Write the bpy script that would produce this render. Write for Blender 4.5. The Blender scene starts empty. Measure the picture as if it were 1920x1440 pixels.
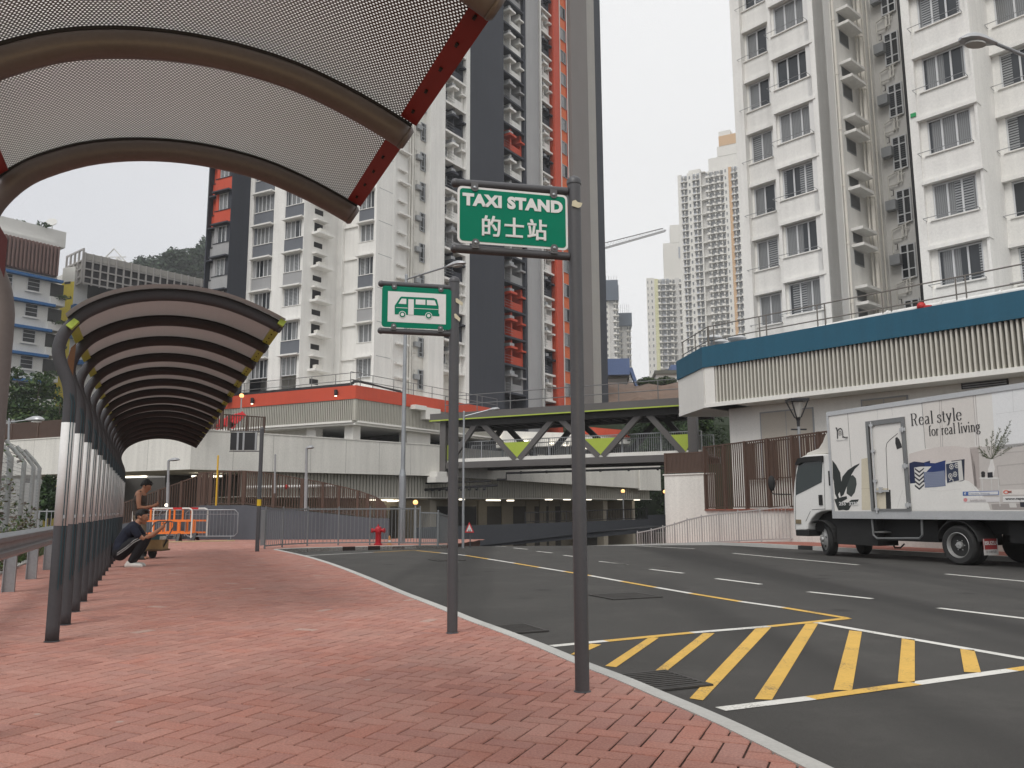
import bpy, bmesh, math, random
from mathutils import Vector, Matrix
random.seed(11)
SC = bpy.context.scene
COL = SC.collection
PI = math.pi
R = math.radians

# ------------------------------------------------------------ camera, sky, sun, exposure
FPX, PITCH, ROLL, EYE = 1553.0, R(8.68), R(0.27), 1.05
cp_, sp_, cr_, sr_ = math.cos(PITCH), math.sin(PITCH), math.cos(ROLL), math.sin(ROLL)
FW = Vector((0, cp_, sp_))
_u0, _r0 = Vector((0, -sp_, cp_)), Vector((1, 0, 0))
RT_, UP_ = _r0*cr_ - _u0*sr_, _u0*cr_ + _r0*sr_
CAM = Vector((0, 0, EYE))
cam_d = bpy.data.cameras.new('camera')
cam_d.sensor_width = 36.0
cam_d.lens = FPX/1920*36
cam_d.clip_start, cam_d.clip_end = 0.05, 6000
cam = bpy.data.objects.new('camera', cam_d)
COL.objects.link(cam)
_m = Matrix.Identity(4)
for i in range(3):
    _m[i][0], _m[i][1], _m[i][2], _m[i][3] = RT_[i], UP_[i], -FW[i], CAM[i]
cam.matrix_world = _m
SC.camera = cam

SUN_EL, SUN_AZ = R(52), R(205)          # azimuth clockwise from +Y: behind and to the left of the camera
w = bpy.data.worlds.new('World'); SC.world = w; w.use_nodes = True
nt = w.node_tree; nt.nodes.clear()
out = nt.nodes.new('ShaderNodeOutputWorld'); bg = nt.nodes.new('ShaderNodeBackground')
sky = nt.nodes.new('ShaderNodeTexSky'); sky.sky_type = 'NISHITA'; sky.sun_disc = False
sky.sun_elevation, sky.sun_rotation = SUN_EL, SUN_AZ
sky.air_density, sky.dust_density, sky.ozone_density = 1.0, 6.0, 1.0
hsv = nt.nodes.new('ShaderNodeHueSaturation'); hsv.inputs['Saturation'].default_value = 0.06
mixw = nt.nodes.new('ShaderNodeMixRGB'); mixw.inputs[0].default_value = 0.84
mixw.inputs[2].default_value = (7.9, 7.92, 8.0, 1)       # the even white of a cloud deck
nt.links.new(sky.outputs[0], hsv.inputs['Color']); nt.links.new(hsv.outputs[0], mixw.inputs[1])
wtc = nt.nodes.new('ShaderNodeTexCoord'); wsp = nt.nodes.new('ShaderNodeSeparateXYZ'); nt.links.new(wtc.outputs['Generated'], wsp.inputs[0])
wnz = nt.nodes.new('ShaderNodeTexNoise'); wnz.inputs['Scale'].default_value = 1.6; wnz.inputs['Detail'].default_value = 4; nt.links.new(wtc.outputs['Generated'], wnz.inputs['Vector'])
wad = nt.nodes.new('ShaderNodeMath'); wad.operation = 'MULTIPLY_ADD'; wad.inputs[1].default_value = .75; nt.links.new(wnz.outputs['Fac'], wad.inputs[0]); nt.links.new(wsp.outputs['X'], wad.inputs[2])
wmr = nt.nodes.new('ShaderNodeMapRange'); wmr.inputs['From Min'].default_value = -.15; wmr.inputs['From Max'].default_value = .62; nt.links.new(wad.outputs[0], wmr.inputs['Value'])
wcl = nt.nodes.new('ShaderNodeMixRGB'); wcl.inputs[1].default_value = (6.9, 7.05, 7.45, 1); wcl.inputs[2].default_value = (9.0, 9.02, 9.05, 1)   # the cloud is thinner on the right
nt.links.new(wmr.outputs[0], wcl.inputs[0]); nt.links.new(wcl.outputs[0], mixw.inputs[2])
nt.links.new(mixw.outputs[0], bg.inputs[0]); bg.inputs[1].default_value = 0.1
nt.links.new(bg.outputs[0], out.inputs[0])
sun_d = bpy.data.lights.new('sun', 'SUN'); sun_d.energy = 1.3; sun_d.angle = R(28); sun_d.color = (1, .965, .91)
sun = bpy.data.objects.new('sun', sun_d); COL.objects.link(sun)
_sd = Vector((math.sin(SUN_AZ)*math.cos(SUN_EL), math.cos(SUN_AZ)*math.cos(SUN_EL), math.sin(SUN_EL)))
sun.rotation_euler = (-_sd).to_track_quat('-Z', 'Y').to_euler()
SC.view_settings.view_transform = 'Standard'; SC.view_settings.look = 'None'
SC.view_settings.gamma = 1.0; SC.view_settings.exposure = 0.33
SC.render.engine = 'CYCLES'
SC.cycles.max_bounces = 6; SC.cycles.transparent_max_bounces = 12; SC.cycles.caustics_reflective = False

# ------------------------------------------------------------ pixel geometry of the photograph -> metres
def ray(u, v): return FW + RT_*((u-960)/FPX) + UP_*((720-v)/FPX)
def G(u, v, z=0.0):
    d = ray(u, v); return CAM + d*((z-EYE)/d.z)
def AY(u, v, Y):
    d = ray(u, v); return CAM + d*(Y/d.y)
def proj(p):
    q = Vector(p)-CAM; z = q.dot(FW)
    if z < .05: return (-9e3, -9e3, z)
    return (960+FPX*q.dot(RT_)/z, 720-FPX*q.dot(UP_)/z, z)

class Fr:
    """a vertical facade plane: origin, heading (deg from +Y towards +X), outward normal facing the viewer"""
    def __init__(s, O, az, n=None):
        s.O = Vector((O[0], O[1], 0)); a = R(az); s.az = az
        s.d = Vector((math.sin(a), math.cos(a), 0))
        s.n = Vector((s.d.y, -s.d.x, 0))
        if n is None:
            if s.n.dot(-s.O) < 0: s.n = -s.n
        elif s.n.dot(Vector(n)) < 0: s.n = -s.n
        s.flip = s.d.cross(s.n).z < 0
    def P(s, a, o, z): return s.O + s.d*a + s.n*o + Vector((0, 0, z))
    def on(s, u, v, o=0.0):
        d = ray(u, v); O = s.O + s.n*o
        t = (O-CAM).dot(s.n)/d.dot(s.n) if abs(d.dot(s.n)) > 1e-9 else 0
        p = CAM + d*t
        return ((p-O).dot(s.d), p.z)
    def s_(s, u, v, o=0.0): return s.on(u, v, o)[0]
    def z_(s, u, v, o=0.0): return s.on(u, v, o)[1]
    def rot(s):
        x = s.n.cross(Vector((0, 0, 1)))
        m = Matrix.Identity(3)
        for i in range(3): m[i][0], m[i][1], m[i][2] = x[i], s.n[i], (0, 0, 1)[i]
        return m.to_euler()

# ------------------------------------------------------------ materials
_MC = {}
def mat(name, rgb, rough=.75, var=.08, scale=3.0, fine=40.0, bump=0.0, metal=0.0, spec=.4, streak=0.0, emit=0.0, alpha=1.0, coat=0.0):
    if name in _MC: return _MC[name]
    m = bpy.data.materials.new(name); m.use_nodes = True; _MC[name] = m
    n = m.node_tree; b = n.nodes['Principled BSDF']
    b.inputs['Roughness'].default_value = rough; b.inputs['Metallic'].default_value = metal
    b.inputs['Specular IOR Level'].default_value = spec
    if coat: b.inputs['Coat Weight'].default_value = coat
    tc = n.nodes.new('ShaderNodeTexCoord')
    nz = n.nodes.new('ShaderNodeTexNoise'); nz.inputs['Scale'].default_value = scale; nz.inputs['Detail'].default_value = 5
    n2 = n.nodes.new('ShaderNodeTexNoise'); n2.inputs['Scale'].default_value = fine; n2.inputs['Detail'].default_value = 3
    n.links.new(tc.outputs['Object'], nz.inputs['Vector']); n.links.new(tc.outputs['Object'], n2.inputs['Vector'])
    mx = n.nodes.new('ShaderNodeMath'); mx.operation = 'ADD'
    n.links.new(nz.outputs['Fac'], mx.inputs[0]); n.links.new(n2.outputs['Fac'], mx.inputs[1])
    last = mx
    if streak:
        mp = n.nodes.new('ShaderNodeMapping'); mp.inputs['Scale'].default_value = (2.2, 2.2, .12)
        n3 = n.nodes.new('ShaderNodeTexNoise'); n3.inputs['Scale'].default_value = 1.6; n3.inputs['Detail'].default_value = 6
        n.links.new(tc.outputs['Object'], mp.inputs['Vector']); n.links.new(mp.outputs[0], n3.inputs['Vector'])
        ms = n.nodes.new('ShaderNodeMath'); ms.operation = 'MULTIPLY_ADD'; ms.inputs[1].default_value = streak*2; 
        n.links.new(n3.outputs['Fac'], ms.inputs[0]); n.links.new(mx.outputs[0], ms.inputs[2]); last = ms
    rp = n.nodes.new('ShaderNodeMapRange')
    c0 = 1.0 + streak
    rp.inputs['From Min'].default_value = c0-.45; rp.inputs['From Max'].default_value = c0+.45
    n.links.new(last.outputs[0], rp.inputs['Value'])
    mc = n.nodes.new('ShaderNodeMixRGB')
    mc.inputs[1].default_value = tuple(max(0, c*(1-var)) for c in rgb)+(1,)
    mc.inputs[2].default_value = tuple(min(1, c*(1+var)) for c in rgb)+(1,)
    n.links.new(rp.outputs[0], mc.inputs[0]); n.links.new(mc.outputs[0], b.inputs['Base Color'])
    if bump:
        bp = n.nodes.new('ShaderNodeBump'); bp.inputs['Strength'].default_value = bump; bp.inputs['Distance'].default_value = .02
        n.links.new(n2.outputs['Fac'], bp.inputs['Height']); n.links.new(bp.outputs[0], b.inputs['Normal'])
    if emit:
        b.inputs['Emission Color'].default_value = tuple(rgb)+(1,); b.inputs['Emission Strength'].default_value = emit
    return m

def glass_mat(name, base, blind, seed_scale=1.0, rough=.08):
    """window glass with curtains or blinds behind it; which of them differs from window to window"""
    if name in _MC: return _MC[name]
    m = bpy.data.materials.new(name); m.use_nodes = True; _MC[name] = m
    n = m.node_tree; b = n.nodes['Principled BSDF']
    b.inputs['Roughness'].default_value = rough; b.inputs['Specular IOR Level'].default_value = .5
    tc = n.nodes.new('ShaderNodeTexCoord'); oi = n.nodes.new('ShaderNodeObjectInfo')
    sep = n.nodes.new('ShaderNodeSeparateXYZ'); n.links.new(tc.outputs['Object'], sep.inputs[0])
    def math_(op, a, bb):
        k = n.nodes.new('ShaderNodeMath'); k.operation = op
        for i, x in enumerate((a, bb)):
            if hasattr(x, 'links') or hasattr(x, 'is_linked'): n.links.new(x, k.inputs[i])
            elif x is not None: k.inputs[i].default_value = x
        return k.outputs[0]
    st = math_('FRACT', math_('MULTIPLY', sep.outputs['Z'], 9.0), None)
    slat = math_('GREATER_THAN', st, .45)
    cell = n.nodes.new('ShaderNodeTexWhiteNoise'); cell.noise_dimensions = '2D'
    cx = math_('FLOOR', math_('MULTIPLY', sep.outputs['X'], 1.45), None)
    cmb = n.nodes.new('ShaderNodeCombineXYZ'); n.links.new(cx, cmb.inputs[0]); n.links.new(oi.outputs['Random'], cmb.inputs[1])
    n.links.new(cmb.outputs[0], cell.inputs['Vector'])
    has = math_('GREATER_THAN', cell.outputs['Value'], .45)
    wv = n.nodes.new('ShaderNodeTexWave'); wv.inputs['Scale'].default_value = 4; wv.inputs['Distortion'].default_value = 2
    n.links.new(tc.outputs['Object'], wv.inputs['Vector'])
    cur = n.nodes.new('ShaderNodeMixRGB'); cur.inputs[1].default_value = tuple(c*.75 for c in blind)+(1,); cur.inputs[2].default_value = tuple(c*.45 for c in blind)+(1,)
    n.links.new(wv.outputs['Fac'], cur.inputs[0])
    bl = n.nodes.new('ShaderNodeMixRGB'); bl.inputs[2].default_value = tuple(blind)+(1,)
    n.links.new(slat, bl.inputs[0]); bl.inputs[1].default_value = tuple(base)+(1,)
    c1 = n.nodes.new('ShaderNodeMixRGB'); n.links.new(has, c1.inputs[0]); n.links.new(cur.outputs[0], c1.inputs[1]); n.links.new(bl.outputs[0], c1.inputs[2])
    emp = math_('GREATER_THAN', cell.outputs['Value'], .78)
    c2 = n.nodes.new('ShaderNodeMixRGB'); n.links.new(emp, c2.inputs[0]); n.links.new(c1.outputs[0], c2.inputs[1]); c2.inputs[2].default_value = tuple(base)+(1,)
    n.links.new(c2.outputs[0], b.inputs['Base Color'])
    return m

# ------------------------------------------------------------ mesh building
class MB:
    def __init__(s): s.v = []; s.f = []; s.mi = []; s.col = None
    def poly(s, pts, m=0):
        i = len(s.v); s.v += [tuple(p) for p in pts]; s.f.append(tuple(range(i, i+len(pts)))); s.mi.append(m)
    def hexa(s, p, m=0):
        """8 points: bottom loop 0-3, top loop 4-7"""
        i = len(s.v); s.v += [tuple(q) for q in p]
        for q in ((3, 2, 1, 0), (4, 5, 6, 7), (0, 1, 5, 4), (1, 2, 6, 5), (2, 3, 7, 6), (3, 0, 4, 7)):
            s.f.append(tuple(i+k for k in q)); s.mi.append(m)
    def box(s, x0, x1, y0, y1, z0, z1, m=0, T=None):
        p = [Vector(q) for q in ((x0, y0, z0), (x1, y0, z0), (x1, y1, z0), (x0, y1, z0), (x0, y0, z1), (x1, y0, z1), (x1, y1, z1), (x0, y1, z1))]
        if T: p = [T @ q for q in p]
        s.hexa(p, m)
    def fbox(s, fr, s0, s1, o0, o1, z0, z1, m=0):
        if s0 > s1: s0, s1 = s1, s0
        if fr.flip: p = [(s0, o0), (s0, o1), (s1, o1), (s1, o0)]
        else: p = [(s0, o0), (s1, o0), (s1, o1), (s0, o1)]
        s.hexa([fr.P(a, o, z0) for a, o in p]+[fr.P(a, o, z1) for a, o in p], m)
    def prism(s, pts, ext, m=0, mside=None):
        """planar polygon extruded by a vector"""
        i = len(s.v); n = len(pts); ext = Vector(ext)
        a = [Vector(p) for p in pts]
        nr = Vector((0, 0, 0))
        for k in range(n):
            nr += a[k].cross(a[(k+1) % n])
        if nr.dot(ext) < 0: a.reverse()
        s.v += [tuple(p) for p in a]+[tuple(p+ext) for p in a]
        s.f.append(tuple(i+k for k in reversed(range(n)))); s.mi.append(m)
        s.f.append(tuple(i+n+k for k in range(n))); s.mi.append(m)
        for k in range(n):
            k2 = (k+1) % n; s.f.append((i+k, i+k2, i+n+k2, i+n+k)); s.mi.append(m if mside is None else mside)
    def tube(s, path, r, n=8, m=0, caps=True):
        path = [Vector(p) for p in path]; rs = r if isinstance(r, (list, tuple)) else [r]*len(path)
        rings = []; ref = None
        for k, p in enumerate(path):
            t = (path[min(k+1, len(path)-1)]-path[max(k-1, 0)])
            if t.length < 1e-9: t = Vector((0, 0, 1))
            t.normalize()
            if ref is None:
                ref = Vector((0, 0, 1)) if abs(t.z) < .9 else Vector((1, 0, 0))
                ref = (ref - t*ref.dot(t)).normalized()
            else:
                ref = ref - t*ref.dot(t)
                ref.normalize()
            b = t.cross(ref); i = len(s.v)
            for q in range(n):
                a = 2*PI*q/n; s.v.append(tuple(p + (ref*math.cos(a)+b*math.sin(a))*rs[k]))
            rings.append(i)
        for k in range(len(rings)-1):
            for q in range(n):
                q2 = (q+1) % n; s.f.append((rings[k]+q, rings[k]+q2, rings[k+1]+q2, rings[k+1]+q)); s.mi.append(m)
        if caps:
            s.f.append(tuple(rings[0]+q for q in reversed(range(n)))); s.mi.append(m)
            s.f.append(tuple(rings[-1]+q for q in range(n))); s.mi.append(m)
    def bar(s, a, b, w, h, m=0, up=(0, 0, 1)):
        """rectangular bar from a to b, w across, h along 'up'"""
        a, b = Vector(a), Vector(b); t = (b-a).normalized(); up = Vector(up)
        x = t.cross(up)
        if x.length < 1e-6: x = t.cross(Vector((1, 0, 0)))
        x.normalize(); y = x.cross(t)
        p = []
        for q in (a, b):
            p.append([q-x*w/2-y*h/2, q+x*w/2-y*h/2, q+x*w/2+y*h/2, q-x*w/2+y*h/2])
        s.hexa([p[0][0], p[0][1], p[1][1], p[1][0], p[0][3], p[0][2], p[1][2], p[1][3]], m)
    def lathe(s, prof, c, n=16, m=0, axis=None, caps=True):
        """prof: (radius, height) rings about c along axis"""
        c = Vector(c); ax = Vector(axis or (0, 0, 1)).normalized()
        e = Vector((1, 0, 0)) if abs(ax.x) < .9 else Vector((0, 1, 0))
        e = (e-ax*e.dot(ax)).normalized(); g = ax.cross(e); R0 = []
        for (r, h) in prof:
            i = len(s.v); R0.append(i)
            for q in range(n):
                a = 2*PI*q/n; s.v.append(tuple(c+ax*h+(e*math.cos(a)+g*math.sin(a))*max(r, 1e-4)))
        for k in range(len(R0)-1):
            for q in range(n):
                q2 = (q+1) % n; s.f.append((R0[k]+q, R0[k]+q2, R0[k+1]+q2, R0[k+1]+q)); s.mi.append(m)
        if not caps: return
        s.f.append(tuple(R0[0]+q for q in reversed(range(n)))); s.mi.append(m)
        s.f.append(tuple(R0[-1]+q for q in range(n))); s.mi.append(m)
    def ball(s, c, r, m=0, seg=12, rings=8, sc=(1, 1, 1)):
        c = Vector(c); i0 = len(s.v)
        for a in range(rings+1):
            th = PI*a/rings
            for q in range(seg):
                ph = 2*PI*q/seg
                s.v.append((c.x+r*sc[0]*max(math.sin(th), 1e-3)*math.cos(ph), c.y+r*sc[1]*max(math.sin(th), 1e-3)*math.sin(ph), c.z+r*sc[2]*math.cos(th)))
        for a in range(rings):
            for q in range(seg):
                q2 = (q+1) % seg
                s.f.append((i0+a*seg+q2, i0+a*seg+q, i0+(a+1)*seg+q, i0+(a+1)*seg+q2)); s.mi.append(m)
    def mesh(s, name, mats):
        me = bpy.data.meshes.new(name); me.from_pydata(s.v, [], s.f)
        for x in (mats if isinstance(mats, (list, tuple)) else [mats]): me.materials.append(x)
        me.polygons.foreach_set('material_index', s.mi); me.update(); return me
    def build(s, name, mats, parent=None, smooth=False, bevel=0.0, kind=None, label=None, bseg=2):
        me = s.mesh(name, mats)
        o = bpy.data.objects.new(name, me); COL.objects.link(o)
        if smooth: me.polygons.foreach_set('use_smooth', [True]*len(me.polygons))
        if parent: par(o, parent)
        if bevel:
            b = o.modifiers.new('bevel', 'BEVEL'); b.width = bevel; b.segments = bseg; b.limit_method = 'ANGLE'; b.angle_limit = R(40)
        if smooth:
            try: me.set_sharp_from_angle(angle=R(42))
            except Exception: pass
        if kind: o['kind'] = kind
        if label: o['label'] = label
        return o

def wmat(o):
    m = o.matrix_basis.copy()
    if o.parent: m = wmat(o.parent) @ o.matrix_parent_inverse @ m
    return m
def par(o, parent):
    o.parent = parent; o.matrix_parent_inverse = wmat(parent).inverted()
def tag(o, label, cat, group=None, kind=None):
    o['label'] = label; o['category'] = cat
    if group: o['group'] = group
    if kind: o['kind'] = kind
    return o
def thing(name, label, cat, loc=(0, 0, 0), group=None, rz=0.0):
    o = bpy.data.objects.new(name, None); COL.objects.link(o)
    o.location = loc; o.rotation_euler = (0, 0, rz); o.empty_display_size = .2
    return tag(o, label, cat, group)
def structure(o): o['kind'] = 'structure'; return o
def dup(root, loc, rz, label=None):
    """copy of a thing with its parts and their sub-parts"""
    def cp(o, p):
        c = o.copy(); COL.objects.link(c)
        if p: c.parent = p
        for ch in o.children: cp(ch, c)
        return c
    r = cp(root, None); r.location = loc; r.rotation_euler = (0, 0, rz)
    if label: r['label'] = label
    return r
def text_mesh(txt, size, bold=0.0, extrude=.002, align='LEFT', spacing=1.0):
    """lettering with Blender's built-in font, as a mesh lying in XY"""
    c = bpy.data.curves.new('lettering', 'FONT'); c.body = txt; c.size = size; c.offset = bold; c.extrude = extrude
    c.align_x = align; c.space_character = spacing; c.resolution_u = 4
    o = bpy.data.objects.new('lettering', c); COL.objects.link(o)
    bpy.context.view_layer.update()
    dg = bpy.context.evaluated_depsgraph_get()
    me = bpy.data.meshes.new_from_object(o.evaluated_get(dg)); bpy.data.objects.remove(o)
    return me
def text_on(txt, fr, s, o, z, size, material, parent, bold=0.0, width=None, name='lettering', height=None, spacing=1.0, shifts=((0, 0),)):
    """put lettering on a facade frame; s, z is its lower left corner seen from outside"""
    me = text_mesh(txt, size, bold, spacing=spacing)
    xs = [v.co.x for v in me.vertices]; ys = [v.co.y for v in me.vertices]
    if not xs: return None
    kx = width/(max(xs)-min(xs)) if width else 1; ky = height/(max(ys)-min(ys)) if height else 1
    x0, y0 = min(xs), min(ys)
    right = Vector((0, 0, 1)).cross(fr.n)         # to the right for someone looking at the face
    for v in me.vertices:
        x, y, e = (v.co.x-x0)*kx, (v.co.y-y0)*ky, v.co.z
        v.co = fr.P(s, o, z) + right*x + Vector((0, 0, y)) + fr.n*(e+.002)
    if len(shifts) > 1:                              # heavier strokes: the same letters laid again a hair aside and a hair higher
        b2 = MB()
        for k, (dx, dy) in enumerate(shifts):
            i = len(b2.v); dv = right*dx + Vector((0, 0, dy)) + fr.n*(.0005*k)
            b2.v += [tuple(v.co+dv) for v in me.vertices]
            for p in me.polygons: b2.f.append(tuple(i+q for q in p.vertices)); b2.mi.append(0)
        me = b2.mesh(name, material)
    me.materials.clear(); me.materials.append(material)
    for p in me.polygons: p.material_index = 0
    ob = bpy.data.objects.new(name, me); COL.objects.link(ob); par(ob, parent)
    return ob

# windows ----------------------------------------------------------------------------
_WP = {}
def win_proto(w, h, n, fmat, gmat, low=0.0, top=0.0, fw=.06):
    key = (round(w, 2), round(h, 2), n, fmat.name, gmat.name, low, top)
    if key in _WP: return _WP[key]
    f = MB(); g = MB(); t = .07
    f.box(-w/2, w/2, -t, 0, h-fw, h); f.box(-w/2, w/2, -t, 0, 0, fw)
    f.box(-w/2, -w/2+fw, -t, 0, fw, h-fw); f.box(w/2-fw, w/2, -t, 0, fw, h-fw)
    for k in range(1, n):
        x = -w/2+w*k/n; f.box(x-fw*.6, x+fw*.6, -t+.004, -.004, fw, h-fw)
    if low:
        f.box(-w/2+fw, w/2-fw, -t+.008, -.01, low, low+.05)
    if top:
        f.box(-w/2+fw, w/2-fw, -t+.008, -.01, h-top, h-top+.05)
    g.box(-w/2+.01, w/2-.01, -t-.01, -t+.03, .01, h-.01)
    _WP[key] = (f.mesh('window', [fmat]), g.mesh('pane', [gmat]))
    return _WP[key]

class Wins:
    """collects the windows of one building; the hundred that show largest become parts with a pane each, the rest one part"""
    def __init__(s): s.items = []
    def add(s, fr, a, o, z, w, h, n, fm, gm, low=0.0, top=0.0): s.items.append((fr, a, o, z, w, h, n, fm, gm, low, top))
    def finish(s, root, cap=98):
        def score(it):
            u, v, d = proj(it[0].P(it[1], it[2], it[3]+it[5]/2))
            inside = -40 < u < 1960 and -60 < v < 1480 and d > 0
            return -(it[4]*it[5]/(d*d)) if inside else 1.0/(1+abs(d))
        items = sorted(s.items, key=score)
        rest = MB(); mats = []
        for k, (fr, a, o, z, w, h, n, fm, gm, low, top) in enumerate(items):
            fme, pme = win_proto(w, h, n, fm, gm, low, top)
            loc = fr.P(a, o, z); rot = fr.rot()
            if k < cap:
                ob = bpy.data.objects.new('window', fme); COL.objects.link(ob); ob.parent = root
                ob.location = loc-root.location; ob.rotation_euler = rot
                pn = bpy.data.objects.new('pane', pme); COL.objects.link(pn); pn.parent = ob
            else:
                M4 = Matrix.Translation(loc) @ rot.to_matrix().to_4x4()
                for me, mm in ((fme, fm), (pme, gm)):
                    if mm not in mats: mats.append(mm)
                    mi = mats.index(mm); i = len(rest.v)
                    rest.v += [tuple(M4 @ v.co) for v in me.vertices]
                    for p in me.polygons:
                        rest.f.append(tuple(i+q for q in p.vertices)); rest.mi.append(mi)
        if rest.f: rest.build('window', mats, root, kind='stuff')

def leaf_cloud(mb, clumps, n, size, m=0, seed=1, flat=.6):
    """many small leaf faces spread through a set of clumps (centre, radius triple)"""
    rg = random.Random(seed)
    vols = [c[1][0]*c[1][1]*c[1][2] for c in clumps]; tot = sum(vols)
    for (c, r), vv in zip(clumps, vols):
        for k in range(max(3, int(n*vv/tot))):
            while True:
                p = Vector((rg.uniform(-1, 1), rg.uniform(-1, 1), rg.uniform(-1, 1)))
                if p.length <= 1 and p.length > .35*rg.random(): break
            p = Vector((c[0]+p.x*r[0], c[1]+p.y*r[1], c[2]+p.z*r[2]))
            a = Vector((rg.gauss(0, 1), rg.gauss(0, 1), rg.gauss(0, 1)*flat)).normalized()
            b = a.cross(Vector((rg.gauss(0, 1), rg.gauss(0, 1), rg.gauss(0, 1)))).normalized()
            s = size*rg.uniform(.6, 1.4)
            mb.poly([p-a*s, p-b*s*.45, p+a*s, p+b*s*.45], m if isinstance(m, int) else rg.choice(m))

# shared materials ---------------------------------------------------------------------
WHITE = mat('white_render_paint', (.72, .705, .665), .85, .07, .5, 14, streak=.5)
WHITE2 = mat('white_render_paint_tower', (.76, .75, .72), .85, .11, .4, 12, streak=.55)
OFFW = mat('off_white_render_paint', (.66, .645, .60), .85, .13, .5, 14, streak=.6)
DGREY = mat('dark_grey_render_paint', (.044, .048, .060), .8, .12, .3, 12, streak=.6)
MGREY = mat('mid_grey_render_paint', (.135, .145, .165), .8, .10, .5, 12, streak=.4)
LGREY = mat('light_grey_render_paint', (.33, .33, .335), .85, .07, .4, 12, streak=.5)
WARMG = mat('warm_grey_render_paint', (.205, .188, .180), .85, .06, .4, 12, streak=.4)
STONEG = mat('stone_grey_render_paint', (.36, .345, .32), .85, .06, .4, 12, streak=.4)
ORANGE = mat('orange_red_paint', (.52, .072, .034), .7, .08, .4, 12, streak=.5)
LORANGE = mat('light_orange_paint', (.68, .16, .06), .7, .08, .5, 12, streak=.4)
BLUE = mat('petrol_blue_paint', (.012, .088, .145), .65, .10, .4, 12, streak=.6)
ALU = mat('pale_window_frame', (.58, .59, .60), .45, .05)
DALU = mat('grey_window_frame', (.36, .38, .40), .45, .05)
STEEL = mat('galvanised_steel', (.33, .345, .36), .42, .16, 4, 30, metal=.75)
GALV = mat('dull_grey_steel_paint', (.30, .31, .32), .5, .12, 3, 30, metal=.2)
POLEG = mat('dark_grey_pole_paint', (.066, .066, .071), .42, .12, 4, 60, bump=.05, spec=.45)
TUBEG = mat('grey_shelter_tube_paint', (.165, .145, .142), .45, .10, 3, 50, bump=.04)
TUBED = mat('dark_grey_shelter_tube_paint', (.066, .065, .070), .72, .10, 3, 50, bump=.04, spec=.25)
BROWN = mat('brown_metal_fence_paint', (.085, .050, .036), .55, .15, 3, 30)
BLACKM = mat('black_metal_paint', (.018, .018, .02), .45, .15)
LIME = mat('lime_green_paint', (.37, .46, .06), .6, .07, 2, 20)
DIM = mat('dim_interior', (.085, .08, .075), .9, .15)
GLASSW = glass_mat('tower_window_glass', (.035, .04, .045), (.30, .31, .315))
GLASSD = glass_mat('dark_window_glass', (.022, .026, .03), (.10, .105, .11))
LIGHTW = mat('warm_lamp_light', (1.0, .86, .62), .5, .02, emit=5.0)
LIGHTC = mat('white_lamp_light', (1.0, .91, .74), .5, .02, emit=2.2)
CONC = mat('pale_concrete', (.42, .41, .385), .9, .14, 2, 40, bump=.1)
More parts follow.
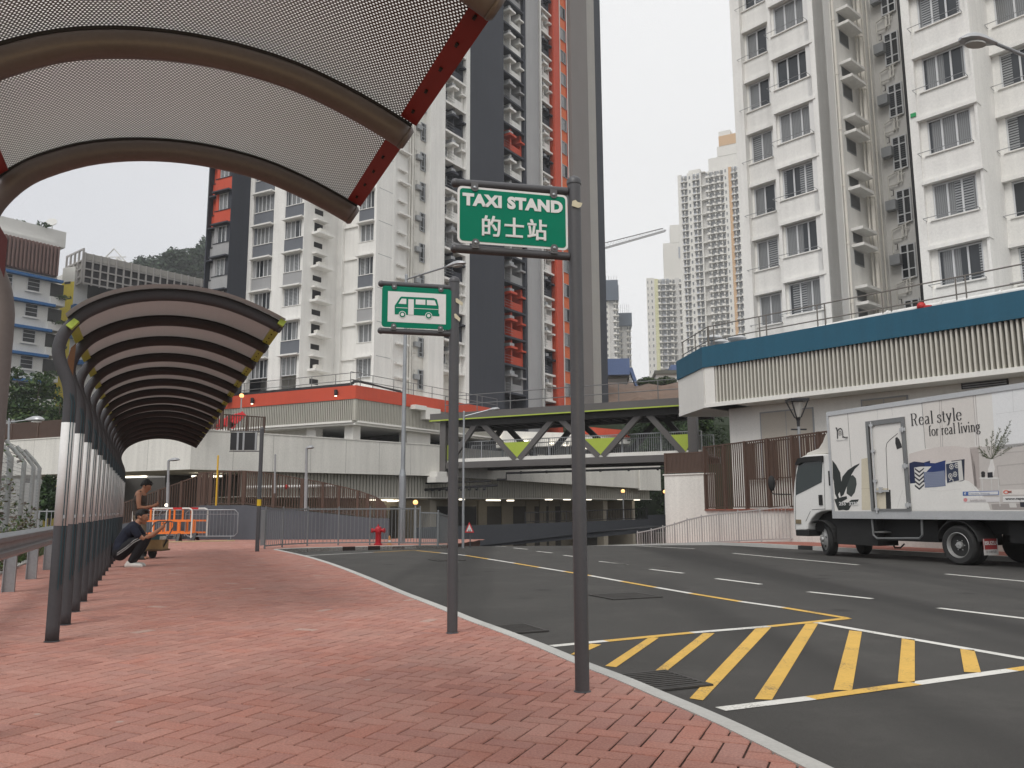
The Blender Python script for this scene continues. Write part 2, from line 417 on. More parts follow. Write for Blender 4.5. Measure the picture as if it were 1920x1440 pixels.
# ============================================================ GROUND, PAVEMENT, ROAD
AX = R(-23.4)                                     # heading of road, shelter and guard rail
ax = Vector((math.sin(AX), math.cos(AX), 0)); bx = Vector((math.cos(AX), -math.sin(AX), 0))
ZR = -0.11                                        # road level below the pavement
def asphalt():
    m = mat('asphalt', (.055, .053, .050), .88, .22, .35, 160, bump=.35, spec=.3)
    n = m.node_tree; b = n.nodes['Principled BSDF']
    tc = n.nodes.new('ShaderNodeTexCoord')
    v = n.nodes.new('ShaderNodeTexNoise'); v.inputs['Scale'].default_value = 420; v.inputs['Detail'].default_value = 1
    n.links.new(tc.outputs['Object'], v.inputs['Vector'])
    r = n.nodes.new('ShaderNodeMapRange'); r.inputs['From Min'].default_value = .60; r.inputs['From Max'].default_value = .72
    r.inputs['To Max'].default_value = .75
    n.links.new(v.outputs['Fac'], r.inputs['Value'])
    old = b.inputs['Base Color'].links[0].from_socket
    mx = n.nodes.new('ShaderNodeMixRGB'); mx.inputs[2].default_value = (.16, .15, .14, 1)
    n.links.new(r.outputs[0], mx.inputs[0]); n.links.new(old, mx.inputs[1])
    # worn, slightly paler streaks of an older surface
    p = n.nodes.new('ShaderNodeTexNoise'); p.inputs['Scale'].default_value = .9; p.inputs['Detail'].default_value = 7; p.inputs['Roughness'].default_value = .7
    n.links.new(tc.outputs['Object'], p.inputs['Vector'])
    pr = n.nodes.new('ShaderNodeMapRange'); pr.inputs['From Min'].default_value = .50; pr.inputs['From Max'].default_value = .75; pr.inputs['To Max'].default_value = .8
    n.links.new(p.outputs['Fac'], pr.inputs['Value'])
    m2 = n.nodes.new('ShaderNodeMixRGB'); m2.inputs[2].default_value = (.088, .084, .078, 1)
    n.links.new(pr.outputs[0], m2.inputs[0]); n.links.new(mx.outputs[0], m2.inputs[1])
    # dark polished wheel paths along the lane and oil drips
    mp = n.nodes.new('ShaderNodeMapping'); mp.inputs['Rotation'].default_value = (0, 0, -AX); mp.inputs['Scale'].default_value = (.55, .03, 1)
    n.links.new(tc.outputs['Object'], mp.inputs['Vector'])
    tw = n.nodes.new('ShaderNodeTexNoise'); tw.inputs['Scale'].default_value = 1.0; tw.inputs['Detail'].default_value = 3; n.links.new(mp.outputs[0], tw.inputs['Vector'])
    tr = n.nodes.new('ShaderNodeMapRange'); tr.inputs['From Min'].default_value = .50; tr.inputs['From Max'].default_value = .66; tr.inputs['To Max'].default_value = .7; n.links.new(tw.outputs['Fac'], tr.inputs['Value'])
    m3 = n.nodes.new('ShaderNodeMixRGB'); m3.inputs[2].default_value = (.026, .025, .024, 1); n.links.new(tr.outputs[0], m3.inputs[0]); n.links.new(m2.outputs[0], m3.inputs[1])
    vo = n.nodes.new('ShaderNodeTexVoronoi'); vo.inputs['Scale'].default_value = .8; vo.inputs['Randomness'].default_value = 1; n.links.new(tc.outputs['Object'], vo.inputs['Vector'])
    vn = n.nodes.new('ShaderNodeMath'); vn.operation = 'MULTIPLY_ADD'; vn.inputs[1].default_value = .22; n.links.new(v.outputs['Fac'], vn.inputs[0]); n.links.new(vo.outputs['Distance'], vn.inputs[2])
    vr = n.nodes.new('ShaderNodeMapRange'); vr.inputs['From Min'].default_value = .24; vr.inputs['From Max'].default_value = .17; vr.inputs['To Max'].default_value = .55; n.links.new(vn.outputs[0], vr.inputs['Value'])
    m4 = n.nodes.new('ShaderNodeMixRGB'); m4.inputs[2].default_value = (.016, .015, .015, 1); n.links.new(vr.outputs[0], m4.inputs[0]); n.links.new(m3.outputs[0], m4.inputs[1])
    n.links.new(m4.outputs[0], b.inputs['Base Color'])
    return m
ASPH = asphalt()
def paver_mat():
    m = bpy.data.materials.new('red_paver'); m.use_nodes = True
    n = m.node_tree; b = n.nodes['Principled BSDF']; b.inputs['Roughness'].default_value = .86; b.inputs['Specular IOR Level'].default_value = .3
    at = n.nodes.new('ShaderNodeAttribute'); at.attribute_name = 'tint'
    tc = n.nodes.new('ShaderNodeTexCoord')
    n1 = n.nodes.new('ShaderNodeTexNoise'); n1.inputs['Scale'].default_value = 1.1; n1.inputs['Detail'].default_value = 6; n1.inputs['Roughness'].default_value = .65
    n2 = n.nodes.new('ShaderNodeTexNoise'); n2.inputs['Scale'].default_value = 90; n2.inputs['Detail'].default_value = 3
    for q in (n1, n2): n.links.new(tc.outputs['Object'], q.inputs['Vector'])
    r1 = n.nodes.new('ShaderNodeMapRange'); r1.inputs['From Min'].default_value = .42; r1.inputs['From Max'].default_value = .72; r1.inputs['To Max'].default_value = .6
    n.links.new(n1.outputs['Fac'], r1.inputs['Value'])
    bl = n.nodes.new('ShaderNodeMixRGB'); bl.inputs[2].default_value = (.46, .285, .24, 1)      # pale dusty bloom
    n.links.new(r1.outputs[0], bl.inputs[0]); n.links.new(at.outputs['Color'], bl.inputs[1])
    mu = n.nodes.new('ShaderNodeMixRGB'); mu.blend_type = 'MULTIPLY'; mu.inputs[0].default_value = 1
    r2 = n.nodes.new('ShaderNodeMapRange'); r2.inputs['From Min'].default_value = .3; r2.inputs['From Max'].default_value = .7; r2.inputs['To Min'].default_value = .78; r2.inputs['To Max'].default_value = 1.15
    n.links.new(n2.outputs['Fac'], r2.inputs['Value']); n.links.new(bl.outputs[0], mu.inputs[1]); n.links.new(r2.outputs[0], mu.inputs[2])
    # grime blotches and old chewing gum
    n3 = n.nodes.new('ShaderNodeTexNoise'); n3.inputs['Scale'].default_value = .55; n3.inputs['Detail'].default_value = 8; n3.inputs['Roughness'].default_value = .72; n.links.new(tc.outputs['Object'], n3.inputs['Vector'])
    r3 = n.nodes.new('ShaderNodeMapRange'); r3.inputs['From Min'].default_value = .53; r3.inputs['From Max'].default_value = .70; r3.inputs['To Max'].default_value = .5; n.links.new(n3.outputs['Fac'], r3.inputs['Value'])
    g1 = n.nodes.new('ShaderNodeMixRGB'); g1.inputs[2].default_value = (.23, .11, .088, 1); n.links.new(r3.outputs[0], g1.inputs[0]); n.links.new(mu.outputs[0], g1.inputs[1])
    vg = n.nodes.new('ShaderNodeTexVoronoi'); vg.inputs['Scale'].default_value = 1.7; n.links.new(tc.outputs['Object'], vg.inputs['Vector'])
    rg_ = n.nodes.new('ShaderNodeMapRange'); rg_.inputs['From Min'].default_value = .040; rg_.inputs['From Max'].default_value = .028; rg_.inputs['To Max'].default_value = .6; n.links.new(vg.outputs['Distance'], rg_.inputs['Value'])
    g2 = n.nodes.new('ShaderNodeMixRGB'); g2.inputs[2].default_value = (.42, .36, .32, 1); n.links.new(rg_.outputs[0], g2.inputs[0]); n.links.new(g1.outputs[0], g2.inputs[1])
    n.links.new(g2.outputs[0], b.inputs['Base Color'])
    bp = n.nodes.new('ShaderNodeBump'); bp.inputs['Strength'].default_value = .25; bp.inputs['Distance'].default_value = .004
    n.links.new(n2.outputs['Fac'], bp.inputs['Height']); n.links.new(bp.outputs[0], b.inputs['Normal'])
    return m
PAVER = paver_mat()
JOINT = mat('dusty_paver_joint', (.085, .048, .038), .95, .25, 3, 60)
def worn_paint(name, rgb):
    m = mat(name, rgb, .75, .14, 3, 35); n = m.node_tree; b = n.nodes['Principled BSDF']; tc = n.nodes.new('ShaderNodeTexCoord')
    a = n.nodes.new('ShaderNodeTexNoise'); a.inputs['Scale'].default_value = 55; a.inputs['Detail'].default_value = 4; a.inputs['Roughness'].default_value = .7
    c = n.nodes.new('ShaderNodeTexNoise'); c.inputs['Scale'].default_value = 2.2; c.inputs['Detail'].default_value = 5
    for q in (a, c): n.links.new(tc.outputs['Object'], q.inputs['Vector'])
    s = n.nodes.new('ShaderNodeMath'); s.operation = 'MULTIPLY_ADD'; s.inputs[1].default_value = .9; n.links.new(c.outputs['Fac'], s.inputs[0]); n.links.new(a.outputs['Fac'], s.inputs[2])
    r = n.nodes.new('ShaderNodeMapRange'); r.inputs['From Min'].default_value = 1.04; r.inputs['From Max'].default_value = 1.16; r.inputs['To Max'].default_value = .75; n.links.new(s.outputs[0], r.inputs['Value'])
    old = b.inputs['Base Color'].links[0].from_socket; x = n.nodes.new('ShaderNodeMixRGB'); x.inputs[2].default_value = (.10, .09, .075, 1)
    n.links.new(r.outputs[0], x.inputs[0]); n.links.new(old, x.inputs[1]); n.links.new(x.outputs[0], b.inputs['Base Color']); return m
KERB = mat('pale_kerb_stone', (.47, .465, .44), .85, .12, 2.5, 40, bump=.12)
KERBK = mat('black_kerb_paint', (.022, .022, .022), .7, .2)
EARTH = mat('dull_earth', (.115, .10, .075), .95, .3, .3, 6)
YEL = worn_paint('yellow_road_paint', (.62, .385, .085))
WHT = worn_paint('white_road_paint', (.64, .63, .59))

# base: one sheet to the horizon
g = MB(); g.poly([(-3000, -3000, -1.75), (3000, -3000, -1.75), (3000, 3000, -1.75), (-3000, 3000, -1.75)])
structure(g.build('ground', EARTH))

# near pavement outline, kerb line first (from the bottom of the photograph to its far tip)
kerb_px = [(1560, 1440), (1480, 1402), (1400, 1364), (1330, 1333), (1250, 1300), (1180, 1271), (1105, 1243), (1050, 1220), (1000, 1200), (940, 1178), (895, 1162), (845, 1142), (800, 1125), (760, 1110),
           (700, 1085), (640, 1062), (600, 1049), (570, 1041), (545, 1035.5), (528, 1032)]
kl = [G(u, v) for u, v in kerb_px]
k0 = kl[0]; dirn = (kl[0]-kl[1]).normalized()
kl = [k0+dirn*6.0+Vector((.3, 0, 0)), k0+dirn*2.5+Vector((.04, 0, 0))] + kl
tip = [G(520, 1030.3), G(527, 1029.3)]
farp = [G(560, 1027.5), G(620, 1026), (G(690, 1024.5)), G(760, 1023), G(838, 1021.5)]
kerb_line = kl + tip + farp
left_line = [Vector((-6.77, 11.4, 0)) - bx*.62 + ax*t for t in (-14, -6, 0, 4, 8)]
wall_c = G(455, 1012)
path_poly = kerb_line + [Vector((-1.2, 31.0, 0)), Vector((-4, 32.4, 0)), wall_c + Vector((0, .3, 0)), Vector((-14.5, 32.8, 0)), Vector((-15.3, 29.5, 0)), Vector((-12.7, 24.0, 0))] + left_line[::-1]

def smooth_line(pts, n=4):
    o = []
    P = [pts[0]]+list(pts)+[pts[-1]]
    for i in range(1, len(P)-2):
        for k in range(n):
            t = k/n; a, b, c, d = P[i-1], P[i], P[i+1], P[i+2]
            o.append(.5*((2*b)+(c-a)*t+(2*a-5*b+4*c-d)*t*t+(3*b-a-3*c+d)*t**3))
    o.append(pts[-1]); return o
kerb_s = smooth_line(kl+tip+farp, 3)

def inside(p, poly):
    c = False; n = len(poly)
    for i in range(n):
        a, b = poly[i], poly[(i+1) % n]
        if (a.y > p.y) != (b.y > p.y) and p.x < (b.x-a.x)*(p.y-a.y)/(b.y-a.y)+a.x: c = not c
    return c
sl = [kerb_s[i] for i in range(len(kerb_s))]
poly_s = sl + path_poly[len(kerb_line):]
bed = MB(); bed.prism([Vector((p.x, p.y, -.012)) for p in poly_s], (0, 0, -1.72), 0)
structure(bed.build('pavement_bed', JOINT))

def clip(pts, q, nrm):
    o = []; n = len(pts)
    for i in range(n):
        a, b = pts[i], pts[(i+1) % n]; da, db = (a-q).dot(nrm), (b-q).dot(nrm)
        if da <= 0: o.append(a)
        if (da <= 0) != (db <= 0): o.append(a+(b-a)*(da/(da-db)))
    return o
def near_seg(p):
    best = None
    for i in range(len(sl)-1):
        a, b = sl[i], sl[i+1]; e = b-a; L = e.length
        if L < 1e-6: continue
        t = max(0, min(1, (p-a).dot(e)/(L*L))); d = (p-(a+e*t)).length
        if best is None or d < best[0]: best = (d, a, e/L)
    return best
# herringbone pavers, laid at about 45 degrees to the kerb
br = MB(); tint = []
BL, BW, J, BV = .225, .1125, .0045, .006
h1 = Vector((math.sin(R(23)), math.cos(R(23)), 0)); h2 = Vector((h1.y, -h1.x, 0))
rg = random.Random(5)
pal = [(.395, .190, .150), (.405, .196, .156), (.38, .180, .144), (.42, .210, .168), (.37, .182, .150), (.405, .182, .140)]
def brick(cx, cy, along1):
    c = h1*cx + h2*cy
    hl, hw = (BL/2-J, BW/2-J) if along1 else (BW/2-J, BL/2-J)
    q = [c+h1*(-hl)+h2*(-hw), c+h1*hl+h2*(-hw), c+h1*hl+h2*hw, c+h1*(-hl)+h2*hw]
    if c.y < 2.2 or c.y > 34: return
    u, v, d = proj(c)
    if not (-120 < u < 2000 and v < 1560): return
    if not any(inside(p, poly_s) for p in q): return
    ns = near_seg(c)
    pts = q
    if ns[0] < .6:
        a, e = ns[1], ns[2]; nr = Vector((e.y, -e.x, 0))   # outward from the pavement (to the right of its direction of travel)
        if (c-a).dot(nr) > .25: return
        pts = clip(q, a-nr*.105, nr)
        if len(pts) < 3: return
    z = rg.uniform(-.0012, .0012)
    t = list(rg.choice(pal)); k = rg.uniform(.91, 1.09); t = [x*k for x in t]
    if rg.random() < .005: t = [.43, .29, .245]
    i = len(br.v); n = len(pts); cc = sum(pts, Vector((0, 0, 0)))/n
    tz = [rg.uniform(-.0012, .0012) for _ in pts]
    top = [p+(cc-p).normalized()*BV+Vector((0, 0, z+tz[j])) for j, p in enumerate(pts)]
    bot = [p+Vector((0, 0, -.006)) for p in pts]
    nr_ = (pts[1]-pts[0]).cross(pts[2]-pts[1])
    if nr_.z < 0: top.reverse(); bot.reverse()
    br.v += [tuple(p) for p in top]+[tuple(p) for p in bot]
    br.f.append(tuple(range(i, i+n))); br.mi.append(0)
    for k2 in range(n):
        k3 = (k2+1) % n; br.f.append((i+n+k2, i+n+k3, i+k3, i+k2)); br.mi.append(0)
    tint.extend([t]*(1+n))
for i in range(-330, 331):
    for k in range(-330, 331):
        q4 = (i-k) % 4
        if q4 == 0: brick((i+1)*BW, (k+.5)*BW, True)
        elif q4 == 3: brick((i+.5)*BW, (k+1)*BW, False)
me = br.mesh('pavement', [PAVER])
ca = me.color_attributes.new('tint', 'FLOAT_COLOR', 'CORNER')
buf = []
for p, t in zip(me.polygons, tint): buf += [t[0], t[1], t[2], 1.0]*p.loop_total
ca.data.foreach_set('color', buf)
pav = bpy.data.objects.new('pavement', me); COL.objects.link(pav); structure(pav)

# kerb stones along the near pavement
def kerb_run(line, w, name, pattern=None, ztop=.004):
    mb = MB(); acc = 0.0
    for i in range(len(line)-1):
        a, b = line[i], line[i+1]; e = (b-a)
        if e.length < 1e-5: continue
        def nrm(k):
            d = Vector((0, 0, 0))
            if k > 0: d += (line[k]-line[k-1]).normalized()
            if k < len(line)-1: d += (line[k+1]-line[k]).normalized()
            d.normalize(); return Vector((d.y, -d.x, 0))
        na, nb = nrm(i), nrm(i+1)
        m = 0
        if pattern: m = pattern((a+b)/2, acc)
        acc += e.length
        z1 = ztop; z0 = -.6
        P = [a-na*w, a, b, b-nb*w]
        mb.hexa([Vector((p.x, p.y, z0)) for p in P]+[Vector((p.x, p.y, z1)) for p in P], m)
    return structure(mb.build(name, [KERB, KERBK]))
fine_k = []
for i in range(len(sl)-1):
    n = max(1, int((sl[i+1]-sl[i]).length/.45))
    for k in range(n): fine_k.append(sl[i].lerp(sl[i+1], k/n))
fine_k.append(sl[-1])
def near_pat(p, acc):
    u, v, d = proj(p)
    return 1 if (p.y > 24 and (633 < u < 658 or 686 < u < 710)) else 0
kerb_run(fine_k, .105, 'kerb', near_pat)

# far pavement on the right, its kerb parallel to the road
fk0 = G(1670, 1040, ZR); fk1 = G(1420, 1025.5, ZR); fd = (fk0-fk1); fd.z = 0; fd.normalize()
far_line = [fk1-fd*9+Vector((-1.2, 0, 0)), fk1-fd*5+Vector((-.35, 0, 0)), fk1-fd*2.5, fk1]+[fk1+fd*t for t in (.6*k for k in range(1, 60))]
far_line = [Vector((p.x, p.y, 0)) for p in far_line]
def far_pat(p, acc):
    u, v, d = proj(p)
    return 1 if (1490 < u < 1516 or 1568 < u < 1596) else 0
mb = MB(); wfar = fd.cross(Vector((0, 0, 1))); wfar = -wfar if wfar.x < 0 else wfar
for i in range(len(far_line)-1):
    a, b = far_line[i], far_line[i+1]; P = [a, a+wfar*.14, b+wfar*.14, b]
    def dz(p): return -max(0, p.y-28)*.06
    mb.hexa([Vector((p.x, p.y, -1.2)) for p in P]+[Vector((p.x, p.y, .0+dz(p))) for p in P], far_pat((a+b)/2, 0))
structure(mb.build('far_kerb', [KERB, KERBK]))
mb = MB()
REDP = mat('far_red_paving', (.30, .115, .085), .9, .2, 2, 30, bump=.2)
for i in range(len(far_line)-1):
    a, b = far_line[i], far_line[i+1]; P = [a+wfar*.14, a+wfar*3.6, b+wfar*3.6, b+wfar*.14]
    mb.hexa([Vector((p.x, p.y, -1.2)) for p in P]+[Vector((p.x, p.y, -.004+dz(p))) for p in P], 0)
structure(mb.build('far_pavement', REDP))

# road: level near, falling away beyond the crest
def rz(y): return ZR - (0 if y < 27 else (y-27)**2*.012 if y < 37 else 1.2+(y-37)*.24*.0)
rows = [-8, 0, 5, 10, 15, 20, 24, 27, 28, 29, 30, 31, 32, 33.5, 35, 37, 42, 52]
rd = MB()
for i in range(len(rows)-1):
    y0, y1 = rows[i], rows[i+1]
    for xa, xb in ((-9, 0), (0, 9), (9, 17)):
        rd.poly([(xa, y0, rz(y0)), (xb, y0, rz(y0)), (xb, y1, rz(y1)), (xa, y1, rz(y1))])
structure(rd.build('road', ASPH))

# road markings, as sheets of paint 4 mm above the asphalt
mk = MB()
def RG(u, v): p = G(u, v, ZR+.004); p.z = ZR+.004; return p
def C6(x, y): return RG(500+x/1.352, 980+y/1.352)
def strip(a, b, w, m):
    e = (b-a); e.z = 0; L = e.length; e.normalize(); n = Vector((e.y, -e.x, 0))*w/2
    k = max(1, int(L/.5)); rr = random.Random(int(a.x*100+a.y*37))
    prev = None
    for i in range(k+1):
        p = a+e*(L*i/k); j = rr.uniform(-.004, .004)
        cur = (p-n*(1+j*2), p+n*(1-j*2))
        for q in cur: q.z = rz(q.y)+.004
        if prev: mk.poly([prev[0], prev[1], cur[1], cur[0]], m)
        prev = cur
def alternate(pts, w, first):
    for i in range(len(pts)-1): strip(pts[i], pts[i+1], w, (first+i) % 2)
LW = .10
alternate([C6(1470, 241.5), C6(1310, 215), C6(1200, 199.5), C6(1075, 179), C6(985, 163.5), C6(900, 148.5), C6(820, 134), C6(755, 123.5), C6(690, 113), C6(628, 102.5), C6(562, 92), C6(505, 83), C6(440, 76.5), C6(378, 70.5)], LW, 0)
alternate([C6(1475, 242), C6(1275, 262.5), C6(1078, 278.5), C6(860, 299.5), C6(722, 312.5)], LW, 0)
strip(C6(1392, 252.5), C6(1925, 345), LW, 1); strip(C6(1925, 345), C6(2140, 382), LW, 1)
alternate([C6(1150, 472), C6(1380, 444), C6(1645, 407), C6(1890, 373), C6(2090, 344)], LW, 1)
for q in ([(770, 334), (792, 334), (848, 309), (822, 306.5)], [(858, 363), (886, 366), (994, 291.5), (970, 290)], [(976, 382), (1003, 384.5), (1136, 279.5), (1106, 280)],
          [(1072, 445), (1106, 450), (1280, 264), (1240, 267)], [(1237, 447), (1281, 448.5), (1399, 254), (1366, 256)], [(1437, 423.5), (1484, 425), (1509, 276), (1477, 273)],
          [(1600, 402.5), (1643, 405), (1643, 296), (1610, 293)], [(1768, 378), (1811, 380), (1794, 322.5), (1758, 320)]):
    mk.poly([C6(*p) for p in q], 0)
for a, b in (((400, 1185.5), (445, 1187)), ((480, 1192), (553, 1198)), ((602, 1208.5), (697, 1217.5)), ((763, 1232), (870, 1243)), ((948, 1259), (1040, 1270)), ((1199, 1301), (1387, 1323.5))):
    strip(RG(800+a[0]/3.692, 700+a[1]/3.692), RG(800+b[0]/3.692, 700+b[1]/3.692), LW, 1)
for a, b in (((845, 98.5), (912, 106)), ((972, 118), (1056, 128)), ((1139, 141.5), (1253, 156)), ((1372, 175), (1535, 192.5)), ((1702, 216), (1960, 247)), ((1182, 77.5), (1500, 107)), ((1722, 130), (1990, 155)), ((880, 56), (1085, 66))):
    strip(C6(*a), C6(*b), LW, 1)
strip(RG(545, 1043), RG(700, 1035.5), .1, 1); strip(RG(700, 1035.5), RG(778, 1031.5), .1, 0)
structure(mk.build('road_markings', [YEL, WHT]))

# iron gratings and a trench patch let into the road
IRON = mat('cast_iron', (.06, .057, .054), .6, .3, 6, 50, metal=.3)
DARKH = mat('dark_drain_hole', (.006, .006, .006), .9, .1)
def grate(px, w, l, label, bars=9):
    c = RG(*px); t = thing('drain_grate', label, 'drain grate', c, 'iron gratings in the road', -AX)
    m = MB(); m.box(-w/2, w/2, -l/2, l/2, -.001, .003)
    o = m.build('pit', DARKH); o.parent = t
    m = MB(); z0, z1 = .004, .012
    m.box(-w/2-.03, -w/2, -l/2-.03, l/2+.03, z0-.004, z1); m.box(w/2, w/2+.03, -l/2-.03, l/2+.03, z0-.004, z1)
    m.box(-w/2, w/2, -l/2-.03, -l/2, z0-.004, z1); m.box(-w/2, w/2, l/2, l/2+.03, z0-.004, z1)
    for k in range(bars):
        y = -l/2+l*(k+.5)/bars; m.box(-w/2, w/2, y-l/bars*.27, y+l/bars*.27, z0, z1-.001)
    o = m.build('grille', IRON); o.parent = t
grate((1236, 1277), .42, .5, 'iron road grating beside the kerb by the yellow stripes')
grate((1172, 1118), .7, .62, 'large square iron grating in mid lane of the parking bay', 12)
grate((838, 1050), .65, .65, 'distant iron grating behind the minibus sign post', 12)
grate((965, 1180), .42, .5, 'iron road grating beside the kerb left of the taxi sign post', 9)
# ============================================================ COVERED WALKWAYS
def perf_mat(name, base, pitch=.0165, rad=.285, opal=(.62, .59, .56)):
    """perforated metal sheet: round holes, one per cell of a staggered grid (UV in metres)"""
    m = bpy.data.materials.new(name); m.use_nodes = True
    n = m.node_tree; b = n.nodes['Principled BSDF']; o = n.nodes['Material Output']
    b.inputs['Base Color'].default_value = tuple(base)+(1,); b.inputs['Roughness'].default_value = .5; b.inputs['Metallic'].default_value = .1
    uv = n.nodes.new('ShaderNodeUVMap'); uv.uv_map = 'metres'
    sp = n.nodes.new('ShaderNodeSeparateXYZ'); n.links.new(uv.outputs[0], sp.inputs[0])
    def mth(op, a, c=None):
        k = n.nodes.new('ShaderNodeMath'); k.operation = op
        for i, x in enumerate((a, c)):
            if x is None: continue
            if isinstance(x, (int, float)): k.inputs[i].default_value = x
            else: n.links.new(x, k.inputs[i])
        return k.outputs[0]
    x = mth('DIVIDE', sp.outputs['X'], pitch); y = mth('DIVIDE', sp.outputs['Y'], pitch*.866)
    row = mth('FLOOR', y); odd = mth('MULTIPLY', mth('FLOORED_MODULO', row, 2.0), .5)
    fx = mth('SUBTRACT', mth('FRACT', mth('ADD', x, odd)), .5); fy = mth('MULTIPLY', mth('SUBTRACT', mth('FRACT', y), .5), .866)
    d = mth('SQRT', mth('ADD', mth('MULTIPLY', fx, fx), mth('MULTIPLY', fy, fy)))
    hole = mth('LESS_THAN', d, rad)
    tr = n.nodes.new('ShaderNodeBsdfTranslucent'); tr.inputs['Color'].default_value = tuple(opal)+(1,); mx = n.nodes.new('ShaderNodeMixShader')
    n.links.new(hole, mx.inputs[0]); n.links.new(b.outputs[0], mx.inputs[1]); n.links.new(tr.outputs[0], mx.inputs[2])
    n.links.new(mx.outputs[0], o.inputs['Surface'])
    return m
PERF = perf_mat('perforated_sheet', (.105, .09, .085), rad=.262, opal=(.60, .57, .54))
PERFD = perf_mat('perforated_sheet_dark', (.24, .205, .19), rad=.25, opal=(.34, .30, .28))
REDE = mat('dark_red_edge_paint', (.25, .022, .020), .5, .1, 3, 30)
LIMEE = mat('olive_lime_edge_paint', (.38, .48, .07), .55, .15, 3, 30)
BANDW = mat('white_post_band', (.66, .65, .64), .75, .08, 3, 40)
TEAL = mat('teal_cable', (.012, .05, .065), .5, .1)
RUBB = mat('black_gasket', (.02, .018, .018), .6, .1)

PROF = [(0, 0), (0, .5), (0, 1.2), (0, 1.9), (-.005, 2.05), (-.03, 2.17), (-.085, 2.30), (-.118, 2.42), (-.105, 2.53), (-.06, 2.63), (.02, 2.735), (.12, 2.815), (.3, 2.91), (.5, 2.972), (.72, 3.005), (.95, 3.008), (1.2, 2.978), (1.42, 2.915), (1.6, 2.845), (1.73, 2.785)]
ROOF = [p for p in PROF[10:]]
def smooth2(pts, n=3):
    return [(p.x, p.y) for p in smooth_line([Vector((a, b, 0)) for a, b in pts], n)]
SP = smooth2(PROF, 3); SROOF = smooth2(ROOF, 3)
SROOF = [(SROOF[0][0]-.045, SROOF[0][1]-.05)]+SROOF
def off(prof, d):
    o = []
    for i, (a, z) in enumerate(prof):
        p, q = prof[max(0, i-1)], prof[min(len(prof)-1, i+1)]
        t = Vector((q[0]-p[0], q[1]-p[1])).normalized(); o.append((a-t.y*d, z+t.x*d))
    return o
def shelter(name, label, P0, n, rad, tubem, edgem, sheetm, band, step=1.12):
    """local frame: x across (to the kerb side), y along the walk"""
    t = thing(name, label, 'walkway shelter', (P0.x, P0.y, 0), None, -AX)
    RR = rad
    arch = MB(); arch.tube([(a, 0, z) for a, z in SP], RR, 14); arch.lathe([(RR+.010, .001), (RR+.008, .005), (RR+.002, .008)], (0, 0, 0), 16)  # dark foot ring added in place of a contact shadow

    arch.lathe([(RR*1.03, -.012), (RR*1.03, .0), (RR*.8, .014)], (SP[-1][0]+.006, 0, SP[-1][1]-.004), 14, 0, (.86, 0, -.5))
    am = arch.mesh('arch_frame', [tubem]); am.polygons.foreach_set('use_smooth', [True]*len(am.polygons))
    bm_ = None
    if band:
        b = MB(); b.tube([(0, 0, .94), (0, 0, 1.81)], RR+.0015, 18, caps=True); bm_ = b.mesh('white_band', [BANDW])
        bm_.polygons.foreach_set('use_smooth', [len(p.vertices) == 4 for p in bm_.polygons])
        c = MB()
        c.tube([(.02, -RR-.006, .42), (.02, -RR-.008, 1.98), (.0, -RR-.004, 2.06)], .004, 5)
        c.tube([(.040, -RR+.012, .46), (.040, -RR+.012, 1.97), (.02, -RR+.0, 2.05)], .0035, 5); cm = c.mesh('cable', [TEAL])
        k = MB(); k.box(.018, .034, -RR-.012, -RR+.01, 1.0, 1.03); km = k.mesh('clip', [GALV])
    g = MB(); gp = off(SROOF, RR+.004)
    g.tube([(a, .02, z) for a, z in gp], .012, 6, 0); gm = g.mesh('gasket', [RUBB])
    # slotted strip between tube and sheet
    s = MB(); so = off(SROOF, RR-.004)
    for i in range(len(so)-1):
        s.bar((so[i][0], -.02, so[i][1]), (so[i+1][0], -.02, so[i+1][1]), .03, .014, 0, (0, 0, 1))
    sm = s.mesh('bracket_strip', [RUBB])
    for i in range(n):
        o = bpy.data.objects.new('arch_frame', am); COL.objects.link(o); o.parent = t; o.location = (0, i*step, 0)
        if band:
            for nm, mm in (('white_band', bm_), ('cable', cm), ('clip', km)):
                q = bpy.data.objects.new(nm, mm); COL.objects.link(q); q.parent = o
        for nm, mm in (('gasket', gm), ('bracket_strip', sm)):
            q = bpy.data.objects.new(nm, mm); COL.objects.link(q); q.parent = o
    # sheets and edge strips between neighbouring frames
    sh = MB(); sp2 = off(SROOF, RR+.012); uvs = []; acc = [0]
    for i in range(len(sp2)-1): acc.append(acc[-1]+math.hypot(sp2[i+1][0]-sp2[i][0], sp2[i+1][1]-sp2[i][1]))
    y0, y1 = 0.0, step
    for i in range(len(sp2)-1):
        a, b = sp2[i], sp2[i+1]
        sh.poly([(a[0], y0, a[1]), (a[0], y1, a[1]), (b[0], y1, b[1]), (b[0], y0, b[1])])
        uvs += [(acc[i], y0), (acc[i], y1), (acc[i+1], y1), (acc[i+1], y0)]
    shm = sh.mesh('roof_sheet', [sheetm]); ul = shm.uv_layers.new(name='metres')
    ul.data.foreach_set('uv', [c for q in uvs for c in q]); shm.polygons.foreach_set('use_smooth', [True]*len(shm.polygons))
    e = MB(); a, b = sp2[-1], sp2[-2]; dx = Vector((a[0]-b[0], 0, a[1]-b[1])).normalized()
    p = Vector((a[0], 0, a[1]))
    e.bar(p-dx*.035+Vector((0, .07, -.022)), p-dx*.035+Vector((0, step-.07, -.022)), .085, .012, 0, Vector((-dx.z, 0, dx.x)))
    for k in range(5):
        y = .07+(step-.14)*(k+.5)/5; q = p-dx*.045+Vector((0, y, -.032)); e.ball(q, .007, 1, 6, 4)
        e.bar(q+Vector((0, -.012, .0)), q+Vector((0, .012, 0)), .012, .008, 1, Vector((-dx.z, 0, dx.x)))
    em = e.mesh('edge_strip', [edgem, RUBB])
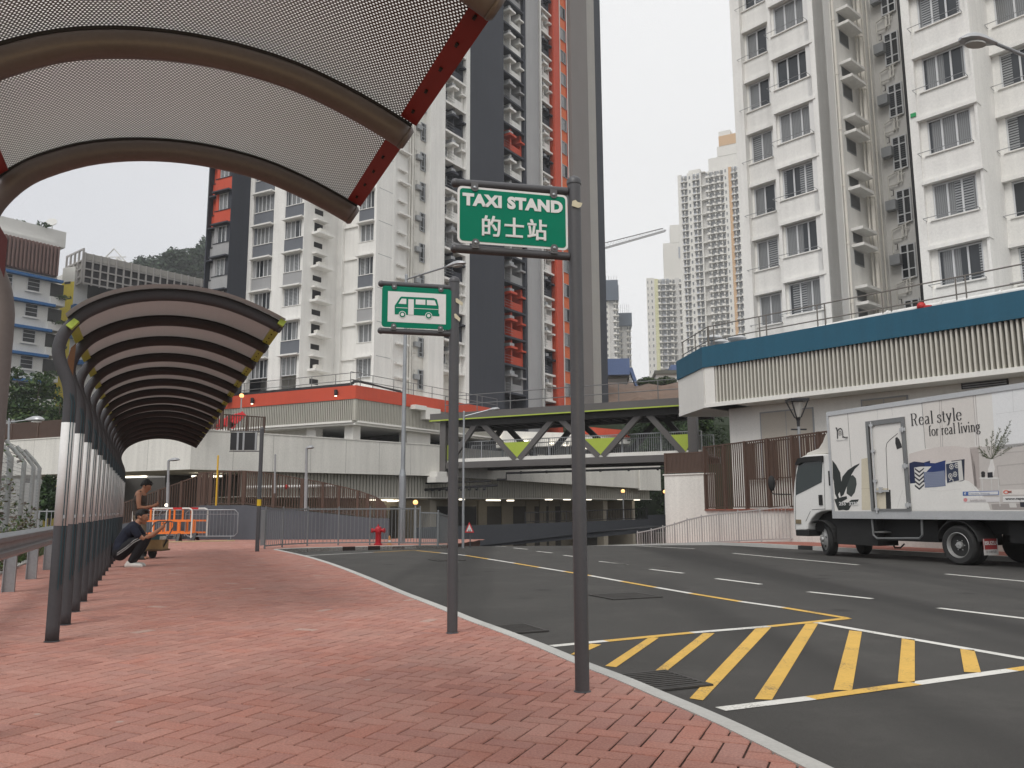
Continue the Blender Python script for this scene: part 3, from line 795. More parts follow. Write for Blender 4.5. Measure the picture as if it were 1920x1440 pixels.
    l = MB(); a, b = sp2[1], sp2[2]; dx = Vector((b[0]-a[0], 0, b[1]-a[1])).normalized(); p = Vector((sp2[0][0], 0, sp2[0][1]))
    l.bar(p+dx*.03+Vector((0, .07, -.024)), p+dx*.03+Vector((0, step-.07, -.024)), .085, .012, 0, Vector((-dx.z, 0, dx.x)))
    lm = l.mesh('edge_strip', [edgem])
    for i in range(n-1):
        for nm, mm in (('roof_sheet', shm), ('edge_strip', em), ('edge_strip', lm)):
            o = bpy.data.objects.new(nm, mm); COL.objects.link(o); o.parent = t; o.location = (0, i*step, 0)
    return t, shm, em, lm
P1 = G(97, 1203)
far_sh, shm_, em_, lm_ = shelter('covered_walkway', 'grey arched walkway shelter with white banded posts receding over the red paving', P1, 15, .052, TUBED, LIMEE, PERFD, True)
# the first bay of the far walkway overhangs towards the camera, and carries a brown sign plate between its first two posts
o = bpy.data.objects.new('roof_sheet', shm_); COL.objects.link(o); o.parent = far_sh; o.location = (0, -.16, 0); o.scale = (1, .14, 1)
e = MB(); e.prism([(-.03, .5, 2.24), (-.075, .5, 2.34), (-.09, .5, 2.44), (-.07, .5, 2.55), (-.03, .5, 2.60), (-.035, .5, 2.3)], (0, .01, 0))
bp_ = e.build('end_plate', mat('rust_brown_plate', (.11, .045, .014), .6, .2)); bp_.parent = far_sh
for yy in (-.1,):
    for pts in (((-.07, 2.64), (-.01, 2.705), (.03, 2.68), (-.025, 2.61)), ((1.72, 2.86), (1.77, 2.83), (1.74, 2.78), (1.69, 2.81))):
        e = MB(); e.prism([(a, yy, z) for a, z in pts], (0, .1, 0)); q = e.build('edge_strip', LIMEE); q.parent = far_sh
P0 = P1 - ax*3.3 - bx*.045
near_sh, *_ = shelter('covered_walkway', 'near arched shelter of perforated sheet with dark red edge overhead', P0-ax*1.12*4, 5, .057, TUBEG, REDE, PERF, False)
e = MB(); e.prism([(-.02, -.3, 2.02), (-.07, -.3, 2.2), (-.10, -.3, 2.36), (-.06, -.3, 2.5), (.0, -.3, 2.4), (.0, -.3, 2.05)], (0, .02, 0))
q = e.build('red_plate', mat('deep_red_plate', (.075, .010, .012), .6, .1)); q.parent = near_sh; q.location = (0, 1.12*4+.26, 0)
# ============================================================ LEFT ESTATE: podium, towers, car park ramp
STO = 2.75
# ---- white tower and grey tower share one long line of facades
C0 = AY(705, 545, 63.4)
fL = Fr(C0, -62); fR = Fr(C0, 34)
BASE_Z = 10.4

def floors(z0, lo, hi):
    k = math.ceil((lo-z0)/STO); o = []
    while z0+k*STO < hi: o.append((k, z0+k*STO)); k += 1
    return o

def window_bay(W, body, fr, s0, s1, o, zs, ws0, ws1, wh, n, cols, ledge=.38, jamb=None, gm=GLASSW, fm=ALU, lm=0, hood=.12):
    """spandrels and ledges standing proud of a recess, a window in each storey; cols(k) gives the spandrel's material index"""
    for k, z in zs:
        body.fbox(fr, s0, s1, o-.30, o, z, z+STO-wh-hood-.02, cols(k))              # spandrel above this ledge, up to the next window's sill
        body.fbox(fr, s0-.05, s1+.05, o-.30, o+ledge, z-hood, z-.001, lm)           # ledge
        body.fbox(fr, s0, s1, o-.30, o+.05, z+STO-wh-hood-.02, z+STO-wh-hood+.03, lm)   # sill
        a, b = min(ws0, ws1), max(ws0, ws1)
        if a-s0 > .05: body.fbox(fr, s0, a, o-.30, o-.10, z-hood-wh, z-hood, cols(k-1) if jamb is None else jamb)
        if s1-b > .05: body.fbox(fr, b, s1, o-.30, o-.10, z-hood-wh, z-hood, cols(k-1) if jamb is None else jamb)
        W.add(fr, (a+b)/2, o-.16, z-hood-wh+.02, b-a, wh-.02, n, fm, gm)

ZB = 9.55
wt = thing('apartment_tower', 'tall white apartment tower with grey spandrels under its windows, above the orange-red roof band', 'apartment tower', (C0.x, C0.y, 0))
WB = MB(); WW = Wins(); Wm = [WHITE2, MGREY, LGREY, DGREY, ORANGE, OFFW, GALV, BLACKM]
ztop = 56
zs = floors(13.05, 12, ztop)
zs_low = [z for z in zs]
sU = lambda u, v=560, fr=fL, o=0: fr.s_(u, v, o)
# main block, left face: s from 0 (corner) leftwards
s_bay1 = (sU(704), sU(669)); s_bay2 = (sU(668), sU(640)); s_end = sU(629)
WB.fbox(fL, 0, s_end, -9, -.32, ZB, ztop)                                   # body
pat = lambda k: {0: 0, 1: 0, 2: 2, 3: 0, 4: 1, 5: 0, 6: 1, 7: 1, 8: 1, 9: 0, 10: 2}.get((k+40) % 11, 0)
WB.fbox(fL, 0, sU(700), -.3, .12, ZB, ztop)                                 # corner pier
WB.fbox(fL, sU(639.5), s_end, -.9, -.02, ZB, ztop)                          # left pier
WB.fbox(fL, sU(667), sU(670), -.9, -.05, ZB, ztop)
def colA(k): return [0, 2, 1, 0, 1, 1, 0, 1, 1, 0, 2][k % 11]
def colB(k): return [0, 2, 1, 0, 1, 1, 0, 1, 2, 0, 1][k % 11]
window_bay(WW, WB, fL, sU(700), sU(670), 0, zs, sU(698.5), sU(671.5), 1.52, 3, colA)
window_bay(WW, WB, fL, sU(667), sU(640), -.55, zs, sU(663), sU(641.5), 1.52, 2, colB)
# left wing, standing forward; its right-hand side wall runs back to the main block
q_end = fL.P(s_end, 0, 0); fS = Fr(q_end, 34)
s_w = fS.s_(567, 560); cw = fS.P(s_w, 0, 0)                                # near right corner of the wing
fW = Fr(cw, -62)
WB.fbox(fS, s_w, .2, -.4, 0, ZB, ztop); WB.fbox(fS, s_w+1.8, .2, -12, -.39, ZB, ztop)
for k, z in zs:
    m0, m1 = fS.s_(585, 560), fS.s_(601, 560)
    for (dz, hh) in ((-1.05, .8), (-2.25, .42)):
        WB.fbox(fS, m0, m1, -.01, .012, z+dz, z+dz+hh, 7)
        WB.fbox(fS, m0-.06, m1+.06, .012, .03, z+dz+hh, z+dz+hh+.05, 0)
    WB.fbox(fS, m0-.25, m1+.55, 0, .85, z-1.30, z-1.12, 0); WB.fbox(fS, m0-.15, m1+.2, 0, .5, z-.12, z, 0)
    WB.fbox(fS, m0+.2, m0+.9, .1, .5, z-1.12, z-.75, 5)
wu = lambda u: fW.s_(u, 560)
WB.fbox(fW, 0, wu(566), -.3, .10, ZB, ztop); WB.fbox(fW, wu(529), wu(506), -.3, -.06, ZB, ztop); WB.fbox(fW, wu(470), wu(462.5), -.3, .10, ZB, ztop)
def colC(k): return [1, 0, 2, 1, 1, 1, 1, 0, 1, 0, 2][k % 11]
def colD(k): return [2, 0, 2, 1, 1, 1, 0, 1, 1, 0, 2][k % 11]
window_bay(WW, WB, fW, wu(565), wu(529), 0, zs, wu(563), wu(530), 1.52, 4, colC)
window_bay(WW, WB, fW, wu(506), wu(470), 0, zs, wu(504), wu(474), 1.52, 4, colD)
# grey and orange far wing
q2 = fW.P(wu(462.5), 0, 0); fS2 = Fr(q2, 34); s2 = fS2.s_(428, 500); c2 = fS2.P(s2, 0, 0); fW2 = Fr(c2, -62)
WB.fbox(fS2, s2, .3, -.4, 0, ZB, ztop, 3); WB.fbox(fW2, .35, fW2.s_(379, 500), -8, -.9, ZB, ztop, 3)
w2 = lambda u: fW2.s_(u, 500)
window_bay(WW, WB, fW2, w2(427), w2(397), 0, zs, w2(425), w2(402), 1.5, 3, lambda k: [2, 2, 2, 2, 4, 4, 2, 2, 4, 2, 2][k % 11], .35, lm=3)
window_bay(WW, WB, fW2, w2(397), w2(381), -.6, zs, w2(394), w2(386), 1.5, 2, lambda k: [2, 2, 2, 2, 4, 4, 2, 2, 2, 4, 2][k % 11], .35, lm=3)
WB.fbox(fW2, w2(381), w2(379), -.8, -.2, ZB, ztop, 3)
# right face: pier, light well with pipes, pier, balcony column
ru = lambda u, o=0: fR.s_(u, 450, o)
rcut = ru(876.5)
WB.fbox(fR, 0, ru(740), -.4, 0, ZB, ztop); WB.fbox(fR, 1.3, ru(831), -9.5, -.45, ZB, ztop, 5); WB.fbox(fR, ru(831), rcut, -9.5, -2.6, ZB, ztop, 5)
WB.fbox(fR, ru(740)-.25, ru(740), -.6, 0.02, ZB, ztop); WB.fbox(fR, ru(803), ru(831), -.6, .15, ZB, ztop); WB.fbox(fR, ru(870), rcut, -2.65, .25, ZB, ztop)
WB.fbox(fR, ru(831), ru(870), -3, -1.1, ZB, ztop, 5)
for k, z in zs:
    for a, b in ((.15, ru(740)-.3), (ru(803)+.15, ru(831)-.15)):
        WB.fbox(fR, a, b, -.005, .006, z-.02, z+.02, 6)                       # joint line
    a, b = ru(741, -.45), ru(757, -.45)
    ws, we = ru(743, -.45), ru(750, -.45)
    WB.fbox(fR, a, b, -.55, -.05, z-.3, z-.16); WB.fbox(fR, a, b+.25, -.55, 0.1, z-1.42, z-1.28)
    WB.fbox(fR, ws, we, -.47, -.43, z-1.15, z-.5, 7); WB.fbox(fR, ws, we, -.47, -.43, z-2.3, z-1.55, 7)
    wa, wb = ru(786, -.45), ru(800, -.45)
    WW.add(fR, (wa+wb)/2, -.35, z-1.95, wb-wa, 1.65, 2, DALU, GLASSD, .35, .4)
    m_ = ru(776, -.45); WB.fbox(fR, m_, m_+.62, -.45, -.1, z-1.2, z-.8, 6)
    WB.tube([fR.P(ru(768, -.45), -.35, z-.4), fR.P(ru(779, -.45), -.35, z-.4), fR.P(ru(779, -.45), -.35, z-.75), fR.P(ru(784, -.45), -.35, z-.75)], .035, 5, 5)
    WB.tube([fR.P(ru(773, -.45), -.35, z-2.1), fR.P(ru(773, -.45), -.35, z-1.7), fR.P(ru(782, -.45), -.35, z-1.7)], .03, 5, 5)
def balconies(body, W, fr, s0, s1, o, zs, cyc, names, proud=1.15, gm=GLASSD):
    """stacked balconies: slab edge, low parapet, air conditioner boxes, windows behind"""
    L = s1-s0
    for k, z in zs:
        c, sl_, par_ = cyc(k)
        body.fbox(fr, s0, s1, o, o+proud+.12, z-.14, z+.06, sl_)
        body.fbox(fr, s0+L*.02, s0+L*.50, o, o+proud*.35, z+.06, z+STO-.14, c)
        body.fbox(fr, s0+L*.50, s1-L*.04, o, o+proud*.85, z+.06, z+.95, par_)
        body.fbox(fr, s0+L*.46, s0+L*.52, o, o+proud*.85, z+.06, z+STO-.14, par_)
        body.fbox(fr, s0+L*.30, s0+L*.58, o+proud*.35, o+proud+.28, z+1.62, z+1.84, par_)
        body.fbox(fr, s0+L*.33, s0+L*.52, o+proud*.4, o+proud+.05, z+1.84, z+2.2, names)
        body.fbox(fr, s0+L*.80, s1, o+proud*.6, o+proud+.16, z+1.55, z+1.72, par_)
        body.fbox(fr, s1-L*.08, s1, o, o+proud*.8, z+.06, z+STO-.14, c)
        W.add(fr, s0+L*.22, o+proud*.36+.05, z+.75, L*.36, 1.6, 2, DALU, gm, .5, 0)
        W.add(fr, s0+L*.70, o+.12, z+.95, L*.30, 1.55, 2, DALU, gm, 0, .35)
        for zz in (.35, .62, .9): body.tube([fr.P(s0+L*.03, o+proud+.02, z+zz), fr.P(s0+L*.47, o+proud+.02, z+zz)], .018, 4, names)
balconies(WB, WW, fR, ru(831)+.05, ru(870)-.02, -1.1, zs, lambda k: [(0, 0, 0), (3, 0, 3), (0, 0, 0), (3, 0, 3), (2, 0, 2), (0, 0, 0), (3, 0, 3)][k % 7], 6)
# drain pipes in the light well, roof slab
for u, rr in ((764, .07), (769, .10), (773, .05), (799.5, .05)):
    WB.tube([fR.P(ru(u, -.45), -.28, ZB), fR.P(ru(u, -.45), -.28, ztop)], rr, 6, 5 if u < 790 else 6)
WB.build('walls', Wm, wt)
WW.finish(wt)

# ---- grey tower further along the same line
p_ = fR.P(rcut, 0, 0)
gt = thing('apartment_tower', 'very tall dark grey tower with an orange-red strip, behind the taxi stand sign', 'apartment tower', (p_.x, p_.y, 0))
GB = MB(); GW = Wins(); Gm = [WHITE2, MGREY, LGREY, DGREY, ORANGE, LORANGE, GALV, BLACKM, WARMG, STONEG]
zt2 = 78
zs2 = floors(12.31, 11, zt2)
GB.fbox(fR, rcut, ru(1134), -12, -2.5, 0, zt2, 3)
GB.fbox(fR, rcut, ru(942), -2.5, .22, 0, zt2, 3)
GB.fbox(fR, ru(942), ru(988), -2.6, -1.5, 0, zt2, 3)
GB.fbox(fR, ru(986), ru(989.5), -2.5, -.1, 0, zt2, 3)
# grey pier with a rounded front
a, b = ru(989.5), ru(1014)
pts = [fR.P(a, -2.4, 0)]+[fR.P(a+(b-a)*(.5-.5*math.cos(PI*t/8)), -.35+.75*math.sin(PI*t/8), 0) for t in range(9)]+[fR.P(b, -2.4, 0)]
GB.prism(pts, (0, 0, zt2), 2)
GB.fbox(fR, ru(1014), ru(1016), -2.4, .2, 0, zt2, 0)
GB.fbox(fR, ru(1014), ru(1042), -2.6, -1.5, 0, zt2, 3)
GB.fbox(fR, ru(1040), ru(1068), -2.6, 0, 0, zt2, 5); GB.fbox(fR, ru(1040), ru(1050), -2.0, .22, 0, zt2, 4); GB.fbox(fR, ru(1065.5), ru(1067.5), -1, .06, 0, zt2, 4)
GB.tube([fR.P(ru(1053), .12, 8), fR.P(ru(1053), .12, zt2)], .06, 6, 0); GB.tube([fR.P(ru(1066.5), .14, 8), fR.P(ru(1066.5), .14, zt2)], .05, 6, 0)
GB.fbox(fR, ru(1068), ru(1100), -2.6, .55, 0, zt2, 8)
GB.fbox(fR, ru(1100), ru(1118), -2.6, .30, 0, zt2, 9)
GB.fbox(fR, ru(1118), ru(1134), -2.6, .02, 0, zt2, 3)
cyc2 = [(0, 3, 0), (0, 3, 0), (2, 3, 2), (4, 3, 4), (4, 3, 4), (4, 3, 4), (2, 3, 2), (0, 3, 0), (0, 3, 0), (2, 3, 2), (0, 3, 0), (4, 3, 4), (0, 3, 0), (2, 3, 2), (0, 3, 0)]
balconies(GB, GW, fR, ru(943), ru(986), -1.5, zs2, lambda k: cyc2[(k+2) % 15], 6, 1.3)
cyc3 = [(0, 0, 0), (3, 0, 3), (0, 0, 0), (0, 0, 0), (3, 0, 3)]
balconies(GB, GW, fR, ru(1016), ru(1040), -1.5, zs2, lambda k: cyc3[k % 5], 6, 1.3)
for k, z in zs2:
    wa, wb = ru(1055), ru(1065)
    GW.add(fR, (wa+wb)/2, .10, z+.75, (wb-wa), 1.45, 1, DALU, GLASSW)
    GB.fbox(fR, ru(1101), ru(1117.5), .295, .306, z-.02, z+.02, 6); GB.fbox(fR, ru(1119), ru(1133.5), .018, .026, z-.02, z+.02, 7)
GB.build('walls', Gm, gt)
GW.finish(gt)

RAILD = mat('dull_grey_roof_rail', (.15, .15, .15), .5, .12)
# ---- podium with the orange-red roof band
PC = AY(667, 735, 59.0)
pL = Fr(PC, -63); pR = Fr(PC, 34)
pz = [pL.z_(667, v) for v in (722, 747, 787.5, 823)]
pod = thing('podium_building', 'pale slatted podium with orange-red roof band below the white tower', 'podium building', (PC.x, PC.y, 0))
PB = MB(); pm = [WHITE, ORANGE, DIM, OFFW, GALV]
sl_, sr_2 = pL.s_(330, 740), pR.s_(944, 770)
for fr, L in ((pL, sl_), (pR, sr_2)):
    PB.fbox(fr, -.0, L, -.35, 0, pz[1], pz[0], 1)
    PB.fbox(fr, .3, L, -.8, -.30, pz[2], pz[1]-.002, 3)
    PB.fbox(fr, .3, L, -3, -.02, pz[2]-.14, pz[2]-.001, 0)
PB.prism([pL.P(sl_, -.2, pz[0]-.3), pL.P(.2, -.2, pz[0]-.3), pR.P(.2, -.2, pz[0]-.3), pR.P(sr_2, -.2, pz[0]-.3), pR.P(sr_2, -12, pz[0]-.3), pL.P(sl_, -10, pz[0]-.3)], (0, 0, .22), 0)
PB.prism([pL.P(sl_, -.2, pz[2]-.3), pL.P(.2, -.2, pz[2]-.3), pR.P(.2, -.2, pz[2]-.3), pR.P(sr_2, -.2, pz[2]-.3), pR.P(sr_2, -12, pz[2]-.3), pL.P(sl_, -10, pz[2]-.3)], (0, 0, .15), 0)
# deck under it, columns, dark inside
zf = pz[3]-1.0
for fr, cs in ((pL, ((592, 575), (646, 660))), (pR, ((662, 676), (763, 807)))):
    for ua, ub_ in cs:
        PB.fbox(fr, fr.s_(ua, 805, -.8), fr.s_(ub_, 805, -.8), -1.6, -.8, 0, pz[2]-.3, 0)
PB.fbox(pL, pL.s_(575, 805, -1.5), sl_, -1.8, -1.5, 0, pz[2]-.3, 3)
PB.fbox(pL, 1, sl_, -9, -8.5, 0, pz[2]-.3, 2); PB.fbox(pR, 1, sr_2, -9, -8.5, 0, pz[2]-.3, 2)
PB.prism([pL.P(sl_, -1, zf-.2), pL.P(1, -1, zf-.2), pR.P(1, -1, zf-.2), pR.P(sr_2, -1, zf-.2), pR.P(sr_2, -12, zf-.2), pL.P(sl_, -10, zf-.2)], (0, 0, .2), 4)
# stepped white blocks at the bridge end
for (a, b, c, d) in ((779, 800, 763, 771), (799, 826, 765, 787)):
    PB.fbox(pR, pR.s_(a, 770, .5), pR.s_(b, 770, .5), -.3, .5, pR.z_(810, d, .5), pR.z_(810, c, .5), 0)
PB.build('walls', pm, pod)
def fins(name, fr, s0, s1, o0, o1, z0, z1, pitch, w, m, parent):
    b = MB(); n = int(abs(s1-s0)/pitch); sg = 1 if s1 > s0 else -1
    for k in range(n+1):
        a = s0+sg*k*pitch; b.fbox(fr, a-w/2, a+w/2, o0, o1, z0, z1)
    return b.build(name, m, parent)
FIN = mat('stone_coloured_fin', (.43, .415, .365), .8, .08, 1, 20, streak=.3)
fins('louvre_screen', pL, .1, sl_, -.28, -.06, pz[2], pz[1]-.003, .17, .085, FIN, pod)
fins('louvre_screen', pR, .1, sr_2, -.28, -.06, pz[2], pz[1]-.003, .17, .085, FIN, pod)
def wall_lamp(fr, u, v):
    s0, z0 = fr.on(u, v, .15)
    m = MB(); m.lathe([(.10, 0), (.13, .05), (.13, .42), (.10, .45)], fr.P(s0, .17, z0-.2), 10)
    m.fbox(fr, s0-.05, s0+.05, 0, .1, z0, z0+.1)
    t = thing('wall_lamp', 'small dark wall lamp glowing on the orange-red band, '+('right of the two' if u > 550 else 'left of the two'), 'wall lamp', fr.P(s0, 0, z0), 'lamps on the orange-red band')
    m.build('housing', BLACKM, t)
    m = MB(); m.lathe([(.09, 0), (.09, .02)], fr.P(s0, .17, z0-.23), 10); m.build('lens', LIGHTW, t)
    l = bpy.data.lights.new('wall_lamp_light', 'SPOT'); l.energy = 220; l.spot_size = R(80); l.color = (1, .8, .5); l.shadow_soft_size = .05
    lo = bpy.data.objects.new('light', l); COL.objects.link(lo); par(lo, t); lo.location = Vector(fr.P(s0, .2, z0-.26))-t.location
wall_lamp(pL, 630, 737); wall_lamp(pL, 473, 752)

def roof_rail(name, label, fr, s0, s1, o, z, h, pitch, parent=None, rails=(1.0, .52), m=RAILD, double=False):
    t = thing(name, label, 'railing', fr.P(s0, o, z)) if parent is None else parent
    n = max(1, int(round(abs(s1-s0)/pitch))); rl = MB()
    for f in rails: rl.tube([fr.P(s0, o, z+h*f), fr.P(s1, o, z+h*f)], .026, 6)
    rl.build('rail', m, t, True)
    for k in range(n+1):
        b = MB(); a = s0+(s1-s0)*k/n; b.tube([fr.P(a, o, z), fr.P(a, o, z+h)], .028, 6); b.build('post', m, t)
        if double and k < n: b = MB(); b.tube([fr.P(a+.32, o, z), fr.P(a+.32, o, z+h)], .028, 6); b.build('post', m, t)
    return t
rr1 = roof_rail('roof_railing', 'thin grey railing along the roof edge above the orange-red band', pL, .15, sl_, -.7, pz[0]-.08, 1.15, 2.4)
roof_rail('', '', pR, .15, sr_2, -.7, pz[0]-.08, 1.15, 2.4, rr1)
pp = MB()
for (o, z, rr) in ((-.35, .16, .07), (-.55, .30, .06)):
    pp.tube([pL.P(sl_*.95, o, pz[0]+z-.08), pL.P(.6, o, pz[0]+z-.05)], rr, 6)
pp.tube([pL.P(.7, -.4, pz[0]+.3), pL.P(-.2, -.3, pz[0]+.3), pR.P(5.5, -.4, pz[0]+.12)], .07, 6); pp.tube([pL.P(.7, -.6, pz[0]+.45), pR.P(5.5, -.6, pz[0]+.25)], .06, 6)
for k in range(9):
    pp.fbox(pL, 1.2+k*2.3, 1.4+k*2.3, -.7, -.3, pz[0]-.08, pz[0]+.22)
tag(pp.build('pipe_run', BLACKM), 'black pipes lying along the roof edge above the orange-red band', 'pipes')

# ---- car park ramp: white parapet, slats below, ground floor
WC = AY(358, 845, 40.0)
cL = Fr(WC, -64); cR = Fr(WC, 50.5)
z_t, z_b = cL.z_(358, 805.5), cL.z_(358, 880)
cpk = thing('car_park_ramp', 'long blank white parapet of the car park ramp over slats and lit ground floor', 'car park ramp', (WC.x, WC.y, 0))
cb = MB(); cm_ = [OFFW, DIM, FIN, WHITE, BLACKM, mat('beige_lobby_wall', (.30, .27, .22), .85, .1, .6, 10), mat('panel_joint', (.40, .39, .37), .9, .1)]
zR = cR.z_(825, 836)
sL2, sR2 = cL.s_(-60, 845), cR.s_(826, 860)
cb.fbox(cL, 0, sL2, -.3, 0, z_b, z_t)
p8 = [cR.P(0, 0, z_b), cR.P(sR2, 0, z_b), cR.P(sR2, -.3, z_b), cR.P(0, -.3, z_b), cR.P(0, 0, z_t), cR.P(sR2, 0, zR), cR.P(sR2, -.3, zR), cR.P(0, -.3, z_t)]
cb.hexa(p8, 0)
cb.prism([cL.P(sL2, -.25, z_b+.02), cL.P(0, -.25, z_b+.02), cR.P(sR2, -.25, z_b+.02), cR.P(sR2, -8, z_b+.02), cR.P(0, -9, z_b+.02), cL.P(sL2, -9, z_b+.02)], (0, 0, .4), 0)
# parapet capping
cb.fbox(cL, -.02, sL2, -.34, .03, z_t, z_t+.06); 
cb.hexa([p+Vector((0, 0, .0)) for p in (cR.P(0, .03, z_t), cR.P(sR2, .03, zR), cR.P(sR2, -.34, zR), cR.P(0, -.34, z_t), cR.P(0, .03, z_t+.06), cR.P(sR2, .03, zR+.06), cR.P(sR2, -.34, zR+.06), cR.P(0, -.34, z_t+.06))])
s_s0 = cR.s_(455, 900, -.6); sEnd = cR.s_(1237, 915)
z_s = cR.z_(770, 932.5, -.6)
cb.fbox(cR, s_s0, sEnd-1.0, -1.0, -.75, z_s, z_b, 0)
cb.fbox(cR, s_s0, sEnd-.3, -5, -.55, z_s-.04, z_s, 3)
# beyond the bridge: wedge of white parapet rising to the right, block at its end
sW0, sW1 = cR.s_(935, 895), cR.s_(1198, 905)
zz = lambda u, v: cR.z_(u, v)
cb.hexa([cR.P(sR2+.02, -.02, z_b), cR.P(sEnd, -.02, zz(1236, 918)), cR.P(sEnd, -.32, zz(1236, 918)), cR.P(sR2+.02, -.32, z_b), cR.P(sR2+.02, -.02, zR), cR.P(sEnd, -.02, zz(1236, 872)), cR.P(sEnd, -.32, zz(1236, 872)), cR.P(sR2+.02, -.32, zR)], 0)
cb.fbox(cR, sW1, sEnd, -.3, .12, zz(1198, 919), zz(1236, 873), 0)
cb.prism([cR.P(sR2, -.4, zR-.5), cR.P(sEnd, -.4, zR-.7), cR.P(sEnd, -9, zR-.7), cR.P(sR2, -9, zR-.5)], (0, 0, .2), 0)
# ground floor: back wall, bays of white pier and dark glass door
zg = -1.7
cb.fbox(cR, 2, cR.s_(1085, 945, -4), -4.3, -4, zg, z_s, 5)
bw = MB()
def gpier(ua, ub, v=945, o=-3.9, dd=.5, m=5):
    cb.fbox(cR, cR.s_(ua, v, o), cR.s_(ub, v, o), -4.3, o, zg, z_s-.12, m)
for ua, ub in ((720, 730), (804, 817), (897, 913), (941, 962), (987, 1002), (1012, 1024), (1029, 1040), (1052, 1060)): gpier(ua, ub)
gpier(806, 818, o=-1.0)
gpier(1131, 1139, o=-1.2); gpier(1185, 1190, o=-1.2)
for ua, ub in ((820, 893), (913, 941), (962, 987), (1002, 1012), (1024, 1029), (1041, 1051), (732, 745), (748, 752)):
    a, b = cR.s_(ua, 945, -3.98), cR.s_(ub, 945, -3.98)
    cb.fbox(cR, a, b, -4, -3.97, zg, z_s-.5, 4 if ub-ua > 60 else 1)
# soffit band lights
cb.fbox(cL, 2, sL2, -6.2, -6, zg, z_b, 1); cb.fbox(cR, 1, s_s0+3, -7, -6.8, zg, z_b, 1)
for k in range(1, 7):                                                     # joints between the parapet's concrete panels
    a = sR2*k/7; cb.fbox(cR, a-.012, a+.012, -.01, .004, z_b+.03, zR+(z_t-zR)*(1-k/7)-.03, 6)
for k in range(1, 6): a = sL2*k/6; cb.fbox(cL, a-.012, a+.012, -.01, .004, z_b+.03, z_t-.03, 6)
cb.build('walls', cm_, cpk)
fins('louvre_screen', cR, s_s0, sEnd-.4, -.72, -.58, z_s+.003, z_b-.003, .20, .15, FIN, cpk)
def lamp_strip(fr, u, v, o, w, parent, label):
    s0, z0 = fr.on(u, v, o); m = MB(); m.fbox(fr, s0-w/2, s0+w/2, o-.08, o+.08, z0-.04, z0+.04)
    return m.build('ceiling_lamp', LIGHTC, parent)
for u, v, o, w in ((700, 935, -3, .5), (722, 935.5, -3.3, 1.1), (735, 937, -3.4, .6), (746, 936, -3.4, .4), (925, 935.5, -2.6, 1.1), (957, 936, -2.2, .5), (1029, 934, -1.3, .55), (1063, 934, -1.3, .55), (1103, 934, -1.3, .5), (1163, 933.5, -1.0, .5), (1194, 934.5, -.9, .5), (797, 950, -3.7, .4), (866, 934, -2, .35)):
    lamp_strip(cR, u, v+2.5, o, w, cpk, '')
for u, v, o, w in ((255, 894, -4, 1.6), (107, 902, -4, .6), (105, 907, -3, .6), (385, 893.5, -4, 1.4), (404, 892.5, -4, .7)):
    lamp_strip(cL if u < 358 else cR, u, v, o, w, cpk, '')
for u, v, o in ((641, 798, -3.5), (739, 818, -6)):
    fr = pL if u < 665 else pR; s0, z0 = fr.on(u, v, o); m = MB(); m.lathe([(.22, 0), (.25, .04), (.2, .09)], fr.P(s0, o, z0), 12); m.build('ceiling_lamp', LIGHTC, pod)
# pipe run at the bridge bearing, bearing blocks
bb = MB()
for a, b, c, d in ((820, 838, 884, 893), (817, 844, 893, 904)):
    bb.fbox(cR, cR.s_(a, 895, .8), cR.s_(b, 895, .8), -.1, .8, cR.z_(a, d, .8), cR.z_(a, c, .8))
bb.build('bearing_block', WHITE, cpk)
# white pipe lying behind the brown fence, with a red valve
wp = MB(); s0, z0 = cR.on(462, 914, -.2); s1, z1 = cR.on(625, 911, -.2)
wp.tube([cR.P(s0, -.2, z0), cR.P(s1, -.2, z1)], .085, 8, 0); s2_, z2_ = cR.on(538, 913, -.05); wp.ball(cR.P(s2_, -.12, z2_), .13, 1, 8, 6)
tag(wp.build('water_pipe', [WHITE2, mat('red_valve_paint', (.45, .02, .02), .5)]), 'white pipe with a red valve behind the brown ramp fence', 'pipe')
# ============================================================ RIGHT ESTATE: white tower on a slatted podium with a blue band
TC = AY(1430, 390, 38.7); RAZ = 180-41.6
fT = Fr(TC, RAZ); rt = thing('apartment_tower', 'white apartment tower with stepped window bays above the blue podium band', 'apartment tower', (TC.x, TC.y, 0))
TB = MB(); TW = Wins(); Tm = [WHITE2, LGREY, OFFW, GALV, BLACKM, mat('pale_well_wall', (.60, .59, .565), .85, .08, .5, 12, streak=.5), mat('pale_pipe_paint', (.68, .65, .59), .6, .1), mat('shaded_white_render_paint', (.70, .695, .68), .85, .05, .4, 12, streak=.3)]  # well pipes have one even pale paint
TST = 2.83
ztt = 33.0
def tfl(z0): 
    k = math.ceil((6.5-z0)/TST); o = []
    while z0+k*TST < ztt+1: o.append((k, z0+k*TST)); k += 1
    return o
tz = tfl(11.75); Tm.append(mat('small_dark_pane', (.10, .105, .11), .3, .2))
tu = lambda u, o=0, v=300: fT.s_(u, v, o)
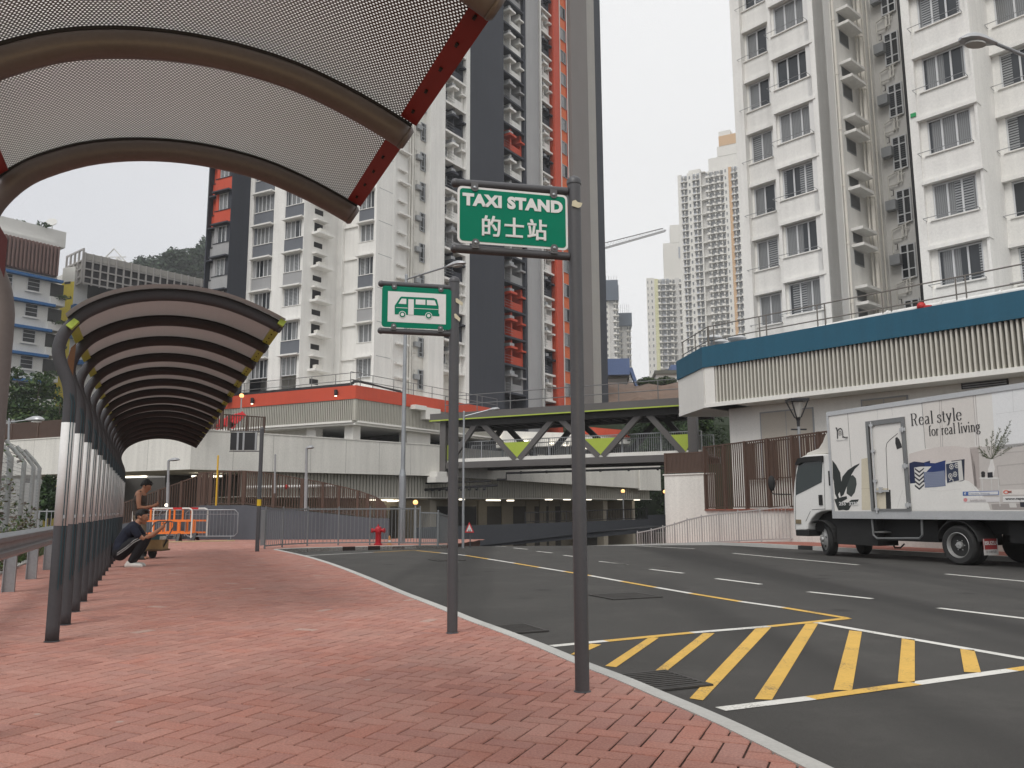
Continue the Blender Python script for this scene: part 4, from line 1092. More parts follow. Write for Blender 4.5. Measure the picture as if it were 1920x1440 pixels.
def tbay(fr, s0, s1, o, ws0, ws1, n, wh=1.62, hood=.16, left_jamb=True):
    for k, z in tz:
        TB.fbox(fr, s0, s1, o-.42, o, z+.0, z+TST-wh-hood, 0)
        TB.fbox(fr, s0-.04, s1+.04, o-.42, o+.10, z-hood, z-.002, 0)
        TB.fbox(fr, s0, ws0, o-.42, o-.15, z-hood-wh, z-hood, 0)
        if s1-ws1 > .02: TB.fbox(fr, ws1, s1, o-.42, o-.15 if s1-ws1 > .3 else o-.002, z-hood-wh, z-hood, 0)
        TW.add(fr, (ws0+ws1)/2, o-.19, z-hood-wh+.06, ws1-ws0, wh-.10, n, ALU, GLASSW, 0, 0)
        # drying rack of thin bars under the sill
        zr = z+TST-wh-hood+.04
        TB.tube([fr.P(ws0-.25, o+.02, zr), fr.P(ws0-.25, o+.42, zr+.02), fr.P(ws1+.1, o+.42, zr+.02), fr.P(ws1+.1, o+.02, zr)], .016, 4, 3)
        TB.fbox(fr, ws0-.1, ws1+.1, o-.02, o+.07, zr-.05, zr, 0)
sA, sB, sC, sD = tu(1388, -1.0, 330), tu(1408, -1.0, 330), tu(1460, -1.0, 330), tu(1460, -.1, 330)
TB.fbox(fT, sA, tu(1540), -11, -1.45, 0, ztt, 0)
TB.fbox(fT, sA, sA+.55, -2, -.75, 0, ztt, 0)
tbay(fT, sA+.55, sC+.1, -1.0, tu(1413, -1.2, 330), tu(1453, -1.2, 330), 2)
TB.fbox(fT, sD-.12, sD+.05, -1.5, -.02, 0, ztt, 0)
TB.fbox(fT, sD, tu(1541), -1.5, -.45, 0, ztt, 0)
tbay(fT, sD+.05, tu(1536), 0, tu(1466, -.2), tu(1530, -.2), 3)
TB.fbox(fT, tu(1532.5), tu(1542), -1, .06, 0, ztt, 0)
# light well: its left wall runs back from the bay, the back wall faces the road
cwl = fT.P(tu(1542), 0, 0); fV = Fr(cwl, 180-41.6-90, (1, -.9, 0))
if fV.d.y < 0: fV = Fr(cwl, 180-41.6+90, (1, -.9, 0))
vu = lambda u, v=300, o=0: fV.s_(u, v, o)
vEnd = vu(1652)
TB.fbox(fV, 0.0, vEnd, -.5, 0, 0, ztt, 7)  # white wall in shade; the shade is put into a slightly greyer colour
g1 = vu(1574)
TB.fbox(fV, g1, vEnd, -.4, .03, 0, ztt, 0)
for k, z in tz:
    a, b = vu(1588), vu(1606); c = vu(1620)
    for zo in (-.35, -1.15):
        TB.fbox(fV, a-.15, b+.30, .03, .62, z+zo-.14, z+zo, 0)
    TB.fbox(fV, a+.04, b-.09, .02, .05, z-.95, z-.52, 8); TB.fbox(fV, a+.04, b-.09, .02, .05, z-2.0, z-1.42, 8)
    TB.fbox(fV, a+.0, b-.03, .02, .04, z-1.0, z-.46, 3); TB.fbox(fV, a, b-.03, .02, .04, z-2.08, z-1.36, 3)
    TB.fbox(fV, vu(1628), vu(1632), .0, .10, z-1.9, z-.5, 4)
for u, rr, o in ((1580, .065, .16), (1622, .05, .2), (1630, .10, .35), (1636, .05, .25), (1645, .04, .15)):
    TB.tube([fV.P(vu(u, 300, o), o, 6), fV.P(vu(u, 300, o), o, ztt)], rr, 7, 6)
    for k, z in tz: TB.lathe([(rr*1.35, 0), (rr*1.35, .12)], fV.P(vu(u, 300, o), o, z-1.3), 7, 6)
cbk = fV.P(vEnd-.1, 0, 0); fK = Fr(cbk, RAZ)
ku = lambda u, o=0, v=300: fK.s_(u, v, o)
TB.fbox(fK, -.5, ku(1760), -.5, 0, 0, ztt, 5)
for k, z in tz:
    a, b = ku(1678, 0, 330), ku(1706, 0, 330)
    TW.add(fK, (a+b)/2, .11, z-2.3, b-a, 1.75, 2, ALU, GLASSD, .45, .45)
    TB.fbox(fK, ku(1660), ku(1660)+.5, .05, .42, z-1.55, z-1.05, 3)
    y = .12
    TB.tube([fK.P(ku(1665), y, z-.2), fK.P(ku(1682), y, z-.2), fK.P(ku(1682), y, z+.25), fK.P(ku(1696), y, z+.25)], .04, 5, 2)
    TB.tube([fK.P(ku(1684), y, z-.15), fK.P(ku(1684), y, z+.45), fK.P(ku(1690), y, z+.45), fK.P(ku(1690), y, z-.15), fK.P(ku(1684), y, z-.15)], .04, 5, 2)
    TB.tube([fK.P(ku(1664), y, z-.9), fK.P(ku(1664), y, z+.3), fK.P(ku(1700), y, z+.55)], .035, 5, 2)
    TB.tube([fK.P(ku(1668), y, z-.75), fK.P(ku(1672), y, z-.75), fK.P(ku(1672), y, z-.45), fK.P(ku(1668), y, z-.45)], .02, 4, 4)
TB.tube([fK.P(ku(1711), .1, 6), fK.P(ku(1711), .1, ztt)], .09, 7, 4)
# right block
s3 = tu(1712); s4 = tu(1841)
TB.fbox(fT, s3, s4, -9, -.45, 0, ztt, 0)
TB.fbox(fT, s3, tu(1728), -1, .05, 0, ztt, 0)
tbay(fT, tu(1728), s4, 0, tu(1744, -.2), tu(1828, -.2), 3)
TB.fbox(fT, tu(1836), s4+.01, -.6, .004, 0, ztt, 0)
# set-back bay at the frame's edge
fX = Fr(fT.P(s4, 0, 0), RAZ-90, (1, -.9, 0))
sb = 2.2
TB.fbox(fT, s4-.2, s4+7, -9, -sb-.45, 0, ztt, 0)
s5 = tu(1872, -sb)
tbay(fT, s5, s5+2.9, -sb, s5+.35, s5+2.6, 3)
TB.fbox(fT, s5-.9, s5, -sb-.6, -sb+.02, 0, ztt, 0)
TB.build('walls', Tm, rt)
TW.finish(rt)
# small green sign on the pier
s0, z0 = fT.on(1711, 216, .1); m = MB(); m.fbox(fT, s0-.09, s0+.13, .06, .1, z0-.08, z0+.09); 
tag(m.build('exit_plate', mat('green_plate', (.02, .30, .10), .5)), 'tiny green plate on the white pier of the right tower', 'plate')

# ---- podium with the blue band
dq = ray(1316, 670); Bp = CAM + dq*(36.3/dq.dot(FW))
bR = Fr(Bp, RAZ); bl = thing('podium_building', 'pale slatted podium with petrol blue roof band behind the truck', 'podium building', (Bp.x, Bp.y, 0))
bzs = [bR.z_(1316, v) for v in (651, 689.5, 757)]
bS = MB(); bm2 = [WHITE, BLUE, OFFW, GALV, BLACKM, STONEG, DIM]
sE = 26.0
# return at the left end: heads away from the road
qd = ray(1268, 695); 
fQ = Fr(Bp, -7, (-1, -.1, 0))
LQ = fQ.s_(1268.5, 695)
zT, zB1, zS = bzs
bS.fbox(bR, 0, sE, -.5, 0, zB1, zT, 1); bS.fbox(fQ, -.0, LQ, -.5, 0, zB1, zT, 1)
# white boxed end and soffit
bS.fbox(fQ, .05, LQ, -.4, -.06, zS, zB1-.002, 0); bS.fbox(bR, .06, .55, -.5, -.06, zS, zB1-.002, 0)
bS.fbox(bR, .5, sE, -1.2, -.85, zS, zB1-.002, 5)
bS.fbox(bR, .0, sE, -3.5, -.04, zS-.18, zS-.001, 0)
bS.prism([fQ.P(LQ, -.04, zS-.18), fQ.P(0, -.04, zS-.18), bR.P(1.5, -.04, zS-.18), bR.P(1.5, -6, zS-.18), fQ.P(LQ, -5, zS-.18)], (0, 0, .17), 0)
bS.prism([fQ.P(LQ, -.1, zT-.35), fQ.P(0, -.1, zT-.35), bR.P(sE, -.1, zT-.35), bR.P(sE, -8, zT-.35), bR.P(0, -8, zT-.35)], (0, 0, .3), 3)
# pipes and dark louvre seen behind the fins
for z in (.35, .8, 1.2): bS.tube([bR.P(1, -.7, zS+z), bR.P(sE, -.7, zS+z)], .05, 6, 3)
# wall under the overhang, doors, vents
wo = -1.25
sw0 = bR.s_(1368, 800, wo)
bS.fbox(bR, sw0, sE, wo-6, wo, -.5, zS-.18, 0)
bm2.append(mat('beige_door_paint', (.44, .40, .345), .7, .08, 1, 20)); FIN2 = mat('pale_stone_fin', (.56, .54, .48), .8, .08, 1, 20, streak=.3)
def wdoor(ua, ub, va, vb, m=7, o=wo):
    a, za = bR.on(ua, va, o); b, zb = bR.on(ub, va, o); z_b2 = bR.z_((ua+ub)/2, vb, o); z_t2 = bR.z_((ua+ub)/2, va, o)
    bS.fbox(bR, a-.06, b+.06, o-.05, o+.03, z_b2, z_t2+.06, 3)
    bS.fbox(bR, a, b, o-.05, o+.045, z_b2, z_t2, m)
    bS.fbox(bR, (a+b)/2-.012, (a+b)/2+.012, o, o+.055, z_b2, z_t2, 3)
wdoor(1427, 1523, 771, 960)
wdoor(1617, 1700, 748, 860, 7)
s_, z_ = bR.on(1846, 715, wo); bS.fbox(bR, s_-.75, s_+.75, wo, wo+.05, z_-.2, z_+.22, 4)
for k in range(5): bS.fbox(bR, s_-.7, s_+.7, wo+.05, wo+.075, z_-.17+k*.08, z_-.13+k*.08, 3)
s_, z_ = bR.on(1638, 757, wo); bS.fbox(bR, s_-.3, s_+.3, wo+.04, wo+.06, z_-.18, z_-.05, 4); bS.fbox(bR, s_+.7, s_+1.3, wo+.04, wo+.06, z_-.18, z_-.05, 4)
bS.build('walls', bm2, bl)
fins('louvre_screen', bR, .62, sE, -.42, -.10, zS+.003, zB1-.003, .172, .066, FIN2, bl)
rr2 = roof_rail('roof_railing', 'brownish grey railing along the roof edge above the blue band', bR, .1, sE, -.35, zT, .95, 2.55, None, (1.0, .35), mat('dull_brown_railing', (.16, .145, .13), .5, .1), True)
roof_rail('', '', fQ, .0, LQ, -.35, zT, .95, 2.0, rr2, (1.0, .35), mat('dull_brown_railing', (.16, .145, .13)))
pw = MB(); pw.tube([bR.P(4.8, -.42, zT+.02), bR.P(8, -.42, zT+.10), bR.P(sE, -.42, zT+.12)], .10, 10, 0)
for k in range(9): pw.lathe([(.14, 0), (.14, .07)], bR.P(8+k*1.9, -.42, zT+.10), 10, 0, bR.d)
s_, z_ = bR.on(1727, 572, -.3); pw.ball(bR.P(s_, -.3, zT+.13), .16, 1, 8, 6); pw.tube([bR.P(s_, -.3, zT+.1), bR.P(s_+.35, -.3, zT+.05)], .07, 6, 1)
tag(pw.build('water_pipe', [WHITE2, mat('red_valve_paint', (.45, .02, .02))], None, True), 'white pipe with a red valve along the blue roof edge', 'pipe')
bt = MB(); s_, z_ = bR.on(1372, 628, -1.2)
for k in range(7):
    a = s_+random.uniform(-1.0, 1.2); bt.ball(bR.P(a, -1.2+random.uniform(-.3, .3), zT+.15+.2*(k//3)), .32, 0, 10, 6, (1.3, 1, .45))
tag(bt.build('plastic_bundle', mat('grey_white_plastic', (.55, .56, .57), .4, .2, 3, 12), None, True), 'heap of pale plastic bundles on the roof behind the railing', 'bundle')

# ---- retaining wall, brown fences and ramp on the right
FB = Vector((7.95, 32.6, 0)); q = AY(1325, 950, 32.6); FB = Vector((q.x, q.y, 0))
fF = Fr(FB, 180-20.5)                           # fence line, heading towards the viewer
rw = thing('retaining_wall', 'plain white retaining wall below the brown fence, right of the footbridge', 'retaining wall', (FB.x, FB.y, 0))
m = MB()
fG = Fr(FB, -52, (-.5, -1, 0)); sG = fG.s_(1247, 940)
ztw = fG.z_(1325, 889)
m.fbox(fG, -.2, sG, -.35, 0, -1.8, ztw)
m.fbox(fG, -.25, sG+.05, -.4, .04, ztw, ztw+.05)
m.fbox(fF, -.3, 15, -.35, -.02, -1.2, fF.z_(1400, 957))
m.fbox(fF, -.3, 15, -2.2, -2.0, -1.2, fF.z_(1400, 895)) 
m.build('walls', [OFFW], rw)
m = MB(); m.fbox(fF, -.2, 15, -.38, .05, fF.z_(1400, 957), fF.z_(1400, 957)+.06); m.build('coping', mat('red_brick_coping', (.26, .10, .07), .9, .2), rw)
def bar_fence(name, label, fr, s0, s1, o, zb, zt, pitch, post, m, bw=.03, bd=.03, pw=.10, group=None, toprail=True, bottomrail=True):
    """vertical bars between posts; zb, zt are functions of the distance along"""
    t = thing(name, label, 'fence', fr.P(s0, o, zb(s0)), group)
    b = MB(); n = int(abs(s1-s0)/pitch); sg = 1 if s1 > s0 else -1
    for k in range(n+1):
        a = s0+sg*k*pitch; b.fbox(fr, a-bw/2, a+bw/2, o-bd/2, o+bd/2, zb(a)+.05, zt(a)-.02)
    kk = max(2, int(abs(s1-s0)/1.0))
    for k in range(kk):
        a, c = s0+(s1-s0)*k/kk, s0+(s1-s0)*(k+1)/kk
        if toprail: b.bar(fr.P(a, o, zt(a)), fr.P(c, o, zt(c)), .05, .05)
        if bottomrail: b.bar(fr.P(a, o, zb(a)+.06), fr.P(c, o, zb(c)+.06), .04, .04)
    b.build('bar_panel', m, t)
    npst = max(1, int(round(abs(s1-s0)/post)))
    for k in range(npst+1):
        a = s0+(s1-s0)*k/npst; q = MB(); q.fbox(fr, a-pw/2, a+pw/2, o-pw/2, o+pw/2, zb(a)-.02, zt(a)+.03); q.build('post', m, t)
    return t
zb0 = fF.z_(1400, 957)+.06
ztf = fF.z_(1325, 838)
bar_fence('fence', 'tall brown bar fence on the white wall left of the truck', fF, 0, 13, 0, lambda s: zb0, lambda s: ztf, .125, 1.35, BROWN, .024, .04, .11)
bar_fence('fence', 'brown bar fence behind the taller brown fence by the lantern', fF, 0, 13, -1.9, lambda s: fF.z_(1400, 897), lambda s: ztf+.15, .125, 1.9, BROWN, .028, .04, .08)
m_z = fG.z_(1300, 848)
bar_fence('fence', 'dark brown closed fence on top of the white retaining wall', fG, 0, sG, -.15, lambda s: ztw+.05, lambda s: m_z, .06, 1.2, BROWN, .045, .03, .09)

# ---- footbridge
BO = AY(828, 800, 49.3); fB = Fr(BO, 117); Lb = fB.s_(1310, 800)
br_ = thing('footbridge', 'covered grey footbridge with lime green panels and zigzag truss', 'footbridge', (BO.x, BO.y, 0))
bz = lambda v, u=900: fB.z_(u, v)
def bzz(px, py): return fB.on(800+px/3.692, 700+py/3.692)
z_rt = bzz(600, 250)[1]; z_rb = bzz(600, 304)[1]; z_lime = bzz(600, 296)[1]; z_bm = bzz(600, 345)[1]
z_kt = bzz(700, 572)[1]; z_db = bzz(700, 597)[1]; z_d0 = bzz(700, 642)[1]
BW_ = 3.6
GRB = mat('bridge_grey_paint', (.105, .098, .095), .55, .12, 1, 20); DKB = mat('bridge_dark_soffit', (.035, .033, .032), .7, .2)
m = MB()
m.fbox(fB, -.6, Lb, -BW_-.3, .35, z_lime, z_rt, 0); m.fbox(fB, -.62, Lb, .30, .40, z_rb, z_lime, 1)
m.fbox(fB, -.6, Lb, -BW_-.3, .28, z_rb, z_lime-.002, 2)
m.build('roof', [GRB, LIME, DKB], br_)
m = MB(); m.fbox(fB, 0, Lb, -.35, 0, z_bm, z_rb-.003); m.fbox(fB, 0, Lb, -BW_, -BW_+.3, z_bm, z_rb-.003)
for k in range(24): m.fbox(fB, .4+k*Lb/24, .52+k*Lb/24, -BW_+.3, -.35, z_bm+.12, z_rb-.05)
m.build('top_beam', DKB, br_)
m = MB(); m.fbox(fB, -.3, Lb+.3, -.4, .05, z_d0, z_db); m.fbox(fB, -.3, Lb+.3, -BW_-.05, -BW_+.4, z_d0, z_db); m.fbox(fB, -.3, Lb+.3, -BW_+.4, -.4, z_d0+.25, z_db-.03); m.build('deck_beam', GRB, br_)
m = MB(); m.fbox(fB, 0, Lb, -.55, -.12, z_db+.001, z_kt); m.build('kerb', WHITE, br_)
apx = [fB.s_(u, 790) for u in (896, 1041, 1206)]
bots = [fB.s_(u, 858) for u in (838, 968, 1125, 1285)]
apx = [apx[0]-(bots[1]-apx[0]) if False else a for a in apx]
def diag(a, za, b, zb_, o, mm, nm='diagonal'):
    q = MB(); q.bar(fB.P(a, o, za), fB.P(b, o, zb_), .22, .30, 0, (0, 0, 1)); q.build(nm, mm, br_)
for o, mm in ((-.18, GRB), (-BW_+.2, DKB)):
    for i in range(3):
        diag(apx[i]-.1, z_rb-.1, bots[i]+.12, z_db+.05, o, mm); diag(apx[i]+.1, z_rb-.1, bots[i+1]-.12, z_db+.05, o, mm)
hh = (z_rb-z_db)
for i, b0 in enumerate(bots):
    la = (b0-apx[i-1])*.44 if i > 0 else .9; lb = (apx[i]-b0)*.44 if i < 3 else .2
    if i == 3: lb = .5
    q = MB(); zt_ = z_db+hh*.42
    q.prism([fB.P(b0, -.16, z_db+.1), fB.P(b0-la*.95, -.16, zt_), fB.P(b0+lb*.95, -.16, zt_)], fB.n*.05); q.build('infill_panel', LIME, br_)
m = MB(); m.fbox(fB, -.05, .35, -.5, .12, z_d0-.2, z_rb); m.build('end_post', GRB, br_)
m = MB(); a = fB.s_(1291, 830); m.fbox(fB, a, a+.45, -.4, .1, z_d0-3, z_rb); m.build('end_post', GRB, br_)
def rail_on(fr, s0, s1, o, z, h, parent, nm='bar_rail', pitch=.12, m_=GALV, posts=1.9):
    b = MB(); n = int((s1-s0)/pitch)
    for k in range(n+1): b.fbox(fr, s0+k*pitch-.008, s0+k*pitch+.008, o-.008, o+.008, z+.08, z+h)
    b.bar(fr.P(s0, o, z+h), fr.P(s1, o, z+h), .05, .05); b.bar(fr.P(s0, o, z+.08), fr.P(s1, o, z+.08), .03, .03)
    n = max(1, int((s1-s0)/posts))
    for k in range(n+1): a = s0+(s1-s0)*k/n; b.fbox(fr, a-.03, a+.03, o-.03, o+.03, z, z+h)
    return b.build(nm, m_, parent)
rail_on(fB, .3, Lb, -.5, z_kt-.15, 1.15, br_); rail_on(fB, .3, Lb, -BW_+.5, z_kt-.15, 1.15, br_)
m = MB(); zz_ = z_d0-.35; s8 = bzz(470, 690)[0]
m.tube([fB.P(s8, -.3, zz_-.35), fB.P(s8+.6, -.3, zz_-.35), fB.P(s8+.6, -.3, zz_), fB.P(Lb*.97, -.3, zz_+.05), fB.P(Lb*.97, -.3, zz_-.1)], .06, 6)
for k in range(8): m.lathe([(.09, 0), (.09, .1)], fB.P(s8+1.5+k*1.6, -.3, zz_+.01), 6, 0, fB.d)
m.tube([fB.P(-1.5, .4, zz_-.9), fB.P(s8+.4, .4, zz_-.7)], .07, 6); m.tube([fB.P(-1.0, .4, zz_-.5), fB.P(s8, .4, zz_-.45)], .05, 6)
for k in range(10): m.lathe([(.1, 0), (.1, .1)], fB.P(-1.4+k*.5, .4, zz_-.88), 6, 0, fB.d)
m.build('pipe', BLACKM, br_)
rl = roof_rail('roof_railing', 'thin grey railing on the roof of the footbridge', fB, 0, Lb, -.4, z_rt, 1.1, 2.2)

# ---- ramp with a dark grey parapet beyond the crest of the road
RA = AY(860, 1000, 44.0); fD = Fr(RA, 83, (0, -1, 0)); LD = fD.s_(1256, 985)
dr = thing('ramp_wall', 'dark grey ramp parapet beyond the crest of the road, under the footbridge', 'ramp wall', (RA.x, RA.y, 0))
m = MB()
za, zb_ = fD.z_(870, 985), fD.z_(1170, 973.5); s1 = fD.s_(1215, 973)
zc, zd = fD.z_(870, 1026), fD.z_(1250, 989)
S0 = fD.s_(780, 990)
m.hexa([fD.P(S0, 0, zc-.3), fD.P(s1, 0, zd+.1), fD.P(s1, -.3, zd+.1), fD.P(S0, -.3, zc-.3), fD.P(S0, 0, za-.1), fD.P(s1, 0, zb_), fD.P(s1, -.3, zb_), fD.P(S0, -.3, za-.1)], 0)
m.hexa([fD.P(s1, 0, zd+.1), fD.P(LD+2, 0, zd), fD.P(LD+2, -.3, zd), fD.P(s1, -.3, zd+.1), fD.P(s1, 0, zb_+.22), fD.P(LD+2, 0, zb_+.26), fD.P(LD+2, -.3, zb_+.26), fD.P(s1, -.3, zb_+.22)], 0)
m.hexa([fD.P(S0, -.1, zc-.3), fD.P(LD+2, -.1, zd), fD.P(LD+2, -6, zd), fD.P(S0, -6, zc-.3), fD.P(S0, -.1, zc+.05), fD.P(LD+2, -.1, zd+.2), fD.P(LD+2, -6, zd+.2), fD.P(S0, -6, zc+.05)], 0)
for u in (1100, 1210): a = fD.s_(u, 1000, -3); m.fbox(fD, a, a+.6, -3.5, -3, -2, zd, 1)
m.build('parapet', [mat('slate_grey_paint', (.040, .043, .050), .8, .12, .5, 12, streak=.4), CONC], dr)
bar_fence('railing', 'low dark railing along the top of the dark grey ramp parapet', fD, fD.s_(985, 975, -.1), s1, -.15, lambda s: za+(zb_-za)*(s/s1), lambda s: za+(zb_-za)*(s/s1)+.55, .14, 2.2, BLACKM, .02, .02, .05)
# ============================================================ FAR TOWERS, SCHOOL, HILLS, TREES
FWALL = mat('far_cream_wall', (.74, .725, .68), .9, .05, .05, 1)
FWALL2 = mat('far_grey_wall', (.62, .61, .59), .9, .05, .05, 1)
FGREY = mat('far_blue_grey_bay', (.40, .42, .46), .9, .06, .05, 1)
FYEL = mat('far_pale_yellow', (.66, .65, .42), .9, .05, .05, 1)
FORA = mat('far_ochre_strip', (.62, .42, .25), .9, .05, .05, 1)
NET = mat('far_blue_grey_netting', (.10, .125, .16), .9, .2, .3, 3)
FGL = glass_mat('far_window_glass', (.16, .165, .17), (.36, .365, .37), rough=.3)
FM = [FWALL, FWALL2, FGREY, FYEL, FORA, NET, BLACKM]
def far_tower(label, u_ref, v_ref, Y, az, vtop, cols, sto=2.8, zb=-5, depth=16, crown=None, xtra=None, refv=600):
    O = AY(u_ref, v_ref, Y); fr = Fr(O, az); t = thing('far_tower', label, 'apartment tower', (O.x, O.y, 0))
    zt = fr.z_(u_ref, vtop); b = MB(); W = Wins()
    S = lambda u: fr.s_(u, refv)
    sa, sb = S(cols[0][0]), S(cols[-1][1])
    b.fbox(fr, sa, sb, -depth, -1.4, zb, zt, 0)
    n = int((zt-zb)/sto)
    for (ua, ub, kind) in cols:
        a, c = S(ua), S(ub)
        if a > c: a, c = c, a
        L = c-a
        if kind == 'pier': b.fbox(fr, a, c, -2, 0, zb, zt+.6, 0)
        elif kind == 'grey': b.fbox(fr, a, c, -2, -.4, zb, zt+.3, 1)
        elif kind == 'yellow': b.fbox(fr, a, c, -2, .1, zb, zt-22, 0); b.fbox(fr, a, c, -2, .12, zt-46, zt, 3)
        elif kind == 'ochre': b.fbox(fr, a, c, -2, -.2, zb, zt, 4)
        elif kind == 'small':
            b.fbox(fr, a, c, -2, 0, zb, zt+.6, 0)
            for k in range(n): W.add(fr, a+L*.45, .11, zt-(k+1)*sto+.9, L*.26, 1.2, 1, DALU, FGL)
        elif kind == 'fin':
            b.fbox(fr, a, a+.5, -2, .6, zb, zt, 0); b.fbox(fr, a, c, -2, -1.0, zb, zt, 1)
            for k in range(0, n, 2): b.fbox(fr, a, c, -1.2, .6, zt-k*sto-.3, zt-k*sto, 0)
        elif kind in ('bay', 'gbay'):
            wm = 2 if kind == 'gbay' else 0
            b.fbox(fr, a, c, -2, -.5, zb, zt, wm)
            for k in range(n):
                z = zt-(k+1)*sto
                b.fbox(fr, a-.2, c+.2, -.6, .75, z-.16, z+.12, 0)
                b.fbox(fr, a, a+L*.45, -.5, .15, z+.1, z+.85, wm)
                b.fbox(fr, a+L*.42, a+L*.52, -.5, .4, z, z+sto*.9, 0)
                b.fbox(fr, a+L*.40, a+L*.60, .1, .9, z+1.3, z+1.7, 0)
                W.add(fr, a+L*.22, -.36, z+.85, L*.36, 1.35, 2, DALU, FGL)
                W.add(fr, a+L*.76, -.36, z+.45, L*.40, 1.8, 2, DALU, FGL)
    if crown: crown(b, fr, S, zt)
    b.build('walls', FM, t); W.finish(t, 60)
    return t
far_tower('tallest far cream tower with stacked bays, just left of the white tower', 1340, 600, 300, 118, 318,
          [(1280, 1287, 'pier'), (1287, 1298, 'gbay'), (1298, 1309, 'small'), (1309, 1323, 'gbay'), (1323, 1334, 'fin'), (1334, 1346, 'bay'), (1346, 1356, 'bay'), (1356, 1368, 'bay'), (1368, 1378, 'small'), (1378, 1384, 'ochre'), (1384, 1394, 'gbay'), (1394, 1410, 'bay')],
          crown=lambda b, fr, S, zt: (b.fbox(fr, S(1340), S(1400), -10, -.5, zt, zt+5, 0), b.fbox(fr, S(1358), S(1400), -9, -.4, zt+5, zt+9, 0), b.fbox(fr, S(1362), S(1400), -9, -.3, zt+9, zt+13, 4), b.fbox(fr, S(1362), S(1385), -8, -.6, zt+13, zt+15, 0), b.fbox(fr, S(1300), S(1322), -8, -1, zt, zt+2, 0)))
far_tower('pale far tower with a yellowish strip, left of the tallest far tower', 1250, 600, 345, 100, 522,
          [(1214, 1220, 'small'), (1220, 1229, 'small'), (1229, 1236, 'yellow'), (1236, 1244, 'bay'), (1244, 1257, 'gbay'), (1257, 1268, 'bay'), (1268, 1276, 'grey'), (1276, 1284, 'bay'), (1284, 1296, 'gbay')],
          crown=lambda b, fr, S, zt: (b.fbox(fr, S(1248), S(1296), -12, -1, zt, zt+16, 0), b.fbox(fr, S(1262), S(1296), -12, -.9, zt+16, zt+24, 0), b.fbox(fr, S(1277), S(1283), -1, -.8, zt+9, zt+14, 2)))
def netc(b, fr, S, zt):
    b.fbox(fr, S(1126), S(1161), -14, 1.5, zt-7, zt, 5); b.fbox(fr, S(1126), S(1160), -13, 1, zt, zt+2.5, 5)
    for k in range(7): b.fbox(fr, S(1128+k*5), S(1128.4+k*5), -3, -2.6, zt, zt+5.5, 6)
far_tower('far unfinished tower under blue grey netting beside the dark tower', 1145, 620, 365, 95, 536,
          [(1120, 1128, 'grey'), (1128, 1135, 'small'), (1135, 1143, 'small'), (1143, 1151, 'grey'), (1151, 1160, 'bay')], crown=netc)
def netd(b, fr, S, zt):
    b.fbox(fr, S(1158), S(1184.5), -12, 1.5, zt-6, zt, 5)
    for k in range(6): b.fbox(fr, S(1160+k*4), S(1160.3+k*4), -3, -2.6, zt, zt+5, 6)
far_tower('shorter far unfinished tower with a netted top, right of its twin', 1172, 640, 375, 95, 588,
          [(1158, 1166, 'bay'), (1166, 1175, 'grey'), (1175, 1182, 'bay')], crown=netd)
# lattice jib of a tower crane behind the dark tower
a, b_ = AY(1100, 474, 300), AY(1249, 431.5, 300)
cr = MB(); a2, b2 = AY(1100, 464, 300), AY(1243, 428, 300)
d2 = Vector((0, 1.6, 0))
for p, q in ((a, b_), (a+d2, b_+d2), (a2, b2)): cr.tube([p, q], .16, 4)
for k in range(24):
    p = a.lerp(b_, k/24); q = a2.lerp(b2, (k+.5)/24); r_ = a.lerp(b_, (k+1)/24)
    cr.tube([p, q], .05, 3); cr.tube([q, r_], .05, 3)
tag(cr.build('crane_jib', mat('crane_grey', (.07, .06, .05), .6, .1)), 'thin lattice crane jib slanting across the white sky', 'crane jib')

# blue hoarding and low concrete house on the hillside
HB = AY(1180, 700, 130.0); fH = Fr(HB, 95); hs = thing('hillside_shed', 'small blue and grey shed on the slope beyond the footbridge', 'shed', (HB.x, HB.y, 0))
m = MB(); S = lambda u: fH.s_(u, 700); Z = lambda v: fH.z_(1180, v)
m.fbox(fH, S(1118), S(1176), -6, 0, Z(745), Z(707), 0); m.fbox(fH, S(1118), S(1180), -6, .3, Z(709), Z(705), 3)
m.build('walls', [STONEG, mat('faded_blue_hoarding', (.13, .19, .36), .8, .1, .3, 4), BROWN, mat('mossy_grey', (.15, .15, .125), .9, .2, .3, 4)], hs)
m = MB(); m.fbox(fH, S(1135), S(1180), -4, 1.5, Z(705), Z(675), 0); m.prism([fH.P(S(1178), 1.4, Z(692)), fH.P(S(1185), 1.4, Z(692)), fH.P(S(1196), 1.4, Z(727)), fH.P(S(1191), 1.4, Z(727))], fH.n*-2, 0)
m.build('blue_roof', _MC['faded_blue_hoarding'], hs)
m = MB(); m.fbox(fH, S(1230), S(1275), -6, 0, Z(722), Z(703), 0); m.fbox(fH, S(1228), S(1275), -6, .4, Z(703), Z(696), 1)
t2 = thing('hillside_house', 'low pale house with a dark roof on the slope left of the blue podium band', 'house', fH.P(S(1250), 0, Z(722)))
m.build('walls', [WHITE, _MC['mossy_grey']], t2)
m = MB(); m.fbox(fH, S(1258), S(1276), -5, .2, Z(696), Z(686), 0); m.build('blue_roof', _MC['faded_blue_hoarding'], t2)

